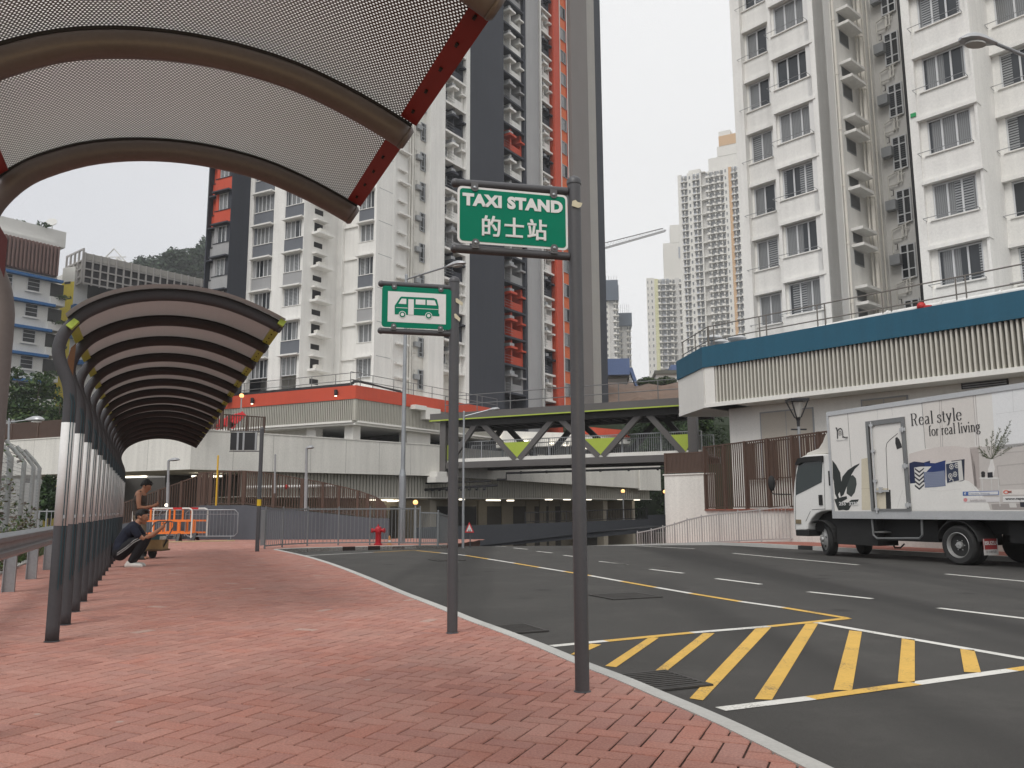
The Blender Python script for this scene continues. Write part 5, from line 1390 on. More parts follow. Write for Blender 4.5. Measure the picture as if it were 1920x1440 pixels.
# slopes: the planted cut beyond the bridge, the wooded hill behind the school
def slope(name, pts, m_, rough, seed):
    """terrain strip: rows of points, displaced a little"""
    rg = random.Random(seed); me = MB(); nU, nV = len(pts[0]), len(pts)
    P = [[Vector(p)+Vector((rg.uniform(-1, 1), rg.uniform(-1, 1), rg.uniform(-1, 1)))*rough for p in row] for row in pts]
    for i in range(nV-1):
        for j in range(nU-1): me.poly([P[i][j], P[i][j+1], P[i+1][j+1], P[i+1][j]])
    o = me.build(name, m_, None, True); return structure(o)
SOIL = mat('red_brown_soil', (.17, .115, .085), .95, .35, .6, 6, bump=.3)
GREENG = mat('green_slope_soil', (.045, .06, .03), .95, .3, .5, 6)
rowsA = []
for Y, v in ((88, 930), (92, 800), (96, 752), (102, 728), (112, 722), (128, 722), (150, 718)):
    rowsA.append([AY(u, v+random.uniform(-2, 2), Y) for u in range(1040, 1420, 30)])
slope('hillside', rowsA, SOIL, .5, 3)
LEAFD = [mat('dark_leaf', (.022, .045, .016), .7, .3, 2, 9), mat('mid_leaf', (.04, .075, .022), .7, .3, 2, 9), mat('bright_leaf', (.075, .12, .032), .7, .25, 2, 9)]
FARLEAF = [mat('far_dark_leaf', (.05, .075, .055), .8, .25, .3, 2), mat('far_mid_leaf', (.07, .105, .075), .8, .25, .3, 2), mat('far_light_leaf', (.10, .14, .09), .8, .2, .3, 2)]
BARK = mat('tree_bark', (.07, .055, .042), .9, .3, 4, 20)
rowsH = []
for Y, dv in ((190, 560), (205, 530), (225, 508), (245, 496), (260, 500)):
    row = []
    for u in range(200, 470, 18):
        crest = 512-(min(u, 400)-240)*.30 if u > 240 else 514
        row.append(AY(u, max(crest, dv-(560-crest)*0) if dv > crest else crest+2, Y))
    rowsH.append(row)
slope('hill', rowsH, GREENG, .8, 8)
m = MB(); cl = []; rg = random.Random(9)
for u in range(240, 470, 6):
    crest = 505-(min(u, 390)-245)*.27+6*math.sin(u*.11) if u > 245 else 506
    for r_ in range(4):
        p = AY(u+rg.uniform(-4, 4), crest+r_*11+rg.uniform(-6, 5), 215+rg.uniform(-12, 12)); cl.append((p, (1.7*rg.uniform(.7, 1.5), 1.7, 1.4*rg.uniform(.7, 1.6))))
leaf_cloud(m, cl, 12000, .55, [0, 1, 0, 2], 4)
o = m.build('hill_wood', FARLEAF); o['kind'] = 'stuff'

def tree(name, label, base, height, crown, n, size, seed, group=None, trunk_r=.16, mats_=None):
    t = thing(name, label, 'tree', base, group); rg = random.Random(seed)
    tr = MB(); base = Vector(base)
    top = base+Vector((rg.uniform(-.3, .3), rg.uniform(-.3, .3), height*.6))
    tr.tube([base, base.lerp(top, .4)+Vector((.12, .05, 0)), base.lerp(top, .75), top], [trunk_r, trunk_r*.8, trunk_r*.6, trunk_r*.35], 8)
    for c, r_ in crown[:9]:
        s_ = base.lerp(top, rg.uniform(.45, .95)); mid = s_.lerp(Vector(c), .5)+Vector((rg.uniform(-.2, .2), rg.uniform(-.2, .2), -.15))
        tr.tube([s_, mid, Vector(c)], [trunk_r*.42, trunk_r*.28, trunk_r*.1], 5)
    tr.build('trunk', BARK, t)
    m = MB(); leaf_cloud(m, crown, n, size, [0, 0, 1, 1, 2], seed); m.build('crown', mats_ or LEAFD, t)
    return t
def px_clumps(lst, Y, k=.9):
    o = []
    for (u, v, ru_, rv_) in lst:
        p = AY(u, v, Y+random.uniform(-.8, .8)); s = Y/FPX; o.append((p, (ru_*s, ru_*s*k, rv_*s)))
    return o
TY = 52
b0 = AY(58, 815, TY); tree('broadleaf_tree', 'dark leafy tree in front of the white and blue school, behind the ramp fence', (b0.x, b0.y, b0.z-3), 6.2,
     px_clumps([(30, 700, 18, 14), (75, 712, 26, 16), (22, 735, 22, 20), (55, 738, 30, 20), (90, 735, 22, 18), (40, 765, 34, 20), (85, 762, 24, 14), (10, 770, 20, 20), (108, 748, 8, 7), (60, 786, 34, 12)], TY), 2600, .15, 21)
b0 = AY(110, 815, 55); tree('broadleaf_tree', 'small leafy tree right of the larger dark tree, by the yellow wall', (b0.x, b0.y, b0.z-3), 5.0,
     px_clumps([(98, 775, 18, 14), (118, 770, 14, 12), (112, 752, 9, 8), (105, 786, 20, 10), (128, 782, 10, 9)], 55), 1100, .13, 22)
for i, (u, v, ru_, rv_) in enumerate(((1215, 717, 18, 9), (1250, 716, 16, 9))):
    p = AY(u, v+12, 110); m = MB(); leaf_cloud(m, px_clumps([(u-8, v, ru_*.7, rv_), (u+8, v+1, ru_*.7, rv_), (u, v-2, ru_*.6, rv_)], 110), 900, .22, [0, 1, 1, 2], 40+i)
    t = thing('bush', ('wider green bush on the hillside beside the blue shed', 'smaller green bush on the hillside below the low pale house')[i], 'bush', p, 'bushes on the hillside'); m.build('foliage', LEAFD, t)
    m = MB(); m.tube([p+Vector((0, 0, -1)), p+Vector((.1, 0, .6))], [.1, .05], 5); m.build('stem', BARK, t)
# planted screen behind the open ground floor and beside the bridge
m = MB(); cl = []; rg = random.Random(12)
for k in range(46):
    cl.append((AY(rg.uniform(1080, 1265), rg.uniform(878, 992), 74+rg.uniform(-1, 1)), (1.3, .6, .9)))
for k in range(30):
    cl.append((AY(rg.uniform(1180, 1345), rg.uniform(775, 850), 68+rg.uniform(-3, 3)), (1.3, .8, .9)))
leaf_cloud(m, cl, 14000, .17, [0, 0, 0, 1], 5); o = m.build('green_slope_planting', LEAFD); o['kind'] = 'stuff'
rowsB = []
for Y, v in ((76, 1000), (77, 880), (79, 800), (84, 765)): rowsB.append([AY(u, v, Y) for u in range(1060, 1420, 30)])
slope('planted_bank', rowsB, mat('dark_planting_soil', (.018, .028, .012), .95, .3, .6, 6), .25, 6)
m = MB(); leaf_cloud(m, px_clumps([(1312, 800, 14, 12), (1325, 795, 12, 12), (1300, 805, 10, 10)], 58), 900, .16, [0, 1, 2], 15)
p = AY(1312, 850, 58); t = thing('bush', 'leafy bush seen through the gap right of the footbridge', 'bush', p); m.build('foliage', LEAFD, t)
m = MB(); m.tube([p, p+Vector((0, 0, 2))], [.08, .04], 5); m.build('stem', BARK, t)
m = MB(); p = AY(1318, 845, 50)
# far orange-roofed hall glimpsed through the truss
HO = AY(1150, 800, 70); fO = Fr(HO, 92); hall = thing('far_hall', 'pale hall with orange-red roof edge seen through the bridge truss', 'hall', (HO.x, HO.y, 0))
m = MB(); S = lambda u: fO.s_(u, 800); Z = lambda v: fO.z_(1150, v)
m.prism([fO.P(S(930), 0, Z(838)), fO.P(S(1182), 0, Z(832)), fO.P(S(1182), 0, Z(815)), fO.P(S(930), 0, Z(806))], fO.n*-5, 0)
m.prism([fO.P(S(1085), .12, Z(813)), fO.P(S(1181), .12, Z(821)), fO.P(S(1180), .12, Z(808)), fO.P(S(1090), .12, Z(799))], fO.n*-5, 1)
m.fbox(fO, S(930), S(1182), -5, -1.2, Z(870), Z(836), 2); m.fbox(fO, S(850), S(1182), -5, -1.0, Z(872), Z(862), 2)
m.build('walls', [WHITE, ORANGE, DIM], hall)
for u, v in ((934, 822), (985, 827), (1033, 832), (1061, 836), (1097, 842)):
    q = MB(); s0 = S(u); q.lathe([(.2, 0), (.23, .05), (.2, .1)], fO.P(s0, .3, Z(v)), 10); q.build('ceiling_lamp', LIGHTC, hall)

# ---- school: white block with blue sun shades, and the block with the metal grid
WSCH = mat('school_white_paint', (.67, .665, .64), .85, .06, .3, 8, streak=.4)
SBLUE = mat('school_blue_ledge', (.03, .13, .33), .7, .1, .5, 8)
SYEL = mat('school_yellow_paint', (.74, .60, .075), .8, .08, .4, 8, streak=.3)
LOUV = mat('brown_vertical_louvre', (.20, .125, .11), .7, .12, 1, 12)
SC0 = AY(97, 600, 92.0); fA = Fr(SC0, 37); sch = thing('school_block', 'white school block with blue ledges and a brown louvred top, at the left edge', 'school', (SC0.x, SC0.y, 0))
S = lambda u, v=600: fA.s_(u, v); 
sE_ = 0.0; sL = S(-120)
def ZA(u, v): return fA.z_(u, v)
m = MB(); z_roof = ZA(97, 440)
zl = [ZA(97, v) for v in (524, 572, 619, 668)]
stp = (zl[0]-zl[3])/3
m.fbox(fA, sL, 0, -10, 0, -2, z_roof-1, 0)
m.fbox(fA, sL, S(118), -10, -.5, -2, z_roof+1.2, 0) if False else None
m.fbox(fA, 0, S(113, 600), -10, -1.6, -2, z_roof, 0)
zl0 = zl[0]; zk = [zl0-k*stp for k in range(7)]
for k, z in enumerate(zk): m.fbox(fA, sL, S(104)+(.3 if k == 0 else -.2-.15*k), 0, .6, z-.30, z, 1)
Ws = Wins()
for k, z in enumerate(zk[:6]):
    for u in (57-.5*k, 4, -50): Ws.add(fA, S(u), .12, z-stp+1.15, 1.35, 1.45, 1, ALU, GLASSD, .5, .45)
    m.fbox(fA, S(57-.5*k)-.85, S(57-.5*k)+.85, 0, .2, z-stp+1.0, z-stp+1.13, 0)
    # recessed stair landings with planted parapets at the corner
    a, c = S(89.5-.9*k), S(113-.6*k, 600)
    m.fbox(fA, a, c+.1, -1.7, .02, z-stp+.95, z-.40, 3)
    m.fbox(fA, a, c+.25, -1.6, .25, z-stp+.0, z-stp+.95, 0)
z_lv0, z_lv1 = ZA(97, 519), ZA(97, 462)
m.fbox(fA, sL, S(97), 0, .3, z_lv0, z_lv1, 2)
m.prism([fA.P(sL, .3, z_lv1), fA.P(S(97), .3, z_lv1), fA.P(S(97), .3, z_lv1+.4), fA.P(sL, .3, z_lv1+.4)], fA.n*-1, 0)
m.build('walls', [WSCH, SBLUE, LOUV, mat('deep_opening', (.05, .05, .048), .9, .2)], sch)
fins('louvre_screen', fA, sL, S(97), .3, .62, z_lv0+.1, z_lv1-.02, .40, .17, LOUV, sch)
m = MB(); m.fbox(fA, sL, S(116), -6, -.6, z_roof-1, z_roof+.9); m.build('parapet', WSCH, sch)
Ws.finish(sch)
for k, wd in enumerate(('top', 'second highest', 'third highest', 'lowest')):
    m = MB(); z = zk[k]-stp+.95; leaf_cloud(m, [(fA.P(S(106-k*.5), .3, z), (1.5, .5, .28))], 110, .2, [0, 1], 60+k)
    tag(m.build('trailing_plant', LEAFD), 'green plant trailing from the %s landing of the white school block' % wd, 'plant', 'plants on the school landings')
m = MB(); p = fA.P(S(112, 430), -2, z_roof+1.0); m.lathe([(.02, 0), (.3, .06), (.5, .2), (.6, .4)], p+Vector((0, 0, .9)), 14, 0, (.2, -.8, .5)); m.tube([p, p+Vector((0, 0, 1.3))], .07, 6)
tag(m.build('satellite_dish', WSCH, None, True), 'pale satellite dish on the roof of the white school block', 'satellite dish')
m = MB(); p = fA.P(S(86, 430), -1, z_roof+1.1); leaf_cloud(m, [(p, (.9, .6, .5)), (p+Vector((-2.5, -1, .1)), (1.2, .6, .3))], 160, .2, [0, 1], 77); tag(m.build('roof_plant', LEAFD), 'small green plants on the roof edge of the white school block', 'plants')

GB0 = AY(137, 560, 98.0); fGd = Fr(GB0, 40); blk = thing('school_block', 'school block with a yellow wall and a metal grid along its roof', 'school', (GB0.x, GB0.y, 0))
S = lambda u, v=560: fGd.s_(u, v); Zg = lambda u, v: fGd.z_(u, v)
m = MB(); zr = Zg(137, 494); sEg = S(400, 560)
m.fbox(fGd, 0, sEg, -10, 0, -2, zr-.6, 0)
fY = Fr(fGd.P(0, 0, 0), -72); LY = fY.s_(111, 590)
m.fbox(fY, 0, LY, -4, 0, -2, Zg(137, 527), 1); m.fbox(fY, 0, LY, -4, -.02, Zg(137, 527)+.01, zr-.3, 0)
m.fbox(fY, LY*.3, LY*.75, -.1, .06, fY.z_(122, 533), fY.z_(122, 529), 3)
zb_ = Zg(137, 573); m.fbox(fGd, -.2, sEg, 0, 1.1, zb_-.5, zb_, 2)
z2 = zb_-3.6; m.fbox(fGd, -.2, sEg, 0, 1.1, z2-3.6, z2-3.1, 2); m.fbox(fGd, -.2, sEg, 0, 1.1, z2-.5, z2, 2)
m.fbox(fGd, S(163), sEg, -.02, .04, zb_+1.2, zb_+3.4, 3)
m.build('walls', [WSCH, SYEL, SBLUE, _MC['deep_opening']], blk)
GRID = mat('pale_grid_frame', (.36, .345, .335), .7, .1)
m = MB(); zg0, zg1, zg2, zg3 = Zg(147, 535), Zg(147, 523), Zg(147, 508), Zg(147, 493)
go = 1.6; NB = 19; sg0 = S(146, 520)
m.fbox(fGd, sg0, sEg, go-.12, go-.08, zg0, zg3, 1)
for z in (zg0, zg1, zg2, zg3): m.fbox(fGd, sg0, sEg, go-.08, go+.14, z-.08, z+.08, 0)
for k in range(NB+1):
    a = sg0+(sEg-sg0)*k/NB; m.fbox(fGd, a-.07, a+.07, go-.06, go+.2, zg0-.2, zg3+1.0, 0)
m.fbox(fGd, sg0, sEg, go-.3, go+.1, zg3+.15, zg3+.95, 2)
m.fbox(fGd, sg0-.1, sg0+.1, -3, go+.1, zg0, zg3, 2)
for k in range(5): m.fbox(fGd, sg0-.3, sg0-.1, go-1.2*k-.1, go-1.2*k+.1, zg0, zg3+1.5, 0)
for z in (zg0, zg1, zg2, zg3, zg3+1.4): m.fbox(fGd, sg0-.28, sg0-.12, -3, go, z-.1, z+.1, 0)
m.build('roof_grid', [GRID, mat('dark_grid_panel', (.045, .042, .045), .6, .2), STONEG], blk)
m = MB(); s0 = S(219, 490); p = fGd.P(s0, -1, zg3+.95)
m.tube([p+Vector((-2, 0, 0)), p+Vector((0, 0, 2.2)), p+Vector((2, 0, 0))], .1, 5); m.tube([p+Vector((-1, 0, 1.1)), p+Vector((1.6, 0, 1.1))], .07, 5); m.lathe([(.1, 0), (.35, .1), (.45, .3)], p+Vector((.6, 0, .5)), 12, 0, (.7, -.5, .6))
tag(m.build('roof_antenna', WSCH), 'thin white antenna frame standing on the metal roof grid', 'antenna')
# ============================================================ STREET FURNITURE
SGREEN = mat('sign_green', (.0, .17, .098), .55, .05, 2, 20, spec=.15)
SWHITE = mat('sign_white', (.66, .655, .64), .42, .05, 2, 20, spec=.5)
BOLT = mat('bolt_grey', (.24, .24, .24), .45, .2, metal=.5)
BRKT = mat('bracket_grey', (.11, .11, .112), .5, .15, metal=.2)
TAPE = mat('cream_tape', (.55, .50, .36), .8, .1)
def rounded(fr, s0, s1, z0, z1, r, o, m, parent, name, th=.004, mats=None):
    pts = []
    for cx, cz, a0 in ((s1-r, z1-r, 0), (s0+r, z1-r, 90), (s0+r, z0+r, 180), (s1-r, z0+r, 270)):
        for k in range(6): a = R(a0+90*k/5); pts.append(fr.P(cx+r*math.cos(a), o, cz+r*math.sin(a)))
    b = MB(); b.prism(pts, fr.n*th); return b.build(name, m, parent)
def post_sign(name, label, base_px, top_px, az, bars, plate, prad):
    p = G(*base_px); t = thing(name, label, 'sign', p); fr = Fr(p, az, (0, -1, 0))
    zt = AY(top_px[0], top_px[1], p.y).z
    m = MB(); m.tube([p+Vector((0, 0, -.03)), Vector((p.x, p.y, zt-.03))], prad, 20); m.lathe([(prad+.004, -.045), (prad+.005, -.02), (prad*.8, 0), (prad*.3, .012)], (p.x, p.y, zt), 20)
    m.lathe([(prad+.009, .002), (prad+.007, .006), (prad+.002, .008)], p, 20)  # slim dark ring added at the foot, standing in for contact shade
    m.build('pole', POLEG, t, True)
    return t, fr, zt
ts, fT1, _ = post_sign('taxi_stand_sign', 'green TAXI STAND sign on a dark grey pole at the kerb', (1092, 1297), (1073, 334), 76, None, None, .0425)
def sign_arm(fr, t, a, b, r):
    (s0, z0), (s1, z1) = fr.on(*a), fr.on(*b); m = MB()
    m.tube([fr.P(s1, 0, z1), fr.P(s0, 0, z0)], r, 14); m.ball(fr.P(s0, 0, z0), r*1.12, 0, 12, 8); m.build('arm', POLEG, t, True)
sign_arm(fT1, ts, (854, 343), (1063, 359), .026); sign_arm(fT1, ts, (853, 466), (1066, 481), .026)
def plate_geo(fr, corners):
    s0 = (fr.s_(*corners[0])+fr.s_(*corners[3]))/2; s1 = (fr.s_(*corners[1])+fr.s_(*corners[2]))/2
    z1 = (fr.z_(*corners[0])+fr.z_(*corners[1]))/2; z0 = (fr.z_(*corners[2])+fr.z_(*corners[3]))/2
    return s0, s1, z0, z1
s0, s1, z0, z1 = plate_geo(fT1, [(855, 349), (1061, 372), (1062, 473), (857, 457)])
PW, PH = s1-s0, z1-z0
rounded(fT1, s0, s1, z0, z1, .03, .028, SWHITE, ts, 'sign_plate'); rounded(fT1, s0+.014, s1-.014, z0+.014, z1-.014, .022, .0325, SGREEN, ts, 'sign_face', .0015)
text_on('TAXI STAND', fT1, s0+PW*.043, .0335, z0+PH*.655, .1, SWHITE, ts, .0058, PW*.91, height=PH*.225, spacing=1.07)
text_on('\u7684\u58eb\u7ad9', fT1, s0+PW*.215, .0335, z0+PH*.135, .1, SWHITE, ts, .0, PW*.58, height=PH*.36, spacing=1.22, shifts=((0, 0), (.006, 0), (0, .005), (.006, .005), (.003, .0025)))
def bolts(fr, t, pts, up):
    for (s_, z_), u_ in zip(pts, up):
        m = MB(); d = .022*u_
        m.lathe([(.024, 0), (.024, .006)], fr.P(s_, .034, z_), 12, 0, fr.n); m.fbox(fr, s_-.022, s_+.022, .03, .038, min(z_, z_+d*1.6), max(z_, z_+d*1.6))
        m.build('bracket', BRKT, t)
        m = MB(); m.lathe([(.009, 0), (.009, .006), (.004, .008)], fr.P(s_, .040, z_), 8, 0, fr.n); m.build('bolt', STEEL, t)
bolts(fT1, ts, [(s0+PW*.15, z1-.006), (s0+PW*.87, z1-.006), (s0+PW*.16, z0+.006), (s0+PW*.87, z0+.008)], (1, 1, -1, -1))
def tape(fr, t, pts, o):
    m = MB(); m.prism([fr.P(*fr.on(u, v, o)[:1], o, fr.on(u, v, o)[1]) for u, v in pts], fr.n*.002); m.build('tape_scrap', TAPE, t)
tape(fT1, ts, [(1073, 377), (1079, 375), (1083, 379), (1092, 381), (1089, 388), (1084, 390), (1072, 386)], .047)
ms, fM, _ = post_sign('minibus_stop_sign', 'green sign with a white minibus picture on a dark grey pole', (848, 1187), (853, 521), 76, None, None, .046)
sign_arm(fM, ms, (715, 532), (845, 540), .027); sign_arm(fM, ms, (714, 620), (847, 626), .027)
def C4(x, y): return (680+x/4.236, 310+y/4.236)
s0, s1, z0, z1 = plate_geo(fM, [C4(150, 962), C4(704, 992), C4(698, 1312), C4(150, 1290)])
PW, PH = s1-s0, z1-z0
rounded(fM, s0, s1, z0, z1, .03, .028, SGREEN, ms, 'sign_plate'); 
m = MB(); m.fbox(fM, s0+PW*.083, s1-PW*.083, .032, .0335, z0+PH*.13, z1-PH*.13); m.build('sign_face', SWHITE, ms)
# minibus picture: plate coordinates from the photograph, x 195..652 and y 1010..1270 of the panel
def bus(x, y): return (s0+PW*.083+(x-195)/(652-195)*PW*.834, z1-PH*.13-((y-1010-(x-195)*.056)/(1240-1010))*PH*.74)
def flat(pts, o, m_, nm, parent, fr=None, th=.0012):
    fr = fr or fM; b = MB(); b.prism([fr.P(a, o, z) for a, z in pts], fr.n*th); return b.build(nm, m_, parent)
body = [(250, 1188), (248, 1122), (288, 1060), (300, 1052), (555, 1064), (580, 1076), (594, 1130), (594, 1180), (602, 1190), (600, 1204), (250, 1186)]
flat([bus(*p) for p in body], .0338, SGREEN, 'bus_picture', ms)
for q in ([(277, 1106), (302, 1068), (338, 1070), (338, 1110)], [(354, 1072), (397, 1074), (397, 1192), (354, 1190)], [(412, 1074), (488, 1078), (488, 1116), (412, 1112)], [(500, 1079), (562, 1083), (578, 1121), (500, 1117)],
          [(258, 1133), (350, 1138), (350, 1142), (258, 1137)], [(400, 1140), (592, 1150), (592, 1154), (400, 1144)]):
    flat([bus(*p) for p in q], .0352, SWHITE, 'bus_window', ms)
for cx, cy in ((309, 1188), (515, 1199)):
    for rr, mm, oo in ((28, SWHITE, .0354), (23, SGREEN, .0368), (13, SWHITE, .0382)):
        c = bus(cx, cy); k = PW*.834/(652-195)
        flat([(c[0]+rr*k*math.cos(2*PI*i/18), c[1]+rr*k*math.sin(2*PI*i/18)) for i in range(18)], oo, mm, 'bus_wheel', ms)
bolts(fM, ms, [(s0+PW*.17, z1-.008), (s0+PW*.84, z1-.008), (s0+PW*.17, z0+.012), (s0+PW*.84, z0+.012)], (1, 1, -1, -1))
tape(fM, ms, [C4(738, 1058), C4(750, 1056), C4(798, 1092), C4(790, 1116), C4(740, 1086)], .05)
tape(fM, ms, [C4(726, 1180), C4(740, 1178), C4(776, 1216), C4(770, 1242), C4(730, 1210)], .05)

# stop pole with a sign wrapped in black plastic
p = G(482, 1034); wsn = thing('covered_sign', 'distant grey pole with a stop sign wrapped in black plastic', 'sign', p); fr = Fr(p, 84, (0, -1, 0))
zt = AY(486, 805, p.y).z; m = MB(); m.tube([p, Vector((p.x, p.y, zt))], .055, 12); m.ball((p.x, p.y, zt), .06, 0, 10, 6); m.build('pole', POLEG, wsn, True)
sa, za = fr.on(433, 811); sb_, zb_ = fr.on(481, 844)
m = MB(); m.fbox(fr, sa, sb_, -.03, .03, zb_, za); m.build('wrapped_plate', BLACKM, wsn)
for u in (446, 457, 480): m = MB(); a = fr.s_(u, 830); m.fbox(fr, a-.025, a+.025, .03, .036, zb_-.01, za+.02); m.build('tape_scrap', GALV, wsn)
for z in (za+.03, zb_-.03): m = MB(); m.tube([fr.P(sa-.02, 0, z), fr.P(0, 0, z)], .014, 8); m.build('arm', POLEG, wsn)
m = MB(); zc = fr.z_(482, 940); m.tube([fr.P(0, 0, zc-.12), fr.P(0, 0, zc+.05)], .058, 12); m.build('yellow_label', mat('yellow_label', (.62, .42, .02), .6), wsn)

# triangular warning sign
p = G(880, 1021); p = Vector((p.x, p.y+.5, rz(p.y))); wn = thing('warning_sign', 'red bordered triangular sign with children figures beyond the crest', 'sign', p); fr = Fr(p, 88, (0, -1, 0))
m = MB(); m.tube([p+Vector((0, 0, -.3)), fr.P(0, 0, fr.z_(880, 985))], .02, 8); m.build('pole', POLEG, wn)
tri = lambda k: [fr.on(*q) for q in ((872-k[0], 998+k[1]), (889+k[0], 998+k[1]), (880.5, 979-k[2]))]
m = MB(); pts = [fr.on(871.5, 998.5), (fr.on(889, 998.5)), fr.on(880, 978.5)]
m.prism([fr.P(a, .04, z) for a, z in pts], fr.n*.01); m.build('sign_plate', mat('sign_red', (.52, .025, .03), .45, .05), wn)
cx_ = sum(a for a, z in pts)/3; cz_ = sum(z for a, z in pts)/3
m = MB(); m.prism([fr.P(cx_+(a-cx_)*.66, .052, cz_+(z-cz_)*.66) for a, z in pts], fr.n*.003); m.build('sign_face', SWHITE, wn)
m = MB(); k = (pts[1][0]-pts[0][0])
for dx_, h_ in ((-.075, .18), (.06, .25)):
    a = cx_+dx_*k*1.2; zb2 = pts[0][1]+.10*k
    m.prism([fr.P(a+x*k, .056, zb2+z*k) for x, z in ((-.05, 0), (-.015, 0), (0, .1), (.02, 0), (.055, 0), (.04, h_*.75), (-.03, h_*.75))], fr.n*.002)
    m.lathe([(.032*k, 0), (.032*k, .002)], fr.P(a, .056, zb2+h_*.75*k+.045*k), 8, 0, fr.n)
m.build('figures', BLACKM, wn)

# ---- street lamps
def globe_lamp(label, px_base_v, px, rad_px, Y, group='lit globe lamps on thin poles'):
    p = AY(px[0], px[1], Y); t = thing('globe_lamp', label, 'lamp', (p.x, p.y, AY(px[0], px_base_v, Y).z), group)
    r_ = rad_px*Y/FPX; zb = AY(px[0], px_base_v, Y).z
    m = MB(); m.tube([(p.x, p.y, zb), (p.x, p.y, p.z-r_)], [.05, .035], 8); m.lathe([(r_*.5, -r_*1.1), (r_*.62, -r_*.75)], p, 10); m.build('pole', GALV, t)
    m = MB(); m.ball(p, r_, 0, 14, 10); m.build('globe', mat('amber_lamp_globe', (1.0, .50, .18), .3, .02, emit=1.5), t, True)
    m = MB(); m.ball(p+Vector((0, 0, -.05*r_)), r_*.45, 0, 10, 6); 
    l = bpy.data.lights.new('globe_light', 'POINT'); l.energy = 14; l.color = (1, .7, .35); l.shadow_soft_size = r_
    lo = bpy.data.objects.new('light', l); COL.objects.link(lo); par(lo, t); lo.location = Vector((0, -.0, p.z+r_*1.25-zb))
globe_lamp('amber globe lamp by the foot of the tall street lamp', 1012, (779, 942), 4.6, 35)
globe_lamp('amber globe lamp in front of the orange-red band on the left podium', 800, (453, 742), 4.2, 47)
globe_lamp('left amber lamp of the pair under the footbridge', 990, (1168, 921), 3.6, 54)
globe_lamp('right amber lamp of the pair, beside the white retaining wall', 990, (1246.5, 922), 3.4, 54)
LENS = mat('lamp_lens_grey', (.42, .42, .40), .25, .08, spec=.6)
def cobra(m, p, d, L, w, h):
    """luminaire body from p along d"""
    d = Vector(d).normalized(); s = Vector((0, 0, 1)).cross(d).normalized(); u = d.cross(s)
    st = [(0, .25, .35), (.15, .45, .6), (.4, .8, .95), (.65, 1.0, 1.0), (.85, .85, .75), (1.0, .3, .25)]
    rings = []
    for t_, a, b in st:
        c = p+d*L*t_; i = len(m.v)
        for q in range(12):
            an = 2*PI*q/12; y = math.cos(an)*w/2*a; z = math.sin(an)*h*(b if math.sin(an) > 0 else b*.35)
            m.v.append(tuple(c+s*y+u*z))
        rings.append(i)
    for k in range(len(rings)-1):
        for q in range(12):
            q2 = (q+1) % 12; m.f.append((rings[k]+q, rings[k]+q2, rings[k+1]+q2, rings[k+1]+q)); m.mi.append(0)
    m.f.append(tuple(rings[0]+q for q in range(12))); m.mi.append(0); m.f.append(tuple(rings[-1]+q for q in reversed(range(12)))); m.mi.append(0)
def street_lamp(label, base, pole_top, arm_end, head_end, r0, r1, hw, hh_, group='street lamps', stub=None):
    t = thing('street_lamp', label, 'street lamp', base, group); base, pole_top, arm_end, head_end = map(Vector, (base, pole_top, arm_end, head_end))
    m = MB()
    if stub: m.tube([base, base+Vector((0, 0, stub))], r0*1.35, 14); m.lathe([(r0*1.35, 0), (r0, .22)], base+Vector((0, 0, stub)), 14)
    m.tube([base, pole_top], [r0, r1], 12); m.ball(pole_top, r1*1.05, 0, 8, 6); m.build('pole', STEEL, t, True)
    m = MB(); m.tube([pole_top+Vector((0, 0, -.15)), arm_end], r1*.6, 8); m.build('arm', STEEL, t)
    m = MB(); d = head_end-arm_end; cobra(m, arm_end, d, d.length, hw, hh_); m.build('lamp_head', mat('pale_grey_lamp_head', (.40, .41, .42), .35, .08, metal=.3), t, True)
    m = MB(); dn = d.normalized(); s = Vector((0, 0, 1)).cross(dn).normalized(); c = arm_end+d*.58
    pts = [c+dn*d.length*.27*math.cos(2*PI*i/14)+s*hw*.36*math.sin(2*PI*i/14)-Vector((0, 0, hh_*.30)) for i in range(14)]
    m.prism(pts, (0, 0, -hh_*.22)); m.build('lens', LENS, t, True)
b = G(753, 1019); b.z = 0; YB = b.y
street_lamp('tall galvanised street lamp with a long arm behind the minibus sign', b, AY(762, 516, YB), AY(838, 500, YB-1.2), AY(873, 493, YB-1.6), .085, .05, .30, .13, stub=AY(755, 893, YB).z)
b = G(868, 1021); Y2 = b.y
street_lamp('thin street lamp with a white head beside the triangular warning sign', (b.x, b.y, -.2), AY(870, 772, Y2), AY(915, 769, Y2), AY(937, 766.5, Y2), .045, .03, .28, .07)
bz_ = AY(1960, 90, 13.5)
street_lamp('street lamp reaching in over the road at the top right edge', (AY(2060, 700, 14).x, 14.0, 0), AY(2060, 150, 14), AY(1868, 82, 13.5), AY(1800, 74, 13.4), .08, .05, .32, .14)
YL = 40.
street_lamp('street lamp behind the wire fence at the left edge', (AY(16, 960, YL).x, YL, -.5), AY(17, 786, YL), AY(48, 788, YL), AY(83, 787, YL), .06, .045, .45, .2)
def path_lamp(label, u, vb, vt, ue, Y):
    b = AY(u, vb, Y); tp = AY(u+2, vt+3, Y); m = MB(); t = thing('path_lamp', label, 'lamp', b, 'small grey path lamps on the ramp')
    m.tube([b, tp], .05, 8); m.tube([b, b.lerp(tp, .55)], .065, 8); m.build('pole', GALV, t)
    m = MB(); e = AY(ue, vt+1, Y); a = AY(u+1, vt+3, Y); cobra(m, a, e-a, (e-a).length, .26, .10); m.build('lamp_head', GALV, t, True)
path_lamp('small path lamp on the brown fence right of the covered sign', 573, 958, 838, 589, 31)
path_lamp('small path lamp behind the orange barriers', 314, 955, 861, 337, 33)
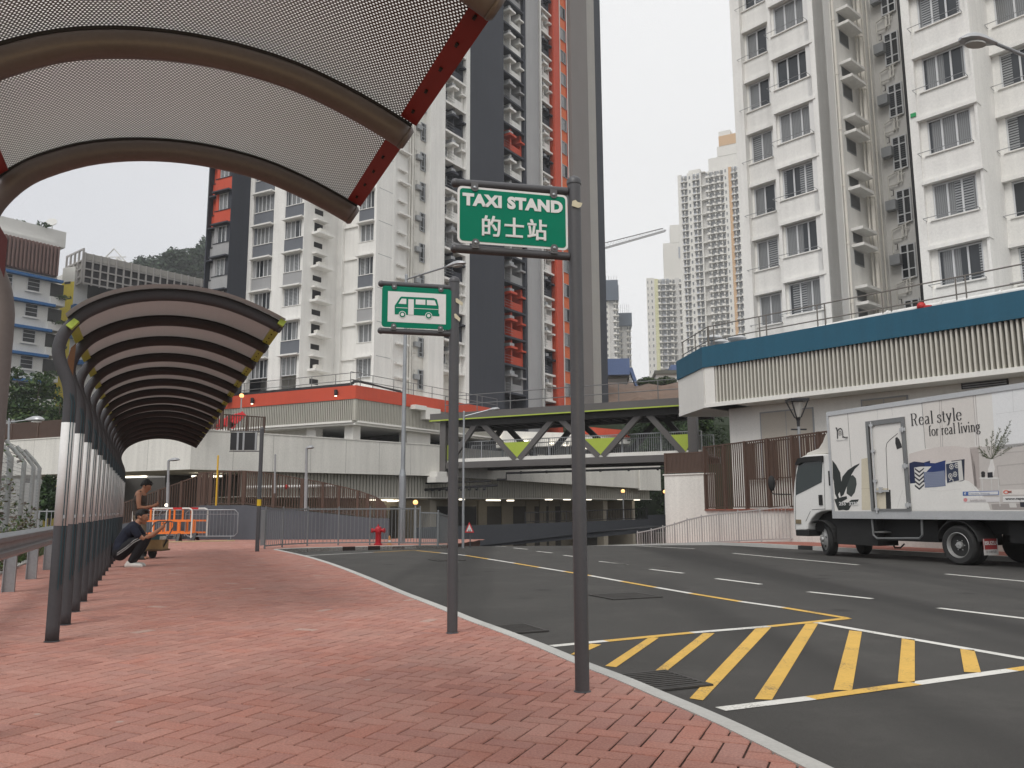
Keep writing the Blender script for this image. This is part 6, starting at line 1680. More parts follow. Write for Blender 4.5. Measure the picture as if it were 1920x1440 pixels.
def thin_pole(label, u0, v0, u1, v1, Y, m_, r=.035):
    a, b = AY(u0, v0, Y), AY(u1, v1, Y); m = MB(); m.tube([a, b], r, 8); m.ball(b, r*1.05, 0, 8, 4)
    tag(m.build('pole', m_), label, 'pole')
thin_pole('yellow pole standing at the brown ramp fence', 405, 948, 409, 855, 31.6, mat('yellow_pole_paint', (.58, .36, .03), .5, .1))
thin_pole('thin grey pole standing behind the brown ramp fence', 515, 925, 516, 853, 31.5, GALV)

# lantern on the right
p = AY(1495, 760, 28.0); lt = thing('lantern_lamp', 'black tapered lantern lamp on a grey pole left of the truck cab', 'lamp', (p.x, p.y, 0)); k = 28/FPX
zt_, zb_ = AY(1495, 748, 28).z, AY(1495, 800, 28).z; z_e = AY(1495, 783, 28).z
m = MB(); m.tube([(p.x, p.y, -.1), (p.x, p.y, zb_)], .055, 10); m.build('pole', GALV, lt)
m = MB(); m.box(p.x-.31, p.x+.31, p.y-.31, p.y+.31, zt_-.10, zt_); m.lathe([(.05, zb_-zt_), (.06, zb_-zt_+.2), (.10, z_e-zt_)], (p.x, p.y, zt_), 8); 
m.box(p.x-.26, p.x+.26, p.y-.03, p.y+.03, zb_-.12, zb_-.07)
for sx in (-1, 1):
    for sy in (-1, 1): m.bar((p.x+sx*.08, p.y+sy*.08, z_e), (p.x+sx*.27, p.y+sy*.27, zt_-.1), .035, .035)
m.build('housing', BLACKM, lt)
m = MB(); m.lathe([(.085, z_e-zt_+.02), (.22, -.12)], (p.x, p.y, zt_), 8); g_ = mat('lantern_glass', (.42, .41, .38), .2, .1); m.build('glass', g_, lt)

# ---- railings
def pts_fence(name, label, bases, tops_z, m, pitch, bw, pw, group=None, zlow=.08, closed_end=None, posts=True, toppost=.04, cat='railing'):
    """railing through a list of base points, one post at each"""
    t = thing(name, label, cat, bases[0], group); b = MB()
    for i in range(len(bases)-1):
        a, c = Vector(bases[i]), Vector(bases[i+1]); n = max(1, int((c-a).length/pitch)); d = (c-a).normalized()
        for k in range(1, n):
            q = a.lerp(c, k/n); h = tops_z[i]+(tops_z[i+1]-tops_z[i])*k/n
            b.bar(q+Vector((0, 0, zlow)), q+Vector((0, 0, h-.01)), bw, bw, 0, d)
        b.bar(a+Vector((0, 0, tops_z[i])), c+Vector((0, 0, tops_z[i+1])), .045, .045); b.bar(a+Vector((0, 0, zlow)), c+Vector((0, 0, zlow)), .03, .04)
    b.build('bar_panel', m, t)
    if posts:
        for a, h in zip(bases, tops_z):
            q = MB(); q.tube([Vector(a)+Vector((0, 0, -.03)), Vector(a)+Vector((0, 0, h+toppost))], pw, 8); q.ball(Vector(a)+Vector((0, 0, h+toppost+pw*.6)), pw*.9, 0, 8, 5); q.build('post', m, t)
    return t
RAILG = mat('grey_railing_paint', (.17, .18, .185), .5, .12, 3, 30, metal=.2)
rb = [G(u, v) for u, v in ((496, 1029), (529, 1026), (576, 1023.5), (634, 1022.5), (693, 1022), (748, 1022), (787, 1023.0))]
pts_fence('pedestrian_railing', 'grey steel pedestrian railing curving along the kerb around the red hydrant', rb, [1.12]*len(rb), RAILG, .115, .014, .026)
rb2 = [G(787, 1023), G(821, 1023), Vector((G(835, 1022).x, G(835, 1022).y+1.2, -.05))]
pts_fence('pedestrian_railing', 'short end of grey steel railing between hydrant and thin street lamp', rb2, [1.0, .98, .92], RAILG, .06, .02, .035)
b0 = G(487, 1030); m = MB(); e = G(496, 1029); m.hexa([b0+Vector((0, 0, .1)), e+Vector((0, 0, .1)), e+Vector((0, .02, .1)), b0+Vector((0, .02, .1)), b0+Vector((0, 0, 1.1)), e+Vector((0, 0, 1.1)), e+Vector((0, .02, 1.1)), b0+Vector((0, .02, 1.1))])
tag(m.build('railing_plate', GALV), 'flat grey closing plate at the near end of the curved railing', 'plate')
# right railing, falling away with the ramp
rr = []
for u, v, vt_ in ((1496, 1014.5, 948), (1428, 1016.5, 955.6), (1386, 1018.5, 960), (1350, 1020, 964), (1317, 1022, 969), (1290, 1023, 975), (1266, 1024, 983), (1244, 1025, 988.5), (1222, 1026, 994), (1196, 1027, 999)):
    Y = 28 if u > 1420 else 28+(1428-u)*.022
    p = AY(u, v, Y); rr.append((p, AY(u, vt_, Y).z-p.z))
pts_fence('pedestrian_railing', 'long pale grey railing along the far pavement left of the truck', [p for p, h in rr], [h for p, h in rr], mat('pale_grey_railing_paint', (.36, .35, .34), .5, .1), .115, .018, .026)

# left ramp wall with the brown fence descending along it
fw0 = Fr(wall_c, 93, (0, -1, 0)); LW_ = fw0.s_(728, 990); 
gw = thing('ramp_wall', 'mid grey ramp wall under the descending brown fence', 'ramp wall', wall_c)
zwa = AY(455, 947, wall_c.y).z
def ztw_(s): return zwa+(fw0.z_(700, 972)-zwa)*min(1, max(0, s/fw0.s_(700, 972)))
m = MB()
for k in range(12):
    a, c = LW_*k/12, LW_*(k+1)/12
    m.hexa([fw0.P(a, 0, -.1), fw0.P(c, 0, -.1), fw0.P(c, -.3, -.1), fw0.P(a, -.3, -.1), fw0.P(a, 0, ztw_(a)), fw0.P(c, 0, ztw_(c)), fw0.P(c, -.3, ztw_(c)), fw0.P(a, -.3, ztw_(a))])
fw1 = Fr(wall_c, -68, (-.2, -1, 0)); LW1 = fw1.s_(375, 1000); LW2 = fw1.s_(225, 1000)
m.fbox(fw1, 0, LW1, -.3, 0, -.1, zwa)
m.hexa([fw1.P(LW1, 0, -.1), fw1.P(LW2, 0, -.1), fw1.P(LW2, -.3, -.1), fw1.P(LW1, -.3, -.1), fw1.P(LW1, 0, zwa), fw1.P(LW2, 0, zwa-.75), fw1.P(LW2, -.3, zwa-.75), fw1.P(LW1, -.3, zwa)])
m.build('walls', [mat('blue_grey_wall_paint', (.088, .095, .11), .85, .08, .5, 12, streak=.5)], gw)
bf = thing('fence', 'long brown bar fence descending along the grey ramp wall on the left', 'fence', wall_c)
top_px_ = [(375, 887), (396, 885), (455, 883), (486, 885), (520, 890), (560, 897), (595, 902.5), (620, 908), (650, 914.5), (680, 923), (705, 932), (718, 941), (724, 952)]
bm_ = MB(); prev = None
def fpt(u, v):
    if u >= 455: s_, z_ = fw0.on(u, v, -.15); return fw0.P(s_, -.15, z_), ztw_(s_)
    s_, z_ = fw1.on(u, v, -.15); return fw1.P(s_, -.15, z_), zwa
line = []
for i in range(len(top_px_)-1):
    for k in range(8): 
        t_ = k/8; u = top_px_[i][0]+(top_px_[i+1][0]-top_px_[i][0])*t_; v = top_px_[i][1]+(top_px_[i+1][1]-top_px_[i][1])*t_; line.append(fpt(u, v))
line.append(fpt(*top_px_[-1]))
acc = 0
for i in range(len(line)-1):
    a, c = line[i][0], line[i+1][0]; L = (Vector((c.x-a.x, c.y-a.y, 0))).length; n = max(1, int(L/.125))
    for k in range(n):
        q = a.lerp(c, k/n); zl_ = line[i][1]; bm_.box(q.x-.016, q.x+.016, q.y-.028, q.y+.028, zl_+.04, q.z)
    bm_.bar(a, c, .05, .04); bm_.bar(Vector((a.x, a.y, line[i][1]+.06)), Vector((c.x, c.y, line[i+1][1]+.06)), .04, .04)
bm_.build('bar_panel', BROWN, bf)
for u in (375, 397, 432, 459, 515, 568, 606, 636, 671, 690, 708, 722):
    v = None
    for i in range(len(top_px_)-1):
        if top_px_[i][0] <= u <= top_px_[i+1][0]: v = top_px_[i][1]+(top_px_[i+1][1]-top_px_[i][1])*(u-top_px_[i][0])/(top_px_[i+1][0]-top_px_[i][0])
    q, zl_ = fpt(u, v); m = MB(); m.box(q.x-.055, q.x+.055, q.y-.05, q.y+.05, zl_-.02, q.z+.02); m.build('post', BROWN, bf)
# continuation of the brown fence to the far left along the descending arm of the wall
sL0, sL1 = LW1, fw1.s_(212, 930)
bar_fence('fence', 'brown bar fence behind the standing man, lower at its left end', fw1, sL0, sL1, -.15, lambda s: zwa-.75*(s-sL0)/(LW2-sL0)-.02, lambda s: zwa+1.26-(s-sL0)*.27, .125, 1.1, BROWN, .032, .05, .11)
# dark brown fence on the left ramp parapet, red frame above it
z_f = z_t+.06
bar_fence('fence', 'dark brown fence on the white ramp parapet at the left edge', cL, cL.s_(118, 815), cL.s_(-30, 815), -.15, lambda s: z_f-.1, lambda s: cL.z_(100, 788), .07, 2.0, BROWN, .05, .04, .10)
bar_fence('fence', 'short brown fence on the white ramp parapet right of the arched roof', cL, cL.s_(412, 800), .0, -.15, lambda s: z_f-.1, lambda s: cL.z_(380, 771), .13, 1.0, BROWN, .04, .04, .10)
bar_fence('fence', 'short brown fence end on the parapet corner by the globe lamp', cR, .0, cR.s_(497, 800), -.15, lambda s: z_f-.1-.04*s, lambda s: cL.z_(380, 771)+.0, .13, 1.0, BROWN, .04, .04, .10)
rf = thing('red_ladder_slide', 'small bright red folded frame behind the brown fence on the ramp', 'red frame', AY(430, 800, 44))
REDB = mat('bright_red_paint', (.55, .02, .025), .5, .08)
m = MB(); 
for k in range(5):
    a, b = AY(405+k*8, 803-k*3, 44+k*.3), AY(432+k*6, 782-k*1.5, 44.5+k*.3); m.bar(a, b, .2, .25)
m.bar(AY(430, 800, 44.2), AY(458, 775, 44.2), .15, .3); m.bar(AY(412, 787, 44.2), AY(440, 800, 44.2), .15, .3); m.build('frame', REDB, rf)

# ---- guard rail with posts, wire fence, grass bank at the left
gl = thing('guard_rail', 'galvanised steel guard rail on grey posts at the left edge', 'guard rail', G(15, 1110))
gp_px = [(15, 1110), (50, 1086), (83, 1070)]
g0 = G(*gp_px[0]); g0 = Vector((g0.x, g0.y, 0)); gd = ax.copy()
wprof = [(-.03, .0), (.0, .02), (.045, .05), (.045, .10), (.0, .135), (-.005, .165), (.0, .195), (.045, .23), (.045, .28), (.0, .31), (-.03, .33)]
zbm = AY(40, 1030, G(35, 1098).y).z
rail_pts = [g0+gd*t for t in (-9, -4, 0, 2.4, 4.8, 6.4)]
rail_pts += [rail_pts[-1]+gd*.9+bx*.04, rail_pts[-1]+gd*1.6+bx*.02]
m = MB(); th_ = .006
for i in range(len(rail_pts)-1):
    a, c = rail_pts[i], rail_pts[i+1]; 
    for j in range(len(wprof)-1):
        (x0, h0), (x1, h1) = wprof[j], wprof[j+1]
        q = [a+bx*(x0+.10)+Vector((0, 0, .48+h0)), c+bx*(x0+.10)+Vector((0, 0, .48+h0)), c+bx*(x1+.10)+Vector((0, 0, .48+h1)), a+bx*(x1+.10)+Vector((0, 0, .48+h1))]
        m.hexa([q[0]-bx*th_, q[1]-bx*th_, q[1], q[0], q[3]-bx*th_, q[2]-bx*th_, q[2], q[3]])
m.build('rail_beam', STEEL, gl, True)
for k in (-8, -6, -4, -2, 0, 1, 2, 3):
    c = g0+gd*(k*2.35); m = MB()
    T = Matrix.Translation(c) @ Matrix.Rotation(-AX, 4, 'Z')
    m.box(-.075, .075, -.006, .006, -.05, .78, 0, T); m.box(-.075, -.063, -.05, .05, -.05, .78, 0, T); m.box(.063, .075, -.05, .05, -.05, .78, 0, T); m.build('post', STEEL, gl)
    m = MB()
    for z in (.56, .72): m.ball(c+bx*.112+Vector((0, 0, z)), .018, 0, 6, 4)
    m.build('bolt', BLACKM, gl)
GRASSM = [mat('grass_blade', (.06, .105, .03), .85, .3, 2, 10), mat('dry_grass_blade', (.13, .13, .06), .85, .3, 2, 10)]
le = left_line
m = MB()
for i in range(len(le)-1): 
    a, c = le[i], le[i+1]; m.hexa([a+Vector((0, 0, -.4)), c+Vector((0, 0, -.4)), c-bx*.14+Vector((0, 0, -.4)), a-bx*.14+Vector((0, 0, -.4)), a+Vector((0, 0, .03)), c+Vector((0, 0, .03)), c-bx*.14+Vector((0, 0, .03)), a-bx*.14+Vector((0, 0, .03))])
structure(m.build('edge_kerb', KERB))
rowsG = []
for w_, z in ((.14, -.02), (1.2, -.15), (3, -.1), (7, -.3), (16, -1.0)):
    rowsG.append([le[0].lerp(le[-1], k/10)-bx*w_+ax*(k-4)*.9+Vector((0, 0, z)) for k in range(11)])
slope('grass_bank', rowsG, mat('bank_soil', (.085, .085, .05), .95, .3, .8, 8), .03, 5)
m = MB(); rg = random.Random(31)
for k in range(7000):
    w_ = .16+abs(rg.gauss(0, 1.1)); t_ = rg.uniform(-3, 15); q = g0-bx*.62+gd*t_-bx*w_+Vector((0, 0, -.12)); h = rg.uniform(.12, .5); l_ = Vector((rg.gauss(0, .1), rg.gauss(0, .1), h))
    s_ = Vector((rg.uniform(-1, 1), rg.uniform(-1, 1), 0)).normalized()*.012; m.poly([q-s_, q+s_, q+l_], 0 if rg.random() < .7 else 1)
o = m.build('tall_grass', GRASSM); o['kind'] = 'stuff'
# wire fence with bent tops
wf = thing('wire_fence', 'overgrown wire fence with bent barbed wire tops behind the guard rail', 'fence', G(40, 1060))
wpts = [AY(u, 985, Y) for u, Y in ((-60, 13.0), (-12, 15), (10, 17.2), (36, 19.4), (54, 21.6), (66, 24))]
wtop = [AY(u, v, p.y).z for (u, v), p in zip(((-60, 850), (-12, 848), (13, 858), (42, 868), (61, 875), (71, 878)), wpts)]
POSTG = mat('weathered_concrete_post', (.26, .27, .265), .8, .15, 3, 20)
for p, z in zip(wpts, wtop):
    m = MB(); q = Vector((p.x, p.y, z)); m.tube([(p.x, p.y, -.4), q, q-bx*.16+Vector((0, 0, .22)), q-bx*.42+Vector((0, 0, .52))], [.055, .052, .05, .045], 8); m.build('post', POSTG, wf, True)
m = MB()
for i in range(len(wpts)-1):
    for f in (.12, .25, .4): m.tube([Vector((p.x, p.y, z))-bx*f+Vector((0, 0, .02+f*1.2)) for p, z in ((wpts[i], wtop[i]), (wpts[i+1], wtop[i+1]))], .008, 4)
    for k in range(14):
        a, c = wpts[i].lerp(wpts[i+1], k/14), wpts[i].lerp(wpts[i+1], ((k+5) % 15)/14); z0_, z1_ = wtop[i], wtop[i+1]
        m.tube([Vector((a.x, a.y, -.2)), Vector((a.x, a.y, z0_+(z1_-z0_)*k/14))], .004, 3)
    for k in range(30):
        f = k/30; m.tube([Vector((wpts[i].x, wpts[i].y, -.2+(wtop[i]+.2)*f)), Vector((wpts[i+1].x, wpts[i+1].y, -.2+(wtop[i+1]+.2)*f))], .004, 3)
m.build('wire_mesh', STEEL, wf)
m = MB(); cl = []; rg = random.Random(17)
for k in range(60):
    i = rg.randrange(len(wpts)-1); t_ = rg.random(); p = wpts[i].lerp(wpts[i+1], t_); z = rg.uniform(-.2, 1.0)*rg.random()+.1
    cl.append(((p.x-.05, p.y, z), (.5, .3, .35)))
for k in range(16):
    i = rg.randrange(3); p = wpts[i].lerp(wpts[i+1], rg.random()); cl.append(((p.x-.25, p.y, rg.uniform(1.0, 2.4)), (.4, .25, .3)))
leaf_cloud(m, cl, 4200, .05, [0, 1, 2, 3], 18)
o = m.build('climbing_weeds', [LEAFD[1], LEAFD[2], GRASSM[1], mat('dry_twig', (.12, .09, .075), .9, .3)]); o['kind'] = 'stuff'
m = MB(); leaf_cloud(m, px_clumps([(90, 925, 16, 26), (82, 955, 14, 18), (102, 945, 14, 26), (92, 900, 12, 10)], 36), 1600, .12, [0, 0, 1], 33)
p = AY(92, 985, 36); t = thing('bush', 'dark shrub in the shadow below the white ramp parapet at left', 'bush', (p.x, p.y, p.z)); m.build('foliage', LEAFD, t)
m = MB(); m.tube([p, p+Vector((0, 0, 1.2))], [.06, .03], 5); m.build('stem', BARK, t)
rl_ = [AY(u, 985, 31) for u in (72, 86, 104, 122)]
pts_fence('pedestrian_railing', 'piece of grey railing seen beyond the guard rail, left of the posts', [Vector((p.x, p.y, -.1)) for p in rl_], [1.2]*4, GALV, .14, .016, .03)

# ---- hydrant
p = G(709, 1022); hy = thing('fire_hydrant', 'red pillar fire hydrant behind the grey railing', 'fire hydrant', p); p = p.copy()
HRED = mat('hydrant_red', (.36, .013, .022), .4, .08)
m = MB(); m.lathe([(.17, 0), (.17, .05), (.115, .07), (.115, .44), (.13, .46), (.13, .50), (.125, .52), (.135, .60), (.12, .66), (.07, .70), (.03, .71)], p, 16); m.build('barrel', HRED, hy, True)
for sx, zz_ in ((1, .55), (-1, .55)):
    m = MB(); m.lathe([(.06, 0), (.06, .12), (.085, .125), (.085, .19), (.05, .2)], p+Vector((sx*.09, -.03, zz_)), 12, 0, (sx, -.35, 0)); m.build('outlet', HRED, hy, True)
m = MB(); m.lathe([(.085, 0), (.085, .06), (.05, .07)], p+Vector((0, -.11, .55)), 12, 0, (0, -1, 0)); m.build('outlet', HRED, hy, True)
m = MB(); m.tube([p+Vector((-.01, 0, .71)), p+Vector((-.01, 0, .78))], .025, 8); m.build('spindle', HRED, hy); hy.scale = (.78, .78, .82)
p = G(730, 1021.5); m = MB(); m.lathe([(.09, 0), (.09, .02), (.06, .03), (.025, .26), (.02, .28)], p, 12); m.lathe([(.052, .09), (.045, .14)], p, 12, 1)
tag(m.build('traffic_cone', [mat('faded_orange_plastic', (.55, .27, .10), .6, .1), SWHITE]), 'tiny faded orange cone on the pavement beside the red hydrant', 'cone')

# ---- barriers
BORA = mat('barrier_orange', (.78, .19, .03), .5, .08, 3, 20); BWHI = mat('barrier_white', (.68, .67, .63), .5, .08, 3, 20); BRED = mat('barrier_red', (.50, .02, .02), .5, .08)
def barrier(label, base, rz_, L=1.7, H=1.05):
    t = thing('water_barrier', label, 'barrier', base, 'orange and white barriers at the end of the path', rz_)
    def add(nm, mbx, mm): o = mbx.build(nm, mm, None, True); o.parent = t
    m = MB(); r_ = .12; pts = [(-L/2, 0, .12), (-L/2, 0, H-r_), (-L/2+r_*.3, 0, H-r_*.3), (-L/2+r_, 0, H), (L/2-r_, 0, H), (L/2-r_*.3, 0, H-r_*.3), (L/2, 0, H-r_), (L/2, 0, .12)]
    m.tube(pts, .028, 8); add('frame_tube', m, BWHI)
    m = MB(); m.box(-L/2+.03, L/2-.03, -.02, .02, .70, .76); m.box(-L/2+.03, L/2-.03, -.02, .02, .26, .32)
    for x in (-L*.28, -L*.14, 0, L*.14, L*.28): m.box(x-.025, x+.025, -.018, .018, .32, .70)
    for x in (-L*.2, L*.2): m.box(x-.03, x+.03, -.02, .02, .76, H-.03)
    o = m.build('bar_panel', BORA); o.parent = t
    for x in (-L*.25, L*.25):
        m = MB(); m.box(x-.16, x+.16, -.034, .034, H-.034, H+.034); o = m.build('reflector', BRED); o.parent = t
        m = MB(); m.prism([(x*1.2-.05, -.25, 0), (x*1.2-.05, -.16, 0), (x*1.2-.05, 0, .2), (x*1.2-.05, .16, 0), (x*1.2-.05, .25, 0), (x*1.2-.05, .05, .28), (x*1.2-.05, -.05, .28)], (.1, 0, 0)); o = m.build('foot', BLACKM); o.parent = t
    return t
bb_ = G(330, 1014); Yb = bb_.y
for i, (u, v, rz__, lab) in enumerate(((302, 1015, .08, 'front orange and white barrier, nearest the hand trolley'), (336, 1013, -.06, 'middle orange and white barrier of the row'), (361, 1011, .05, 'rear orange and white barrier next to the steel mesh barriers'))):
    p = G(u, v); barrier(lab, (p.x, p.y, 0), rz__, 2.1, 1.18)
def steel_barrier(label, base, rz_, L=2.0, H=1.05):
    t = thing('steel_barrier', label, 'barrier', base, 'steel crowd barriers against the grey wall', rz_)
    m = MB(); r_ = .12; m.tube([(-L/2, 0, .15), (-L/2, 0, H-r_), (-L/2+r_, 0, H), (L/2-r_, 0, H), (L/2, 0, H-r_), (L/2, 0, .15+r_), (L/2-r_, 0, .15), (-L/2+r_, 0, .15), (-L/2, 0, .15+r_)], .02, 7); o = m.build('frame_tube', STEEL, None, True); o.parent = t
    m = MB(); 
    for k in range(1, 15): m.tube([(-L/2+L*k/15, 0, .15), (-L/2+L*k/15, 0, H)], .008, 4)
    m.tube([(-L/2, 0, H-.16), (L/2, 0, H-.16)], .012, 5); o = m.build('bar_panel', STEEL); o.parent = t
    for x in (-L*.38, L*.38): m = MB(); m.bar((x, -.25, .02), (x, .25, .02), .05, .02); m.tube([(x, 0, .02), (x, 0, .16)], .018, 6); o = m.build('foot', STEEL); o.parent = t
for u, v, rz__, lab in ((395, 1013, -.05, 'steel crowd barrier nearest the corner of the grey wall'), (345, 1010.5, .04, 'steel crowd barrier behind the orange barriers'), (302, 1011, .07, 'steel crowd barrier furthest left behind the trolley')):
    p = G(u, v); steel_barrier(lab, (p.x, p.y, 0), rz__, 2.0, 1.12)
lamp_p = G(307, 1013); m = MB(); lp = thing('warning_lamp', 'small glowing white warning lamp on top of a barrier', 'lamp', (lamp_p.x, lamp_p.y+.05, 1.2)); 
m.lathe([(.04, 0), (.05, .04), (.05, .06)], (lamp_p.x, lamp_p.y+.05, 1.195), 10); m.build('base', BLACKM, lp)
m = MB(); m.ball((lamp_p.x, lamp_p.y+.05, 1.31), .06, 0, 10, 8); m.build('lens', LIGHTC, lp, True)
# planks lying under the barriers
m = MB(); a = G(315, 1017); c = G(440, 1014.5); m.bar(a+Vector((0, 0, .02)), c+Vector((0, 0, .02)), .22, .03); tag(m.build('plank', mat('pale_plank', (.50, .40, .24), .8, .15)), 'pale timber plank lying on the paving in front of the barriers', 'plank')
# ============================================================ DELIVERY TRUCK
TO = G(1795, 1060, ZR); fK2 = Fr(TO, -22.7, (-1, -.3, 0))
tk = thing('delivery_truck', 'white box truck printed with a bedroom picture, parked by the far kerb', 'truck', TO)
TWH = mat('truck_white_paint', (.70, .695, .67), .32, .05, 1, 20, spec=.5, coat=.4)
TPAN = mat('printed_panel_white', (.72, .70, .665), .38, .04, .8, 14, spec=.45, streak=.2)
TALU = mat('truck_aluminium_rail', (.52, .53, .535), .4, .1, 3, 30, metal=.5)
RUB = mat('tyre_rubber', (.022, .022, .022), .85, .2, 6, 50)
RIM = mat('wheel_rim_silver', (.42, .42, .41), .4, .15, metal=.6)
CHAS = mat('chassis_black', (.014, .014, .014), .7, .2)
def T7(x, y, o=0.0): return fK2.on(1420+x/3.428, 680+y/3.428, o)
def T8(x, y): return fK2.on(1500+x/4.571, 700+y/4.571, 0)
BWD = 2.15
s_bf = fK2.s_(1557, 870); s_br = -3.3
zb_t = fK2.z_(1563, 972); zb_top = fK2.z_(1557, 773)
m = MB(); m.fbox(fK2, s_br, s_bf, -BWD, 0, zb_t+.02, zb_top, 0); m.build('box_body', TPAN, tk, False, .02)
m = MB()
m.fbox(fK2, s_br, s_bf+.012, -BWD-.012, .014, zb_t, T7(600, 955)[1], 0)
m.fbox(fK2, s_br, s_bf+.02, -BWD-.02, .022, zb_top-.09, zb_top+.015, 0)
m.fbox(fK2, s_bf-.05, s_bf+.022, -.04, .02, zb_t, zb_top, 0); m.fbox(fK2, s_bf-.05, s_bf+.022, -BWD-.02, -BWD+.05, zb_t, zb_top, 0)
for k in range(24): 
    a = s_bf-.15-k*.28
    if a > s_br: m.lathe([(.012, 0), (.006, .006)], fK2.P(a, .014, zb_t+.05), 6, 0, fK2.n)
m.build('edge_rail', TALU, tk)
# ---- the printed picture on the side
_cm = {}
def pm_(rgb, rough=.42): 
    key = tuple(round(c, 3) for c in rgb)
    if key not in _cm: _cm[key] = mat('print_%02d' % len(_cm), rgb, rough, .06, 2, 20, spec=.4)
    return _cm[key]
PICT = MB(); PMATS = []
def pic(pts, rgb, layer=1, raw=False):
    mm = pm_(rgb)
    if mm not in PMATS: PMATS.append(mm)
    q = [(p if raw else T8(*p)) for p in pts]
    smin = s_bf-.06
    q = [(min(a, smin), max(z, zb_t+.105)) for a, z in q]
    PICT.prism([fK2.P(a, .0008, z) for a, z in q], fK2.n*(.0006+.0007*layer), PMATS.index(mm))
def pline(pts, w, rgb, layer=1):
    q = [Vector(T8(*p)) for p in pts]
    for a, b in zip(q[:-1], q[1:]):
        d = (b-a); L = d.length
        if L < 1e-5: continue
        n = Vector((-d.y, d.x))/L*w/2; pic([a+n, b+n, b-n, a-n], rgb, layer, True)
def ellipse(cx, cy, rx, ry, rgb, layer, n=16): pic([(cx+rx*math.cos(2*PI*i/n), cy+ry*math.sin(2*PI*i/n)) for i in range(n)], rgb, layer)
def flush(nm):
    global PICT
    PICT.build(nm, PMATS, tk); PICT = MB()
# room: pale wall panels, wainscot, window light, headboard
pic([(1455, 640), (2300, 560), (2300, 1170), (1500, 1170)], (.53, .495, .465), 1)
pic([(1640, 128), (2300, 40), (2300, 560), (1675, 660)], (.76, .765, .765), 1)
pic([(1050, 232), (1480, 160), (1500, 640), (1075, 640)], (.66, .625, .585), 1)
pic([(935, 690), (1080, 650), (1200, 628), (1330, 622), (1455, 640), (1500, 780), (1520, 1000), (935, 1000)], (.62, .565, .53), 2)
pic([(1458, 645), (1530, 632), (1545, 980), (1500, 1000)], (.42, .37, .345), 2)
for a, b in (((408, 336), (440, 800)), ((1043, 232), (1075, 645))): pline([a, b], .012, (.24, .23, .225), 3)
for x in (1194, 1210): pline([(x, 206), (x+14, 630)], .016, (.46, .43, .41), 3)
for x in (1482, 1500): pline([(x, 158), (x+34, 620)], .018, (.50, .46, .44), 3)
pline([(660, 300), (668, 400)], .006, (.5, .5, .5), 3); pline([(786, 280), (792, 360)], .006, (.5, .5, .5), 3); pline([(1820, 95), (1830, 330)], .006, (.58, .58, .58), 3); pline([(1680, 350), (2200, 280)], .006, (.58, .58, .58), 3)
pline([(1455, 642), (1560, 630)], .03, (.50, .45, .42), 3); pline([(1640, 690), (2200, 645)], .02, (.45, .42, .40), 3)
pline([(1690, 795), (2200, 745)], .022, (.43, .40, .375), 3); pline([(1690, 795), (1712, 960)], .022, (.43, .40, .375), 3); pline([(1712, 960), (2200, 930)], .018, (.43, .40, .375), 3)
flush('printed_room')
# bed
pic([(760, 1175), (800, 1100), (850, 1020), (890, 975), (950, 935), (1100, 915), (1260, 915), (1395, 908), (1450, 925), (1510, 975), (1570, 1050), (1615, 1120), (1632, 1172)], (.73, .715, .68), 3)
pline([(880, 1000), (835, 1150)], .012, (.60, .58, .555), 4); pline([(1480, 960), (1560, 1090)], .012, (.62, .60, .57), 4); pline([(1000, 985), (1200, 1010), (1380, 990)], .008, (.64, .62, .59), 4)
flush('printed_bed')
# cushions
NAVY = (.012, .02, .065)
pic([(938, 770), (980, 755), (1060, 765), (1115, 748), (1122, 930), (945, 945), (940, 900)], NAVY, 4)
pic([(1065, 765), (1160, 770), (1248, 745), (1246, 950), (1100, 945)], (.015, .035, .14), 5)
pic([(1300, 750), (1412, 735), (1410, 915), (1390, 925), (1280, 930)], (.02, .025, .045), 4)
pic([(1246, 765), (1385, 745), (1402, 915), (1262, 948)], (.60, .59, .56), 5)
pic([(1252, 778), (1352, 760), (1364, 918), (1262, 940)], (.03, .04, .075), 6)
for cx, cy in ((1300, 800), (1330, 865), (1290, 880), (1345, 790), (1300, 925)):
    for k in range(9):
        a = 2*PI*k/9; x, y = cx+15*math.cos(a), cy+19*math.sin(a)
        if 1258 < x < 1358 and 768 < y < 928: ellipse(x, y, 4.2, 6, (.62, .61, .58), 7, 7)
    if cy < 915: ellipse(cx, cy, 6, 8, (.62, .61, .58), 7, 8)
pic([(980, 808), (1030, 800), (1128, 798), (1062, 870), (1060, 970), (1000, 970), (990, 945)], (.66, .65, .62), 6)
for k in range(5):
    y = 805+k*36
    pic([(985, y+4), (1024, y+34), (1024, y+50), (986, y+20)], (.02, .02, .03), 7)
    pic([(1024, y+34), (1066, y-4 if k else y+2), (1064, y+14), (1024, y+50)], (.02, .02, .03), 7)
pic([(1062, 846), (1150, 845), (1240, 832), (1250, 965), (1160, 975), (1072, 980)], (.17, .20, .29), 8)
for i in range(11):
    for j in range(9): ellipse(1076+i*15.5+(j % 2)*7, 856+j*13.5-i*.9, 3.1, 2.6, (.42, .44, .48), 9, 5)
flush('printed_cushions')
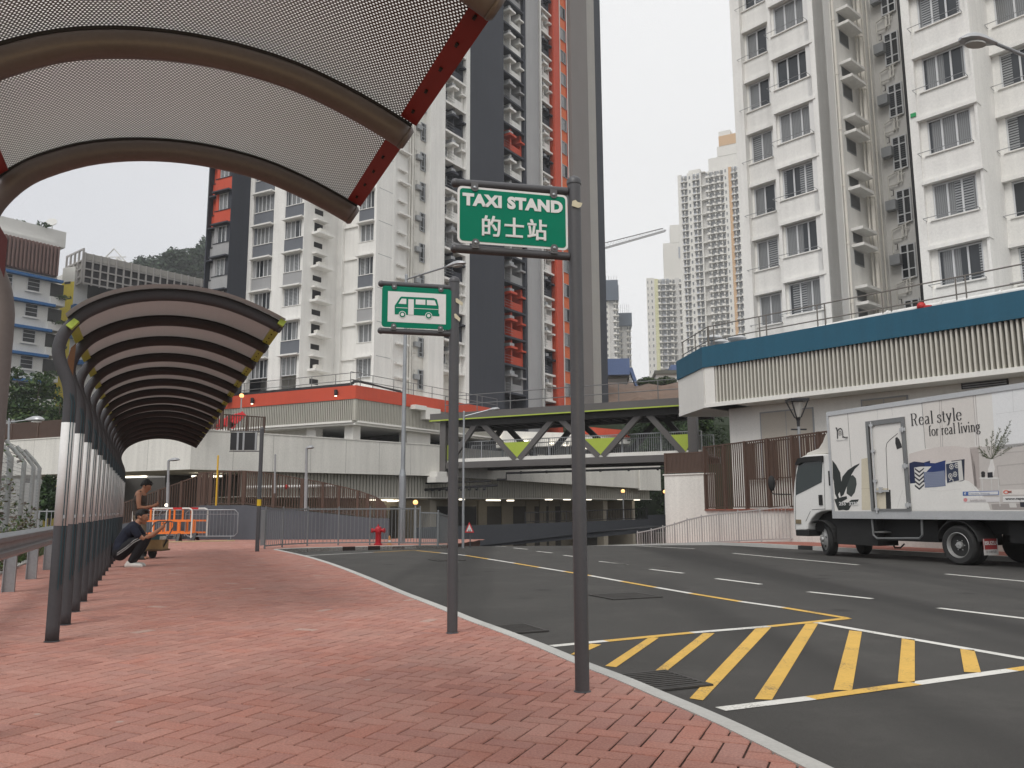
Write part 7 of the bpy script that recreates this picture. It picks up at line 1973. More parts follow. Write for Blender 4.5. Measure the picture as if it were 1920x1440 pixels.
# plant on the left
LEAF = (.022, .028, .026)
pic([(278, 745), (310, 785), (345, 850), (355, 935), (345, 1010), (325, 1040), (300, 960), (283, 900)], LEAF, 3)
pic([(345, 975), (365, 885), (410, 830), (470, 790), (510, 772), (505, 785), (470, 820), (440, 870), (405, 960), (375, 1040), (350, 1060), (340, 1010)], LEAF, 4)
pic([(400, 1030), (405, 930), (425, 880), (455, 872), (480, 900), (486, 950), (470, 1020), (440, 1060)], (.05, .06, .055), 3)
pic([(290, 930), (325, 1030), (345, 1100), (330, 1100), (300, 1030)], LEAF, 3)
pic([(295, 1080), (360, 1060), (400, 1052), (405, 1075), (360, 1100), (410, 1110), (440, 1085), (505, 1080), (490, 1110), (440, 1130), (420, 1170), (400, 1175), (370, 1170), (330, 1175), (312, 1130)], LEAF, 3)
pic([(527, 735), (585, 722), (605, 1170), (530, 1172)], (.60, .545, .42), 2); pline([(527, 990), (600, 985)], .01, (.48, .42, .32), 3)
pic([(640, 985), (760, 985), (760, 1170), (655, 1172)], (.62, .56, .44), 2)
flush('printed_plant')
# floor lamp
for a, b in (((752, 1000), (738, 640)), ((738, 640), (745, 600)), ((745, 600), (770, 570)), ((770, 570), (838, 515))): pline([a, b], .011, (.03, .03, .03), 5)
pic([(818, 556), (832, 545), (850, 565), (870, 610), (875, 635), (832, 652), (818, 600)], (.025, .025, .025), 5)
pic([(735, 1000), (775, 998), (782, 1165), (740, 1165)], (.02, .02, .02), 5); 
flush('printed_lamp')
# small table, vase and branches
for a, b in (((1560, 905), (1570, 1080)), ((1700, 895), (1716, 1140)), ((1640, 905), (1648, 1020))): pline([a, b], .014, (.60, .59, .57), 5)
ellipse(1622, 898, 88, 9, (.68, .67, .64), 5, 20)
ellipse(1570, 856, 18, 17, (.03, .03, .03), 6, 10); pic([(1555, 868), (1588, 868), (1584, 892), (1558, 892)], (.03, .03, .03), 6)
pic([(1608, 850), (1652, 846), (1655, 892), (1610, 895)], (.02, .02, .025), 7)
pic([(1635, 738), (1654, 736), (1662, 775), (1672, 820), (1660, 880), (1622, 880), (1612, 822), (1628, 780)], (.70, .68, .65), 6)
rg = random.Random(3)
for tx, ty in ((1812, 400), (1805, 485), (1780, 455), (1720, 470), (1650, 490), (1590, 565), (1530, 630), (1540, 675), (1820, 635), (1790, 565), (1750, 540), (1690, 520), (1700, 640), (1580, 700)):
    bx0, by0 = 1645, 735; pline([(bx0, by0), ((bx0+tx)/2-6, (by0+ty)/2+10), (tx, ty)], .006, (.09, .10, .06), 5)
    for k in range(9):
        f = .35+.65*k/9; x, y = bx0+(tx-bx0)*f, by0+(ty-by0)*f; a = math.atan2(ty-by0, tx-bx0)+rg.choice((-.7, .7)); L = rg.uniform(18, 30)
        dx, dy = math.cos(a)*L, math.sin(a)*L; pic([(x, y), (x+dx*.5-dy*.13, y+dy*.5+dx*.13), (x+dx, y+dy), (x+dx*.5+dy*.13, y+dy*.5-dx*.13)], rg.choice(((.09, .105, .06), (.13, .14, .085), (.06, .075, .045))), 6)
flush('printed_vase')
# name plates
def plate_(x0, x1, y0, y1, sl, rgb, layer): pic([(x0, y0), (x1, y0-sl), (x1, y1-sl), (x0, y1)], rgb, layer)
plate_(1397, 1705, 1014, 1050, 8, (.07, .14, .36), 8); plate_(1446, 1700, 1018, 1045, 7, (.66, .66, .66), 9)
plate_(1400, 1712, 1066, 1106, 5, (.66, .64, .63), 8); ellipse(1420, 1085, 17, 17, (.62, .25, .25), 9, 12)
plate_(1738, 2050, 998, 1044, 6, (.68, .64, .60), 8); plate_(1742, 2300, 1056, 1104, 5, (.68, .67, .65), 8)
ellipse(1768, 1018, 26, 18, (.62, .16, .12), 9, 12); ellipse(1768, 1020, 13, 9, (.66, .62, .58), 10, 10)
pic([(1640, 1120), (2300, 1110), (2300, 1170), (1650, 1170)], (.34, .31, .29), 2); pic([(1790, 1112), (1850, 1108), (1860, 1150), (1800, 1150)], (.6, .58, .55), 3)
pic([(1885, 1105), (2000, 1100), (2000, 1150), (1890, 1145)], (.03, .03, .04), 3)
flush('printed_name_plate')
# lettering --------------------------------------------------------------------------
INK = mat('print_ink', (.03, .03, .032), .4, .05); PWHT = mat('print_white_ink', (.68, .68, .67), .4, .05)
def arc(cx, cy, rx, ry, a0, a1, n=12): return [(cx+rx*math.cos(R(a0+(a1-a0)*i/n)), cy+ry*math.sin(R(a0+(a1-a0)*i/n))) for i in range(n+1)]
# narrow high-contrast serif letters: (advance, strokes); x-height 1, stems thick, hairlines thin
SG = {
 'R': (1.10, [[(.22, 0), (.22, 1.55)], [(.05, 0), (.42, 0)], [(.05, 1.55), (.22, 1.55)], [(.22, 1.55), (.5, 1.55)]+arc(.5, 1.18, .32, .37, 90, -90)+[(.22, .81)], [(.52, .81), (.66, .6), (.72, .2), (.80, .03), (.95, 0)]]),
 'e': (.78, [arc(.40, .5, .28, .5, 25, 330, 20), [(.12, .56), (.68, .56), (.66, .72)]]),
 'a': (.80, [[(.56, .08), (.56, .7)]+arc(.38, .74, .18, .26, 0, 150, 8), [(.56, .58), (.34, .52), (.16, .38), (.14, .18), (.24, .02), (.38, .02), (.54, .16)], [(.56, .1), (.62, 0), (.72, .04)]]),
 'l': (.46, [[(.24, 0), (.24, 1.62)], [(.08, 0), (.40, 0)], [(.08, 1.6), (.24, 1.62)]]),
 's': (.66, [[(.52, .74), (.5, .95), (.32, 1.0), (.15, .88), (.15, .70), (.32, .56), (.50, .42), (.54, .22), (.42, .02), (.26, 0), (.13, .08), (.10, .28)]]),
 't': (.52, [[(.24, 1.35), (.24, .16), (.32, .0), (.46, .08)], [(.06, 1.0), (.44, 1.0)]]),
 'y': (.80, [[(.12, 1.0), (.40, .08)], [(.66, 1.0), (.30, -.30), (.20, -.44), (.08, -.36)], [(.02, 1.0), (.28, 1.0)], [(.54, 1.0), (.76, 1.0)]]),
 'f': (.48, [[(.20, 0), (.20, 1.3)]+arc(.36, 1.34, .16, .26, 180, 40, 7), [(.04, 1.0), (.42, 1.0)], [(.06, 0), (.36, 0)]]),
 'o': (.84, [arc(.42, .5, .30, .5, 90, 450, 22)]),
 'r': (.60, [[(.20, 0), (.20, 1.0)], [(.20, .62), (.30, .92), (.42, 1.0), (.54, .9)], [(.04, 0), (.38, 0)], [(.06, 1.0), (.2, 1.0)]]),
 'i': (.46, [[(.24, 0), (.24, 1.0)], [(.08, 0), (.40, 0)], [(.08, .99), (.24, 1.0)], [(.24, 1.32), (.24, 1.52)]]),
 'v': (.80, [[(.12, 1.0), (.42, .04)], [(.68, 1.0), (.42, .04)], [(.02, 1.0), (.30, 1.0)], [(.54, 1.0), (.78, 1.0)]]),
 'n': (.92, [[(.22, 0), (.22, 1.0)], [(.22, .66), (.34, .93), (.48, 1.0), (.62, .90), (.66, .7), (.66, 0)], [(.06, 0), (.38, 0)], [(.52, 0), (.82, 0)], [(.06, 1.0), (.22, 1.0)]]),
 'g': (.84, [arc(.36, .66, .22, .34, 90, 450, 18), [(.54, .88), (.66, 1.0), (.76, .94)], [(.22, .36), (.16, .2), (.28, .08), (.56, .04), (.68, -.12), (.60, -.34), (.36, -.42), (.14, -.34), (.12, -.16), (.26, .0)]]),
 ' ': (.40, [])}
def serif(txt, fr, s0, z0, s1, xh, parent, thick=.21, thin=.05):
    tot = sum(SG[c][0] for c in txt); right = Vector((0, 0, 1)).cross(fr.n); kx = abs(s1-s0)/tot; x = 0; m = MB()
    for c in txt:
        adv, strokes = SG[c]
        for st in strokes:
            pts = [Vector(((x+a)*kx, b*xh)) for a, b in st]; ws = []
            for i in range(len(pts)):
                d = (pts[min(i+1, len(pts)-1)]-pts[max(i-1, 0)]); d = d.normalized() if d.length > 1e-9 else Vector((1, 0))
                ws.append((thin+(thick-thin)*abs(d.y)**1.5)*xh*.92)
            for i in range(len(pts)-1):
                d = (pts[i+1]-pts[i])
                if d.length < 1e-9: continue
                def nn(k):
                    e = (pts[min(k+1, len(pts)-1)]-pts[max(k-1, 0)]).normalized(); return Vector((-e.y, e.x))
                a, b = pts[i], pts[i+1]; na, nb = nn(i)*ws[i]/2, nn(i+1)*ws[i+1]/2
                q = [a+na, b+nb, b-nb, a-na]
                m.poly([fr.P(s0, .0085, z0)+right*p.x+Vector((0, 0, p.y)) for p in q])
        x += adv
    return m.build('lettering', INK, parent)
a, b = T8(952, 450), T8(1392, 375); xh = (T8(1180, 345)[1]-T8(1180, 412)[1])
serif('Real style', fK2, a[0], a[1], b[0], xh*1.02, tk)
a, b = T8(1108, 538), T8(1552, 478); xh = (T8(1300, 465)[1]-T8(1300, 523)[1])
serif('for real living', fK2, a[0], a[1], b[0], xh*.98, tk)
def small(txt, x, y, x1, hpx, mm, bold=.001):
    a, b = T8(x, y), T8(x1, y); h = T8(x, y-hpx)[1]-a[1]
    return text_on(txt, fK2, a[0], .0095, a[1], .1, mm, tk, bold, abs(a[0]-b[0]), height=h)
small('255', 338, 1132, 396, 30, PWHT, .002); small('3233', 424, 1132, 500, 30, PWHT, .002)
small('f', 1413, 1043, 1427, 24, PWHT, .002); small('RAPEELIVING', 1462, 1098, 1595, 17, pm_((.50, .47, .46))); small('rapee living', 1455, 1040, 1630, 15, pm_((.42, .44, .50)))
small('www.rapeeliving', 1765, 1090, 2020, 26, INK, .0012); small('\u5fae\u535a', 1788, 1026, 1818, 20, pm_((.35, .1, .08)))
# logo: an n over a little arched house
def lstroke(pts, w): 
    q = [Vector(T8(*p)) for p in pts]; b_ = MB()
    for p, r_ in zip(q[:-1], q[1:]):
        d = r_-p; n = Vector((-d.y, d.x)).normalized()*w/2; b_.poly([fK2.P(x.x, .0088, x.y) for x in (p+n, r_+n, r_-n, p-n)])
    b_.build('logo', INK, tk)
lstroke([(308, 470), (316, 468), (322, 500), (324, 560)], .034); lstroke([(322, 500), (334, 478), (350, 472), (362, 484), (368, 510), (370, 545), (388, 548)], .026); lstroke([(362, 548), (384, 546)], .014)
lstroke([(334, 530), (334, 505), (344, 494), (356, 503), (357, 528), (334, 530)], .010); lstroke([(345, 495), (346, 529)], .008); lstroke([(334, 514), (357, 512)], .008)
small('\u5bb6\u5c45', 390, 558, 412, 14, INK); small('repertoire living', 314, 582, 412, 9, pm_((.42, .42, .42)))
# ---- side door in the box: grey frame, hinges, locking bar
DFR = mat('door_frame_grey', (.20, .205, .205), .45, .12, 4, 30, metal=.3)
m = MB()
def sbox(x0, y0, x1, y1, o0, o1, mm=0):
    (a, z), (b, zz2) = T8(x0, y0), T8(x1, y1); m.fbox(fK2, a, b, o0, o1, min(z, zz2), max(z, zz2), mm)
sa, sb2 = T8(580, 600)[0], T8(915, 600)[0]; zt8 = T8(740, 392)[1]; zbt = T8(760, 1180)[1]
iw = .055
m.fbox(fK2, sa, sa-iw*1.3, .0, .035, zbt, zt8); m.fbox(fK2, sb2+iw*1.6, sb2, .0, .035, zbt, zt8); m.fbox(fK2, sa-iw*1.3, sb2+iw*1.6, .0, .033, zt8-.11, zt8); m.fbox(fK2, sa-iw*1.3, sb2+iw*1.6, .0, .033, zbt, zbt+.05)
m.build('door_frame', DFR, tk)
m = MB(); m.fbox(fK2, sa-iw*1.3, sa-iw*1.3-.02, 0, .012, zbt+.05, zt8-.11); m.fbox(fK2, sb2+iw*1.6+.03, sb2+iw*1.6, 0, .012, zbt+.05, zt8-.11); m.build('door_seal', CHAS, tk)
m = MB(); sr_ = sa-iw*1.3-.10; m.tube([fK2.P(sr_, .04, zbt-.05), fK2.P(sr_, .04, zt8-.02)], .016, 8)
for f in (.02, .33, .66, .95): z = zbt+(zt8-zbt)*f; m.fbox(fK2, sr_-.05, sr_+.05, .01, .05, z-.03, z+.03)
zh = T8(700, 1010)[1]; m.fbox(fK2, sr_-.38, sr_, .03, .06, zh-.02, zh+.02); m.fbox(fK2, sr_-.20, sr_-.12, .02, .07, zh-.04, zh+.09); m.build('locking_bar', TALU, tk)
m = MB()
for y in (480, 795, 1128): z = T8(900, y)[1]; m.fbox(fK2, sb2-.02, sb2+.13, .03, .05, z-.035, z+.035); m.tube([fK2.P(sb2+.05, .05, z-.06), fK2.P(sb2+.05, .05, z+.06)], .018, 8)
m.build('hinge', TALU, tk)
# ---- cab
cp = [T7(*p) for p in ((228, 1078), (219, 960), (217, 870), (224, 770), (240, 655), (258, 612), (290, 596), (350, 590), (452, 586), (462, 640), (474, 950), (440, 952), (398, 957), (362, 975), (335, 1005), (316, 1040), (308, 1076))]
m = MB(); m.prism([fK2.P(a, -.06, z) for a, z in cp], fK2.n*-1.9); m.build('cab', TWH, tk, False, .035, bseg=3)
gpts = [T7(*p) for p in ((236, 852), (240, 720), (258, 640), (408, 622), (402, 768), (340, 800), (290, 826))]
TGL = mat('cab_window_glass', (.012, .022, .02), .06, .1, spec=.6)
m = MB(); m.prism([fK2.P(a, -.052, z) for a, z in gpts], fK2.n*-.02); m.build('window', TGL, tk)
m = MB(); k_ = [T7(*p) for p in ((240, 656), (258, 616), (300, 606), (412, 598), (414, 640), (400, 632), (280, 642), (256, 660))]; m.prism([fK2.P(a, -.05, z) for a, z in k_], fK2.n*.05); m.build('visor', CHAS, tk)
m = MB()
def seam(p, q, w=.012):
    a, b = Vector(T7(*p)), Vector(T7(*q)); d = b-a; n = Vector((-d.y, d.x)).normalized()*w/2; m.prism([fK2.P(x.x, -.058, x.y) for x in (a+n, b+n, b-n, a-n)], fK2.n*.003)
for p, q in (((414, 600), (424, 945)), ((232, 855), (236, 1070)), ((340, 945), (424, 940)), ((236, 650), (236, 855)), ((300, 1020), (330, 955))): seam(p, q)
m.build('door_seam', mat('seam_grey', (.10, .10, .10), .7), tk)
def c7(nm, x0, y0, x1, y1, mm, o0=-.06, o1=-.035):
    m = MB(); (a, z), (b, z2) = T7(x0, y0), T7(x1, y1); m.fbox(fK2, a, b, o0, o1, min(z, z2), max(z, z2)); m.build(nm, mm, tk, False, .008)
c7('door_handle', 384, 850, 411, 916, CHAS); c7('air_intake', 446, 696, 470, 790, CHAS); c7('side_lamp', 238, 1008, 272, 1036, mat('smoked_amber_lens', (.20, .16, .10), .2, .1)); 
dpts = [T7(*p) for p in ((274, 602), (288, 578), (360, 550), (386, 510), (402, 466), (440, 408), (462, 386), (464, 545), (436, 582))]
m = MB(); m.prism([fK2.P(a, -.16, z) for a, z in dpts], fK2.n*-1.6); m.build('roof_deflector', mat('cream_deflector', (.62, .60, .55), .4, .05), tk, False, .03)
m = MB(); m.prism([fK2.P(*(lambda p: (p[0], -.15, p[1]))(T7(*p))) for p in ((428, 585), (460, 545), (463, 586))], fK2.n*.01); m.build('deflector_shadow_gap', CHAS, tk)
# mirror
fM2 = Fr(fK2.P(T7(100, 800)[0], .18, 0), -22.7+35, (-.3, -1, 0))
m = MB(); a, z = T7(92, 775, .18); c = fK2.P(a, .18, z); m.ball(c, .16, 0, 12, 10, (.62, .5, 1.3)); m.build('mirror', CHAS, tk, True)
m = MB(); pts = []
for x, y, o in ((92, 800, .18), (90, 830, .17), (105, 844, .14), (160, 846, .05), (216, 846, -.06)): a, z = T7(x, y, o); pts.append(fK2.P(a, o, z))
m.tube(pts, .016, 8); m.build('mirror_arm', CHAS, tk)
# chassis, bumper, guards
zc = zb_t
m = MB(); m.fbox(fK2, s_br+.3, s_bf, -1.55, -.62, zc-.30, zc-.002); m.fbox(fK2, T7(480, 1000)[0], T7(740, 1000)[0], -.75, -.12, T7(600, 1172)[1], zc-.01); m.fbox(fK2, T7(740, 1000)[0], T7(1080, 1000)[0], -.9, -.35, T7(900, 1150)[1], zc-.01)
m.fbox(fK2, T7(1000, 1000)[0], T7(1180, 1000)[0], -1.8, -1.1, T7(1000, 1175)[1], zc-.01); m.fbox(fK2, T7(310, 1000)[0], s_bf+.1, -1.9, -.3, T7(440, 1120)[1]+.12, zc+.25)
m.fbox(fK2, s_br+.3, -1.0, -1.7, -.3, zc-.45, zc-.01)
m.build('chassis', CHAS, tk)
m = MB(); m.fbox(fK2, T7(232, 1080)[0]-.02, T7(318, 1080)[0], -1.95, -.05, T7(240, 1113)[1], T7(240, 1074)[1]); m.build('bumper', CHAS, tk, False, .02)
m = MB(); gp_ = [T7(*p) for p in ((724, 1004), (734, 1108), (758, 1130), (1030, 1130), (1047, 1108), (1044, 1004))]; m.tube([fK2.P(a, -.06, z) for a, z in gp_], .026, 8); m.build('side_guard', mat('guard_grey', (.16, .165, .165), .5, .1, metal=.3), tk)
m = MB(); a, z = T7(815, 1090, -.3); m.ball(fK2.P(a, -.3, z), .14, 0, 12, 6, (1.8, 1.2, .22)); m.build('step_plate', RIM, tk)
# wheels
RWH = .405
def wheel(s, o, steer=0.0, inner=False):
    """one wheel standing on the road, its outer face at o"""
    c = fK2.P(s, o, 0); c.z = ZR+RWH; ax_ = (Matrix.Rotation(steer, 3, 'Z') @ fK2.n) * (1 if o > -1 else -1)
    m = MB(); R_ = RWH; m.lathe([(R_*.60, -.02), (R_*.66, .0), (R_*.90, .005), (R_*.97, -.02), (R_, -.06), (R_, -.17), (R_*.96, -.21), (R_*.6, -.215)], c, 30, 0, ax_, False)
    for k in range(3): m.lathe([(R_*1.002, -.075-k*.04), (R_*1.006, -.085-k*.04), (R_*1.002, -.095-k*.04)], c, 30, 0, ax_)
    t = m.build('wheel', RUB, tk, True)
    m = MB()
    m.lathe([(R_*.655, -.002), (R_*.63, .004), (R_*.60, -.02), (R_*.55, -.10), (R_*.36, -.13), (R_*.30, -.10), (R_*.20, -.085), (R_*.17, -.03), (R_*.02, -.025)] if not inner else [(R_*.655, -.002), (R_*.60, -.0), (R_*.50, .02), (R_*.40, .05), (R_*.24, .06), (R_*.18, .10), (R_*.02, .11)], c, 24, 0, ax_, False)
    e = Vector((0, 0, 1)).cross(ax_).normalized(); g_ = ax_.cross(e)
    m.build('rim', RIM, t, True)
    m = MB()
    for k in range(5):
        an = 2*PI*k/5+.3; q = c+(e*math.cos(an)+g_*math.sin(an))*R_*.46+ax_*(-.113 if not inner else .03); m.lathe([(R_*.075, -.01), (R_*.075, .004)], q, 10, 0, ax_)
    m.build('rim_hole', CHAS, t)
    m = MB()
    for k in range(6):
        an = 2*PI*k/6; q = c+(e*math.cos(an)+g_*math.sin(an))*R_*.26+ax_*(-.095 if not inner else .065); m.lathe([(R_*.035, 0), (R_*.03, .03)], q, 6, 0, ax_)
    m.build('wheel_nut', RIM, t)
sF = fK2.s_(1541, 1010, -.2)
wheel(0, -.06); wheel(0, -.30); wheel(0, -BWD+.06); wheel(sF, -.30, R(-27), True); wheel(sF, -1.72, R(-27), True)
m = MB()
pts = [fK2.P(.0+ (RWH+.09)*math.cos(a), -.05, ZR+RWH+(RWH+.09)*math.sin(a)) for a in [R(x) for x in range(14, 172, 12)]]
for a, b in zip(pts[:-1], pts[1:]): m.hexa([a, b, b-fK2.n*.5, a-fK2.n*.5, a+Vector((0, 0, .02)), b+Vector((0, 0, .02)), b-fK2.n*.5+Vector((0, 0, .02)), a-fK2.n*.5+Vector((0, 0, .02))])
m.build('mudguard', mat('mudguard_grey', (.035, .035, .035), .6, .1), tk)
m = MB(); pts = [fK2.P(sF+(RWH+.10)*math.cos(a), -.12, ZR+RWH+(RWH+.06)*math.sin(a)) for a in [R(x) for x in range(60, 190, 14)]]
for a, b in zip(pts[:-1], pts[1:]): m.hexa([a, b, b-fK2.n*.4, a-fK2.n*.4, a+Vector((0, 0, .02)), b+Vector((0, 0, .02)), b-fK2.n*.4+Vector((0, 0, .02)), a-fK2.n*.4+Vector((0, 0, .02))])
m.build('mudguard', _MC['mudguard_grey'], tk)
# mud flap with the maker's word
sf = -.62; fFl = Fr(fK2.P(sf, -.03, 0), -22.7+90, (.3, -1, 0)); zf1 = fFl.z_(1860, 1010); zf0 = fFl.z_(1865, 1040.5); w_ = .40
mid = zf0+(zf1-zf0)*.34
m = MB(); m.fbox(fFl, 0, w_, -.01, 0, mid, zf1); m.build('mud_flap', mat('mud_flap_red', (.26, .028, .03), .6, .12), tk)
m = MB(); m.fbox(fFl, 0, w_, -.01, .001, zf0, mid); m.fbox(fFl, .0, .02, 0, .003, zf0, zf1); m.fbox(fFl, w_-.02, w_, 0, .003, zf0, zf1); m.build('mud_flap_border', mat('mud_flap_white', (.45, .44, .43), .6, .15), tk)
text_on('ISUZU', fFl, .035, .002, mid+(zf1-mid)*.42, .1, mat('flap_lettering', (.60, .57, .56), .6), tk, .003, w_*.82, height=(zf1-mid)*.36)
text_on('\u4e94\u5341\u9234\u6c7d\u8eca', fFl, .05, .003, zf0+.04, .1, mat('flap_grey_lettering', (.25, .24, .24), .6), tk, .001, w_*.75, height=(mid-zf0)*.5)
m = MB(); pts = []
for x, y in ((870, 1165), (885, 1190), (920, 1190), (945, 1165)): a, z = T7(x, y, -.6); pts.append(fK2.P(a, -.6, z))
m.tube(pts, .02, 6); m.build('hose', CHAS, tk)
# ============================================================ PEOPLE, HAND TROLLEY
def blend_mesh(mb, voxel, smooth_it=6):
    """one continuous surface from overlapping tapered limbs"""
    me = bpy.data.meshes.new('tmp'); me.from_pydata(mb.v, [], mb.f); me.update()
    o = bpy.data.objects.new('tmp', me); COL.objects.link(o)
    r = o.modifiers.new('r', 'REMESH'); r.mode = 'VOXEL'; r.voxel_size = voxel; r.use_smooth_shade = True
    s = o.modifiers.new('s', 'SMOOTH'); s.iterations = smooth_it; s.factor = .5
    bpy.context.view_layer.update(); dg = bpy.context.evaluated_depsgraph_get()
    out_ = bpy.data.meshes.new_from_object(o.evaluated_get(dg)); bpy.data.objects.remove(o)
    out_.polygons.foreach_set('use_smooth', [True]*len(out_.polygons)); return out_
def limb(m, pts, rs):
    pts = [Vector(p) for p in pts]; m.tube(pts, rs, 12)
    for p, r in zip(pts, rs): m.ball(p, r, 0, 12, 8)
def hand(m, wrist, d, up, side):
    """palm, four curled fingers of unequal length and a thumb"""
    w = Vector(wrist); d = Vector(d).normalized(); up = Vector(up).normalized(); s = d.cross(up).normalized()*side; up = s.cross(d)*side
    limb(m, [w, w+d*.045, w+d*.085], [.026, .03, .030]); m.ball(w+d*.055, .034, 0, 10, 8, (1, 1, .8))
    for k, L in enumerate((.062, .072, .066, .05)):
        b = w+d*.085+s*(.027-.018*k); limb(m, [b, b+d*L*.5+up*.006, b+d*L*.75+up*.03, b+d*L*.62+up*.052], [.0098, .0092, .0085, .0078])
    b = w+d*.03+s*.03; limb(m, [b, b+s*.02+d*.025+up*.015, b+s*.012+d*.05+up*.035], [.013, .0115, .0095])
def head(m, c, f, tilt):
    """skull, jaw, nose, ears, lips and brow; f is the facing direction, tilted down by tilt"""
    c = Vector(c); f = Vector(f).normalized(); up = Vector((0, 0, 1)); s = f.cross(up).normalized()
    f2 = (f*math.cos(tilt)-up*math.sin(tilt)); u2 = s.cross(f2)
    P = lambda a, b, d_: c+f2*a+s*b+u2*d_
    m.ball(P(-.012, 0, .03), .092, 0, 16, 12); m.ball(P(.02, 0, .0), .080, 0, 14, 10); limb(m, [P(.035, 0, -.05), P(.055, 0, -.085)], [.058, .040])
    limb(m, [P(.088, 0, .012), P(.108, 0, -.022)], [.012, .016]); m.ball(P(.088, 0, -.058), .019, 0, 8, 6, (.8, 1.4, .6)); m.ball(P(.075, 0, -.095), .024, 0, 8, 6)
    for sd in (-1, 1): limb(m, [P(.085, sd*.012, .032), P(.075, sd*.05, .034)], [.012, .011]); m.ball(P(-.012, sd*.086, -.012), .026, 0, 8, 6, (.8, .5, 1.2)); m.ball(P(.05, sd*.045, -.03), .028, 0, 8, 6)
    return P
def mk(name, me, m, parent):
    me.materials.clear(); me.materials.append(m); o = bpy.data.objects.new(name, me); COL.objects.link(o); o.parent = parent; return o
SKIN = mat('skin', (.36, .175, .105), .55, .08, 6, 40, spec=.4); HAIR = mat('black_hair', (.012, .011, .011), .6, .2, 30, 120, bump=.4)
def person(label, loc, az, sk, scale):
    t = thing('person', label, 'person', loc, None, R(90-az)); t.scale = (scale,)*3
    b = MB(); P = sk['body'](b); mk('body', blend_mesh(b, .0075, 4), SKIN, t)
    for nm, fn, mm, vx in sk['clothes']:
        c = MB(); fn(c); mk(nm, blend_mesh(c, .010, 3), mm, t)
    h = MB(); sk['hair'](h, P); mk('hair', blend_mesh(h, .009, 2), HAIR, t)
    e = MB()
    for sd in (-1, 1): e.ball(P(.082, sd*.033, .012), .011, 0, 8, 6)
    o = e.build('eyes', mat('eye_dark', (.03, .025, .022), .3), None, True); o.parent = t
    return t
# local axes: x forward, y left, z up --------------------------------------------------------
def stand_body(b):
    limb(b, [(-.02, 0, .90), (-.03, 0, 1.05), (-.03, 0, 1.22), (-.02, 0, 1.36)], [.125, .115, .13, .115])
    for s in (-1, 1):
        b.ball((-.01, s*.08, .92), .105, 0, 12, 8); b.ball((-.03, s*.085, 1.26), .10, 0, 12, 8); b.ball((-.02, s*.155, 1.365), .062, 0, 12, 8)
        limb(b, [(0, s*.09, .90), (.02, s*.10, .66), (.02, s*.10, .48)], [.088, .072, .055]); limb(b, [(.02, s*.10, .48), (.0, s*.10, .36), (-.02, s*.10, .09)], [.056, .058, .036]); limb(b, [(-.03, s*.10, .05), (.08, s*.11, .035), (.17, s*.115, .03)], [.036, .038, .03])
        limb(b, [(-.02, s*.17, 1.36), (-.01, s*.205, 1.22), (.01, s*.215, 1.09)], [.054, .050, .040]); limb(b, [(.01, s*.215, 1.09), (.12, s*.16, 1.085), (.25, s*.075, 1.12)], [.041, .038, .027])
        hand(b, (.25, s*.075, 1.12), (.7, -s*.42, .35), (-.35, -s*.1, .9), s)
    limb(b, [(-.015, 0, 1.36), (.02, 0, 1.43), (.045, 0, 1.48)], [.075, .056, .054])
    return head(b, (.085, 0, 1.545), (1, 0, 0), .55)
def vest(c):
    limb(c, [(-.02, 0, .88), (-.03, 0, 1.05), (-.03, 0, 1.22), (-.02, 0, 1.33)], [.138, .128, .143, .118])
    for s in (-1, 1): c.ball((-.03, s*.085, 1.26), .108, 0, 12, 8); c.ball((-.01, s*.08, .92), .118, 0, 12, 8); limb(c, [(.04, s*.07, 1.30), (-.01, s*.085, 1.425), (-.09, s*.07, 1.32)], [.03, .022, .03])
def shorts(c):
    limb(c, [(-.01, 0, .97), (-.01, 0, .88)], [.140, .14])
    for s in (-1, 1): c.ball((-.015, s*.08, .90), .118, 0, 12, 8); limb(c, [(0, s*.092, .88), (.02, s*.10, .66), (.025, s*.10, .52)], [.112, .098, .092])
def shoes(c, pts):
    for s in (-1, 1):
        (x, y, z, L) = pts; limb(c, [(x-.05, s*y, z+.035), (x+.05, s*y, z+.034), (x+L*.72, s*(y+.012), z+.028)], [.046, .048, .036])
        limb(c, [(x-.06, s*y, z+.014), (x+L*.78, s*(y+.012), z+.014)], [.030, .034]); c.ball((x-.03, s*y, z+.07), .047, 0, 10, 8)
def hair_short(h, P):
    h.ball(P(-.026, 0, .048), .099, 0, 16, 12); h.ball(P(.025, 0, .082), .062, 0, 12, 8)
    for k in range(-3, 4): limb(h, [P(.03, k*.019, .115), P(.074, k*.020, .088)], [.02, .010])
    for sd in (-1, 1): limb(h, [P(-.03, sd*.075, .03), P(-.005, sd*.082, .0)], [.028, .016])
    limb(h, [P(-.085, 0, .02), P(-.09, 0, -.03)], [.045, .035])
def hair_quiff(h, P):
    h.ball(P(-.026, 0, .055), .095, 0, 16, 12)
    for k in range(-3, 4): limb(h, [P(-.02, k*.019, .12), P(.04, k*.018, .135), P(.068, k*.017, .118)], [.032, .022, .012])
    for sd in (-1, 1): limb(h, [P(-.03, sd*.076, .05), P(-.01, sd*.083, .01)], [.03, .014])
    limb(h, [P(-.08, 0, .03), P(-.086, 0, -.03)], [.055, .035])
BRV = mat('brown_vest_cloth', (.055, .042, .034), .9, .15, 8, 60, bump=.2); KHA = mat('khaki_cloth', (.20, .165, .12), .9, .12, 8, 60, bump=.2)
NVY = mat('navy_cloth', (.011, .014, .028), .9, .2, 8, 60, bump=.2); BLKC = mat('black_track_cloth', (.010, .010, .013), .85, .2, 8, 60, bump=.2)
SHW = mat('white_shoe', (.60, .58, .55), .6, .08); SHD = mat('dark_shoe', (.03, .03, .03), .6, .1); STRP = mat('white_stripe', (.58, .58, .57), .7, .05)
p = G(258, 1049)
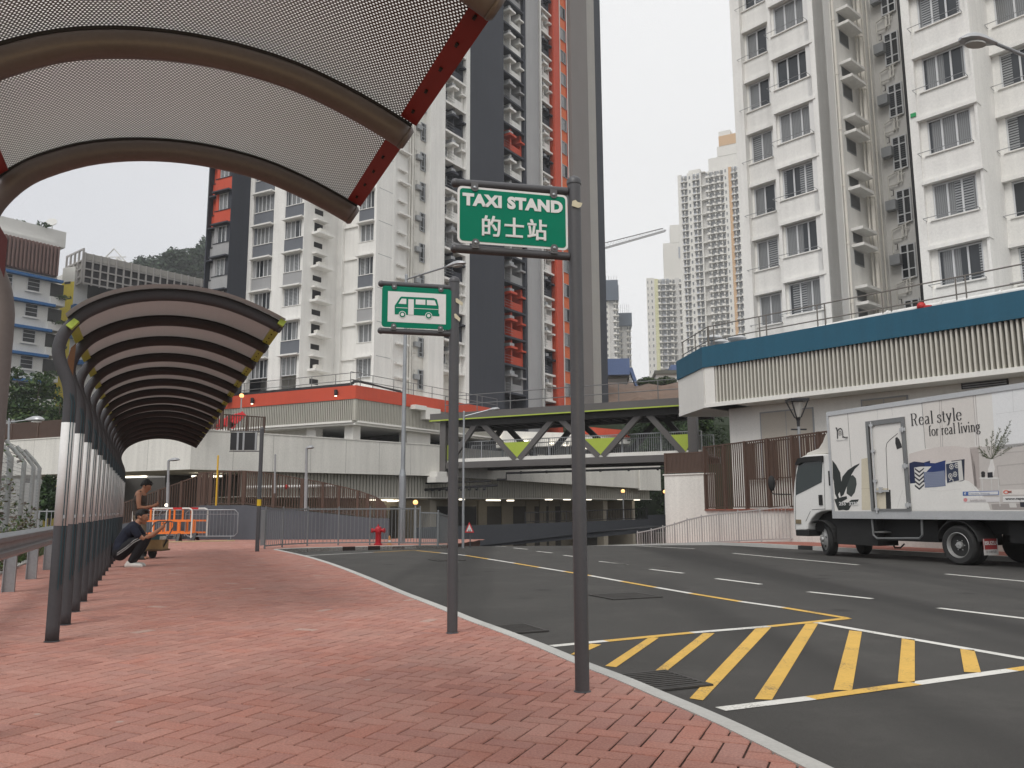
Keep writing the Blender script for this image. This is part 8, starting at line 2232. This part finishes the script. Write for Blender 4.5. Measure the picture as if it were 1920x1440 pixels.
man = person('man standing in a brown vest and khaki shorts, looking down at his phone', p, 78, dict(body=stand_body, hair=hair_short, clothes=[('vest', vest, BRV, .01), ('shorts', shorts, KHA, .01), ('shoes', lambda c: shoes(c, (.0, .105, 0, .2)), SHD, .008)]), 1.06)
def squat_body(b):
    limb(b, [(-.10, 0, .27), (-.08, 0, .42), (.02, 0, .58), (.10, 0, .70)], [.135, .128, .135, .115])
    for s in (-1, 1):
        b.ball((-.10, s*.075, .26), .115, 0, 12, 8); b.ball((.06, s*.09, .64), .095, 0, 12, 8); b.ball((.11, s*.155, .705), .062, 0, 12, 8)
        limb(b, [(-.08, s*.09, .26), (.10, s*.13, .42), (.30, s*.14, .50)], [.098, .085, .062]); limb(b, [(.30, s*.14, .50), (.22, s*.13, .32), (.10, s*.12, .10)], [.06, .06, .038]); limb(b, [(.06, s*.12, .05), (.17, s*.125, .035), (.25, s*.13, .03)], [.036, .038, .03])
        limb(b, [(.11, s*.165, .705), (.19, s*.20, .58), (.29, s*.185, .50)], [.054, .049, .040]); limb(b, [(.29, s*.185, .50), (.42, s*.12, .565), (.53, s*.06, .66)], [.041, .038, .027])
        hand(b, (.53, s*.06, .66), (.6, -s*.35, .55), (-.5, -s*.1, .8), s)
    limb(b, [(.10, 0, .70), (.145, 0, .77), (.18, 0, .82)], [.075, .056, .054])
    return head(b, (.225, 0, .885), (1, 0, 0), .30)
def tee(c):
    limb(c, [(-.10, 0, .30), (-.08, 0, .42), (.02, 0, .58), (.095, 0, .695)], [.152, .145, .150, .122]); limb(c, [(.10, 0, .70), (.125, 0, .74)], [.085, .066])
    for s in (-1, 1): c.ball((.06, s*.09, .64), .110, 0, 12, 8); limb(c, [(.11, s*.16, .70), (.165, s*.19, .62), (.205, s*.197, .565)], [.072, .068, .066]); c.ball((-.10, s*.07, .33), .12, 0, 12, 8)
def track(c):
    limb(c, [(-.10, 0, .30), (-.11, 0, .24)], [.135, .13])
    for s in (-1, 1):
        c.ball((-.11, s*.075, .25), .128, 0, 12, 8); limb(c, [(-.08, s*.09, .26), (.10, s*.13, .42), (.30, s*.14, .50)], [.115, .103, .078]); limb(c, [(.30, s*.14, .50), (.22, s*.13, .32), (.11, s*.12, .12)], [.077, .082, .062])
def squat_hair(h, P): hair_quiff(h, P)
p = G(236, 1063)
squ = person('man squatting in a navy t-shirt and black track trousers, holding a phone', p, 76, dict(body=squat_body, hair=squat_hair, clothes=[('t_shirt', tee, NVY, .01), ('trousers', track, BLKC, .01), ('shoes', lambda c: shoes(c, (.09, .125, 0, .24)), SHW, .008)]), 1.08)
m = MB()
for dz in (0, .035):
    for s in (-1,): m.tube([(-.12, s*.205, .22+dz), (.02, s*.22, .32+dz), (.15, s*.232, .44+dz*1.1), (.29, s*.215, .515+dz)], .0042, 6)
o = m.build('side_stripe', STRP); o.parent = squ
def phone(label, person_, c, tilt):
    t = thing('phone', label, 'phone', (0, 0, 0)); c = person_.matrix_basis @ Vector(c) if False else Vector(c)
    M4 = Matrix.Translation(person_.location) @ person_.rotation_euler.to_matrix().to_4x4() @ Matrix.Scale(person_.scale[0], 4) @ Matrix.Translation(c) @ Matrix.Rotation(tilt, 4, 'Y')
    t.location = M4.translation; t.rotation_euler = M4.to_euler()
    m = MB(); m.box(-.075, .075, -.037, .037, -.005, .004); o = m.build('case', BLACKM, None, False, .006); o.parent = t
    m = MB(); m.box(-.07, .07, -.033, .033, .0045, .0055); o = m.build('screen', mat('phone_screen', (.03, .04, .05), .1, .1, spec=.6)); o.parent = t
phone('dark phone held by the standing man in the brown vest', man, (.355, 0, 1.195), R(-38))
phone('dark phone held up by the squatting man', squ, (.625, 0, .765), R(-55))

# ---- hand trolley with boxes
q = G(277, 1047); yt = q.y; k = yt/FPX
def TP(u, v, dy=0): p_ = AY(u, v, yt+dy); return p_
tr = thing('hand_trolley', 'low platform hand trolley with a folding grey handle beside the squatting man', 'trolley', q)
m = MB(); a, b = TP(264, 1031), TP(305, 1030); m.box(a.x, b.x, yt-.05, yt+.42, a.z-.03, a.z+.01); m.build('platform', mat('brown_platform', (.13, .085, .05), .8, .2), tr)
m = MB(); h = [TP(303, 1030, .18), TP(312, 1013, .18), TP(327, 984, .18), TP(325, 979, .18), TP(320, 977.5, .18), TP(296, 977.5, .18), TP(290, 980, .18), TP(276, 1000, .18), TP(270, 1020, .18), TP(268, 1031, .18)]; m.tube(h, .014, 8); m.build('handle', mat('handle_grey', (.16, .16, .155), .45, .1, metal=.4), tr, True)
m = MB(); m.tube([TP(303, 1030, .1), TP(314, 1012, .1)], .02, 6); m.build('brace', BLACKM, tr)
for u in (267.5, 286):
    for dy in (.02, .36):
        c = TP(u, 1041, dy); c.z = .082; m = MB(); m.lathe([(.05, -.022), (.082, -.02), (.085, 0), (.082, .02), (.05, .022)], c, 16, 0, (0, 1, 0)); m.build('wheel', RUB, tr, True)
    m = MB(); c = TP(u, 1036, .2); m.fbox(Fr((c.x, c.y), 90, (0, -1, 0)), -.03, .03, -.18, .18, .08, a.z-.03); m.build('fork', BLACKM, tr)
a, b = TP(268, 1031), TP(304, 1012); m = MB(); m.box(a.x, b.x, yt-.02, yt+.38, a.z+.011, b.z); bx1 = m.build('cardboard_box', mat('brown_cardboard', (.27, .185, .085), .85, .12), None, False, .008); tag(bx1, 'brown cardboard box lying on the hand trolley', 'box')
c_, d_ = TP(272, 1012), TP(299, 1002); m = MB(); m.box(c_.x, d_.x, yt+.0, yt+.34, b.z+.001, d_.z); bx2 = m.build('teal_box', mat('teal_plastic', (.035, .10, .11), .6, .12), None, False, .01); tag(bx2, 'teal box stacked on the brown cardboard box of the trolley', 'box')
a, b = TP(297, 1012), TP(306, 1004); m = MB(); m.box(a.x, b.x, yt+.02, yt+.2, a.z+.0, b.z-.02); tag(m.build('white_packet', mat('white_packet', (.55, .54, .50), .8, .1), None, False, .008), 'small white packet at the end of the cardboard box', 'packet')
# ============================================================ HAZE
hz = MB(); hz.box(-420, 420, -60, 520, -2.9, 230)
hm = bpy.data.materials.new('haze'); hm.use_nodes = True; n = hm.node_tree; n.nodes.clear()
ho = n.nodes.new('ShaderNodeOutputMaterial'); hv = n.nodes.new('ShaderNodeVolumePrincipled')
hv.inputs['Color'].default_value = (.93, .94, .96, 1); hv.inputs['Density'].default_value = .00065; hv.inputs['Anisotropy'].default_value = .2
n.links.new(hv.outputs[0], ho.inputs['Volume'])
o = hz.build('haze', hm); o['kind'] = 'stuff'
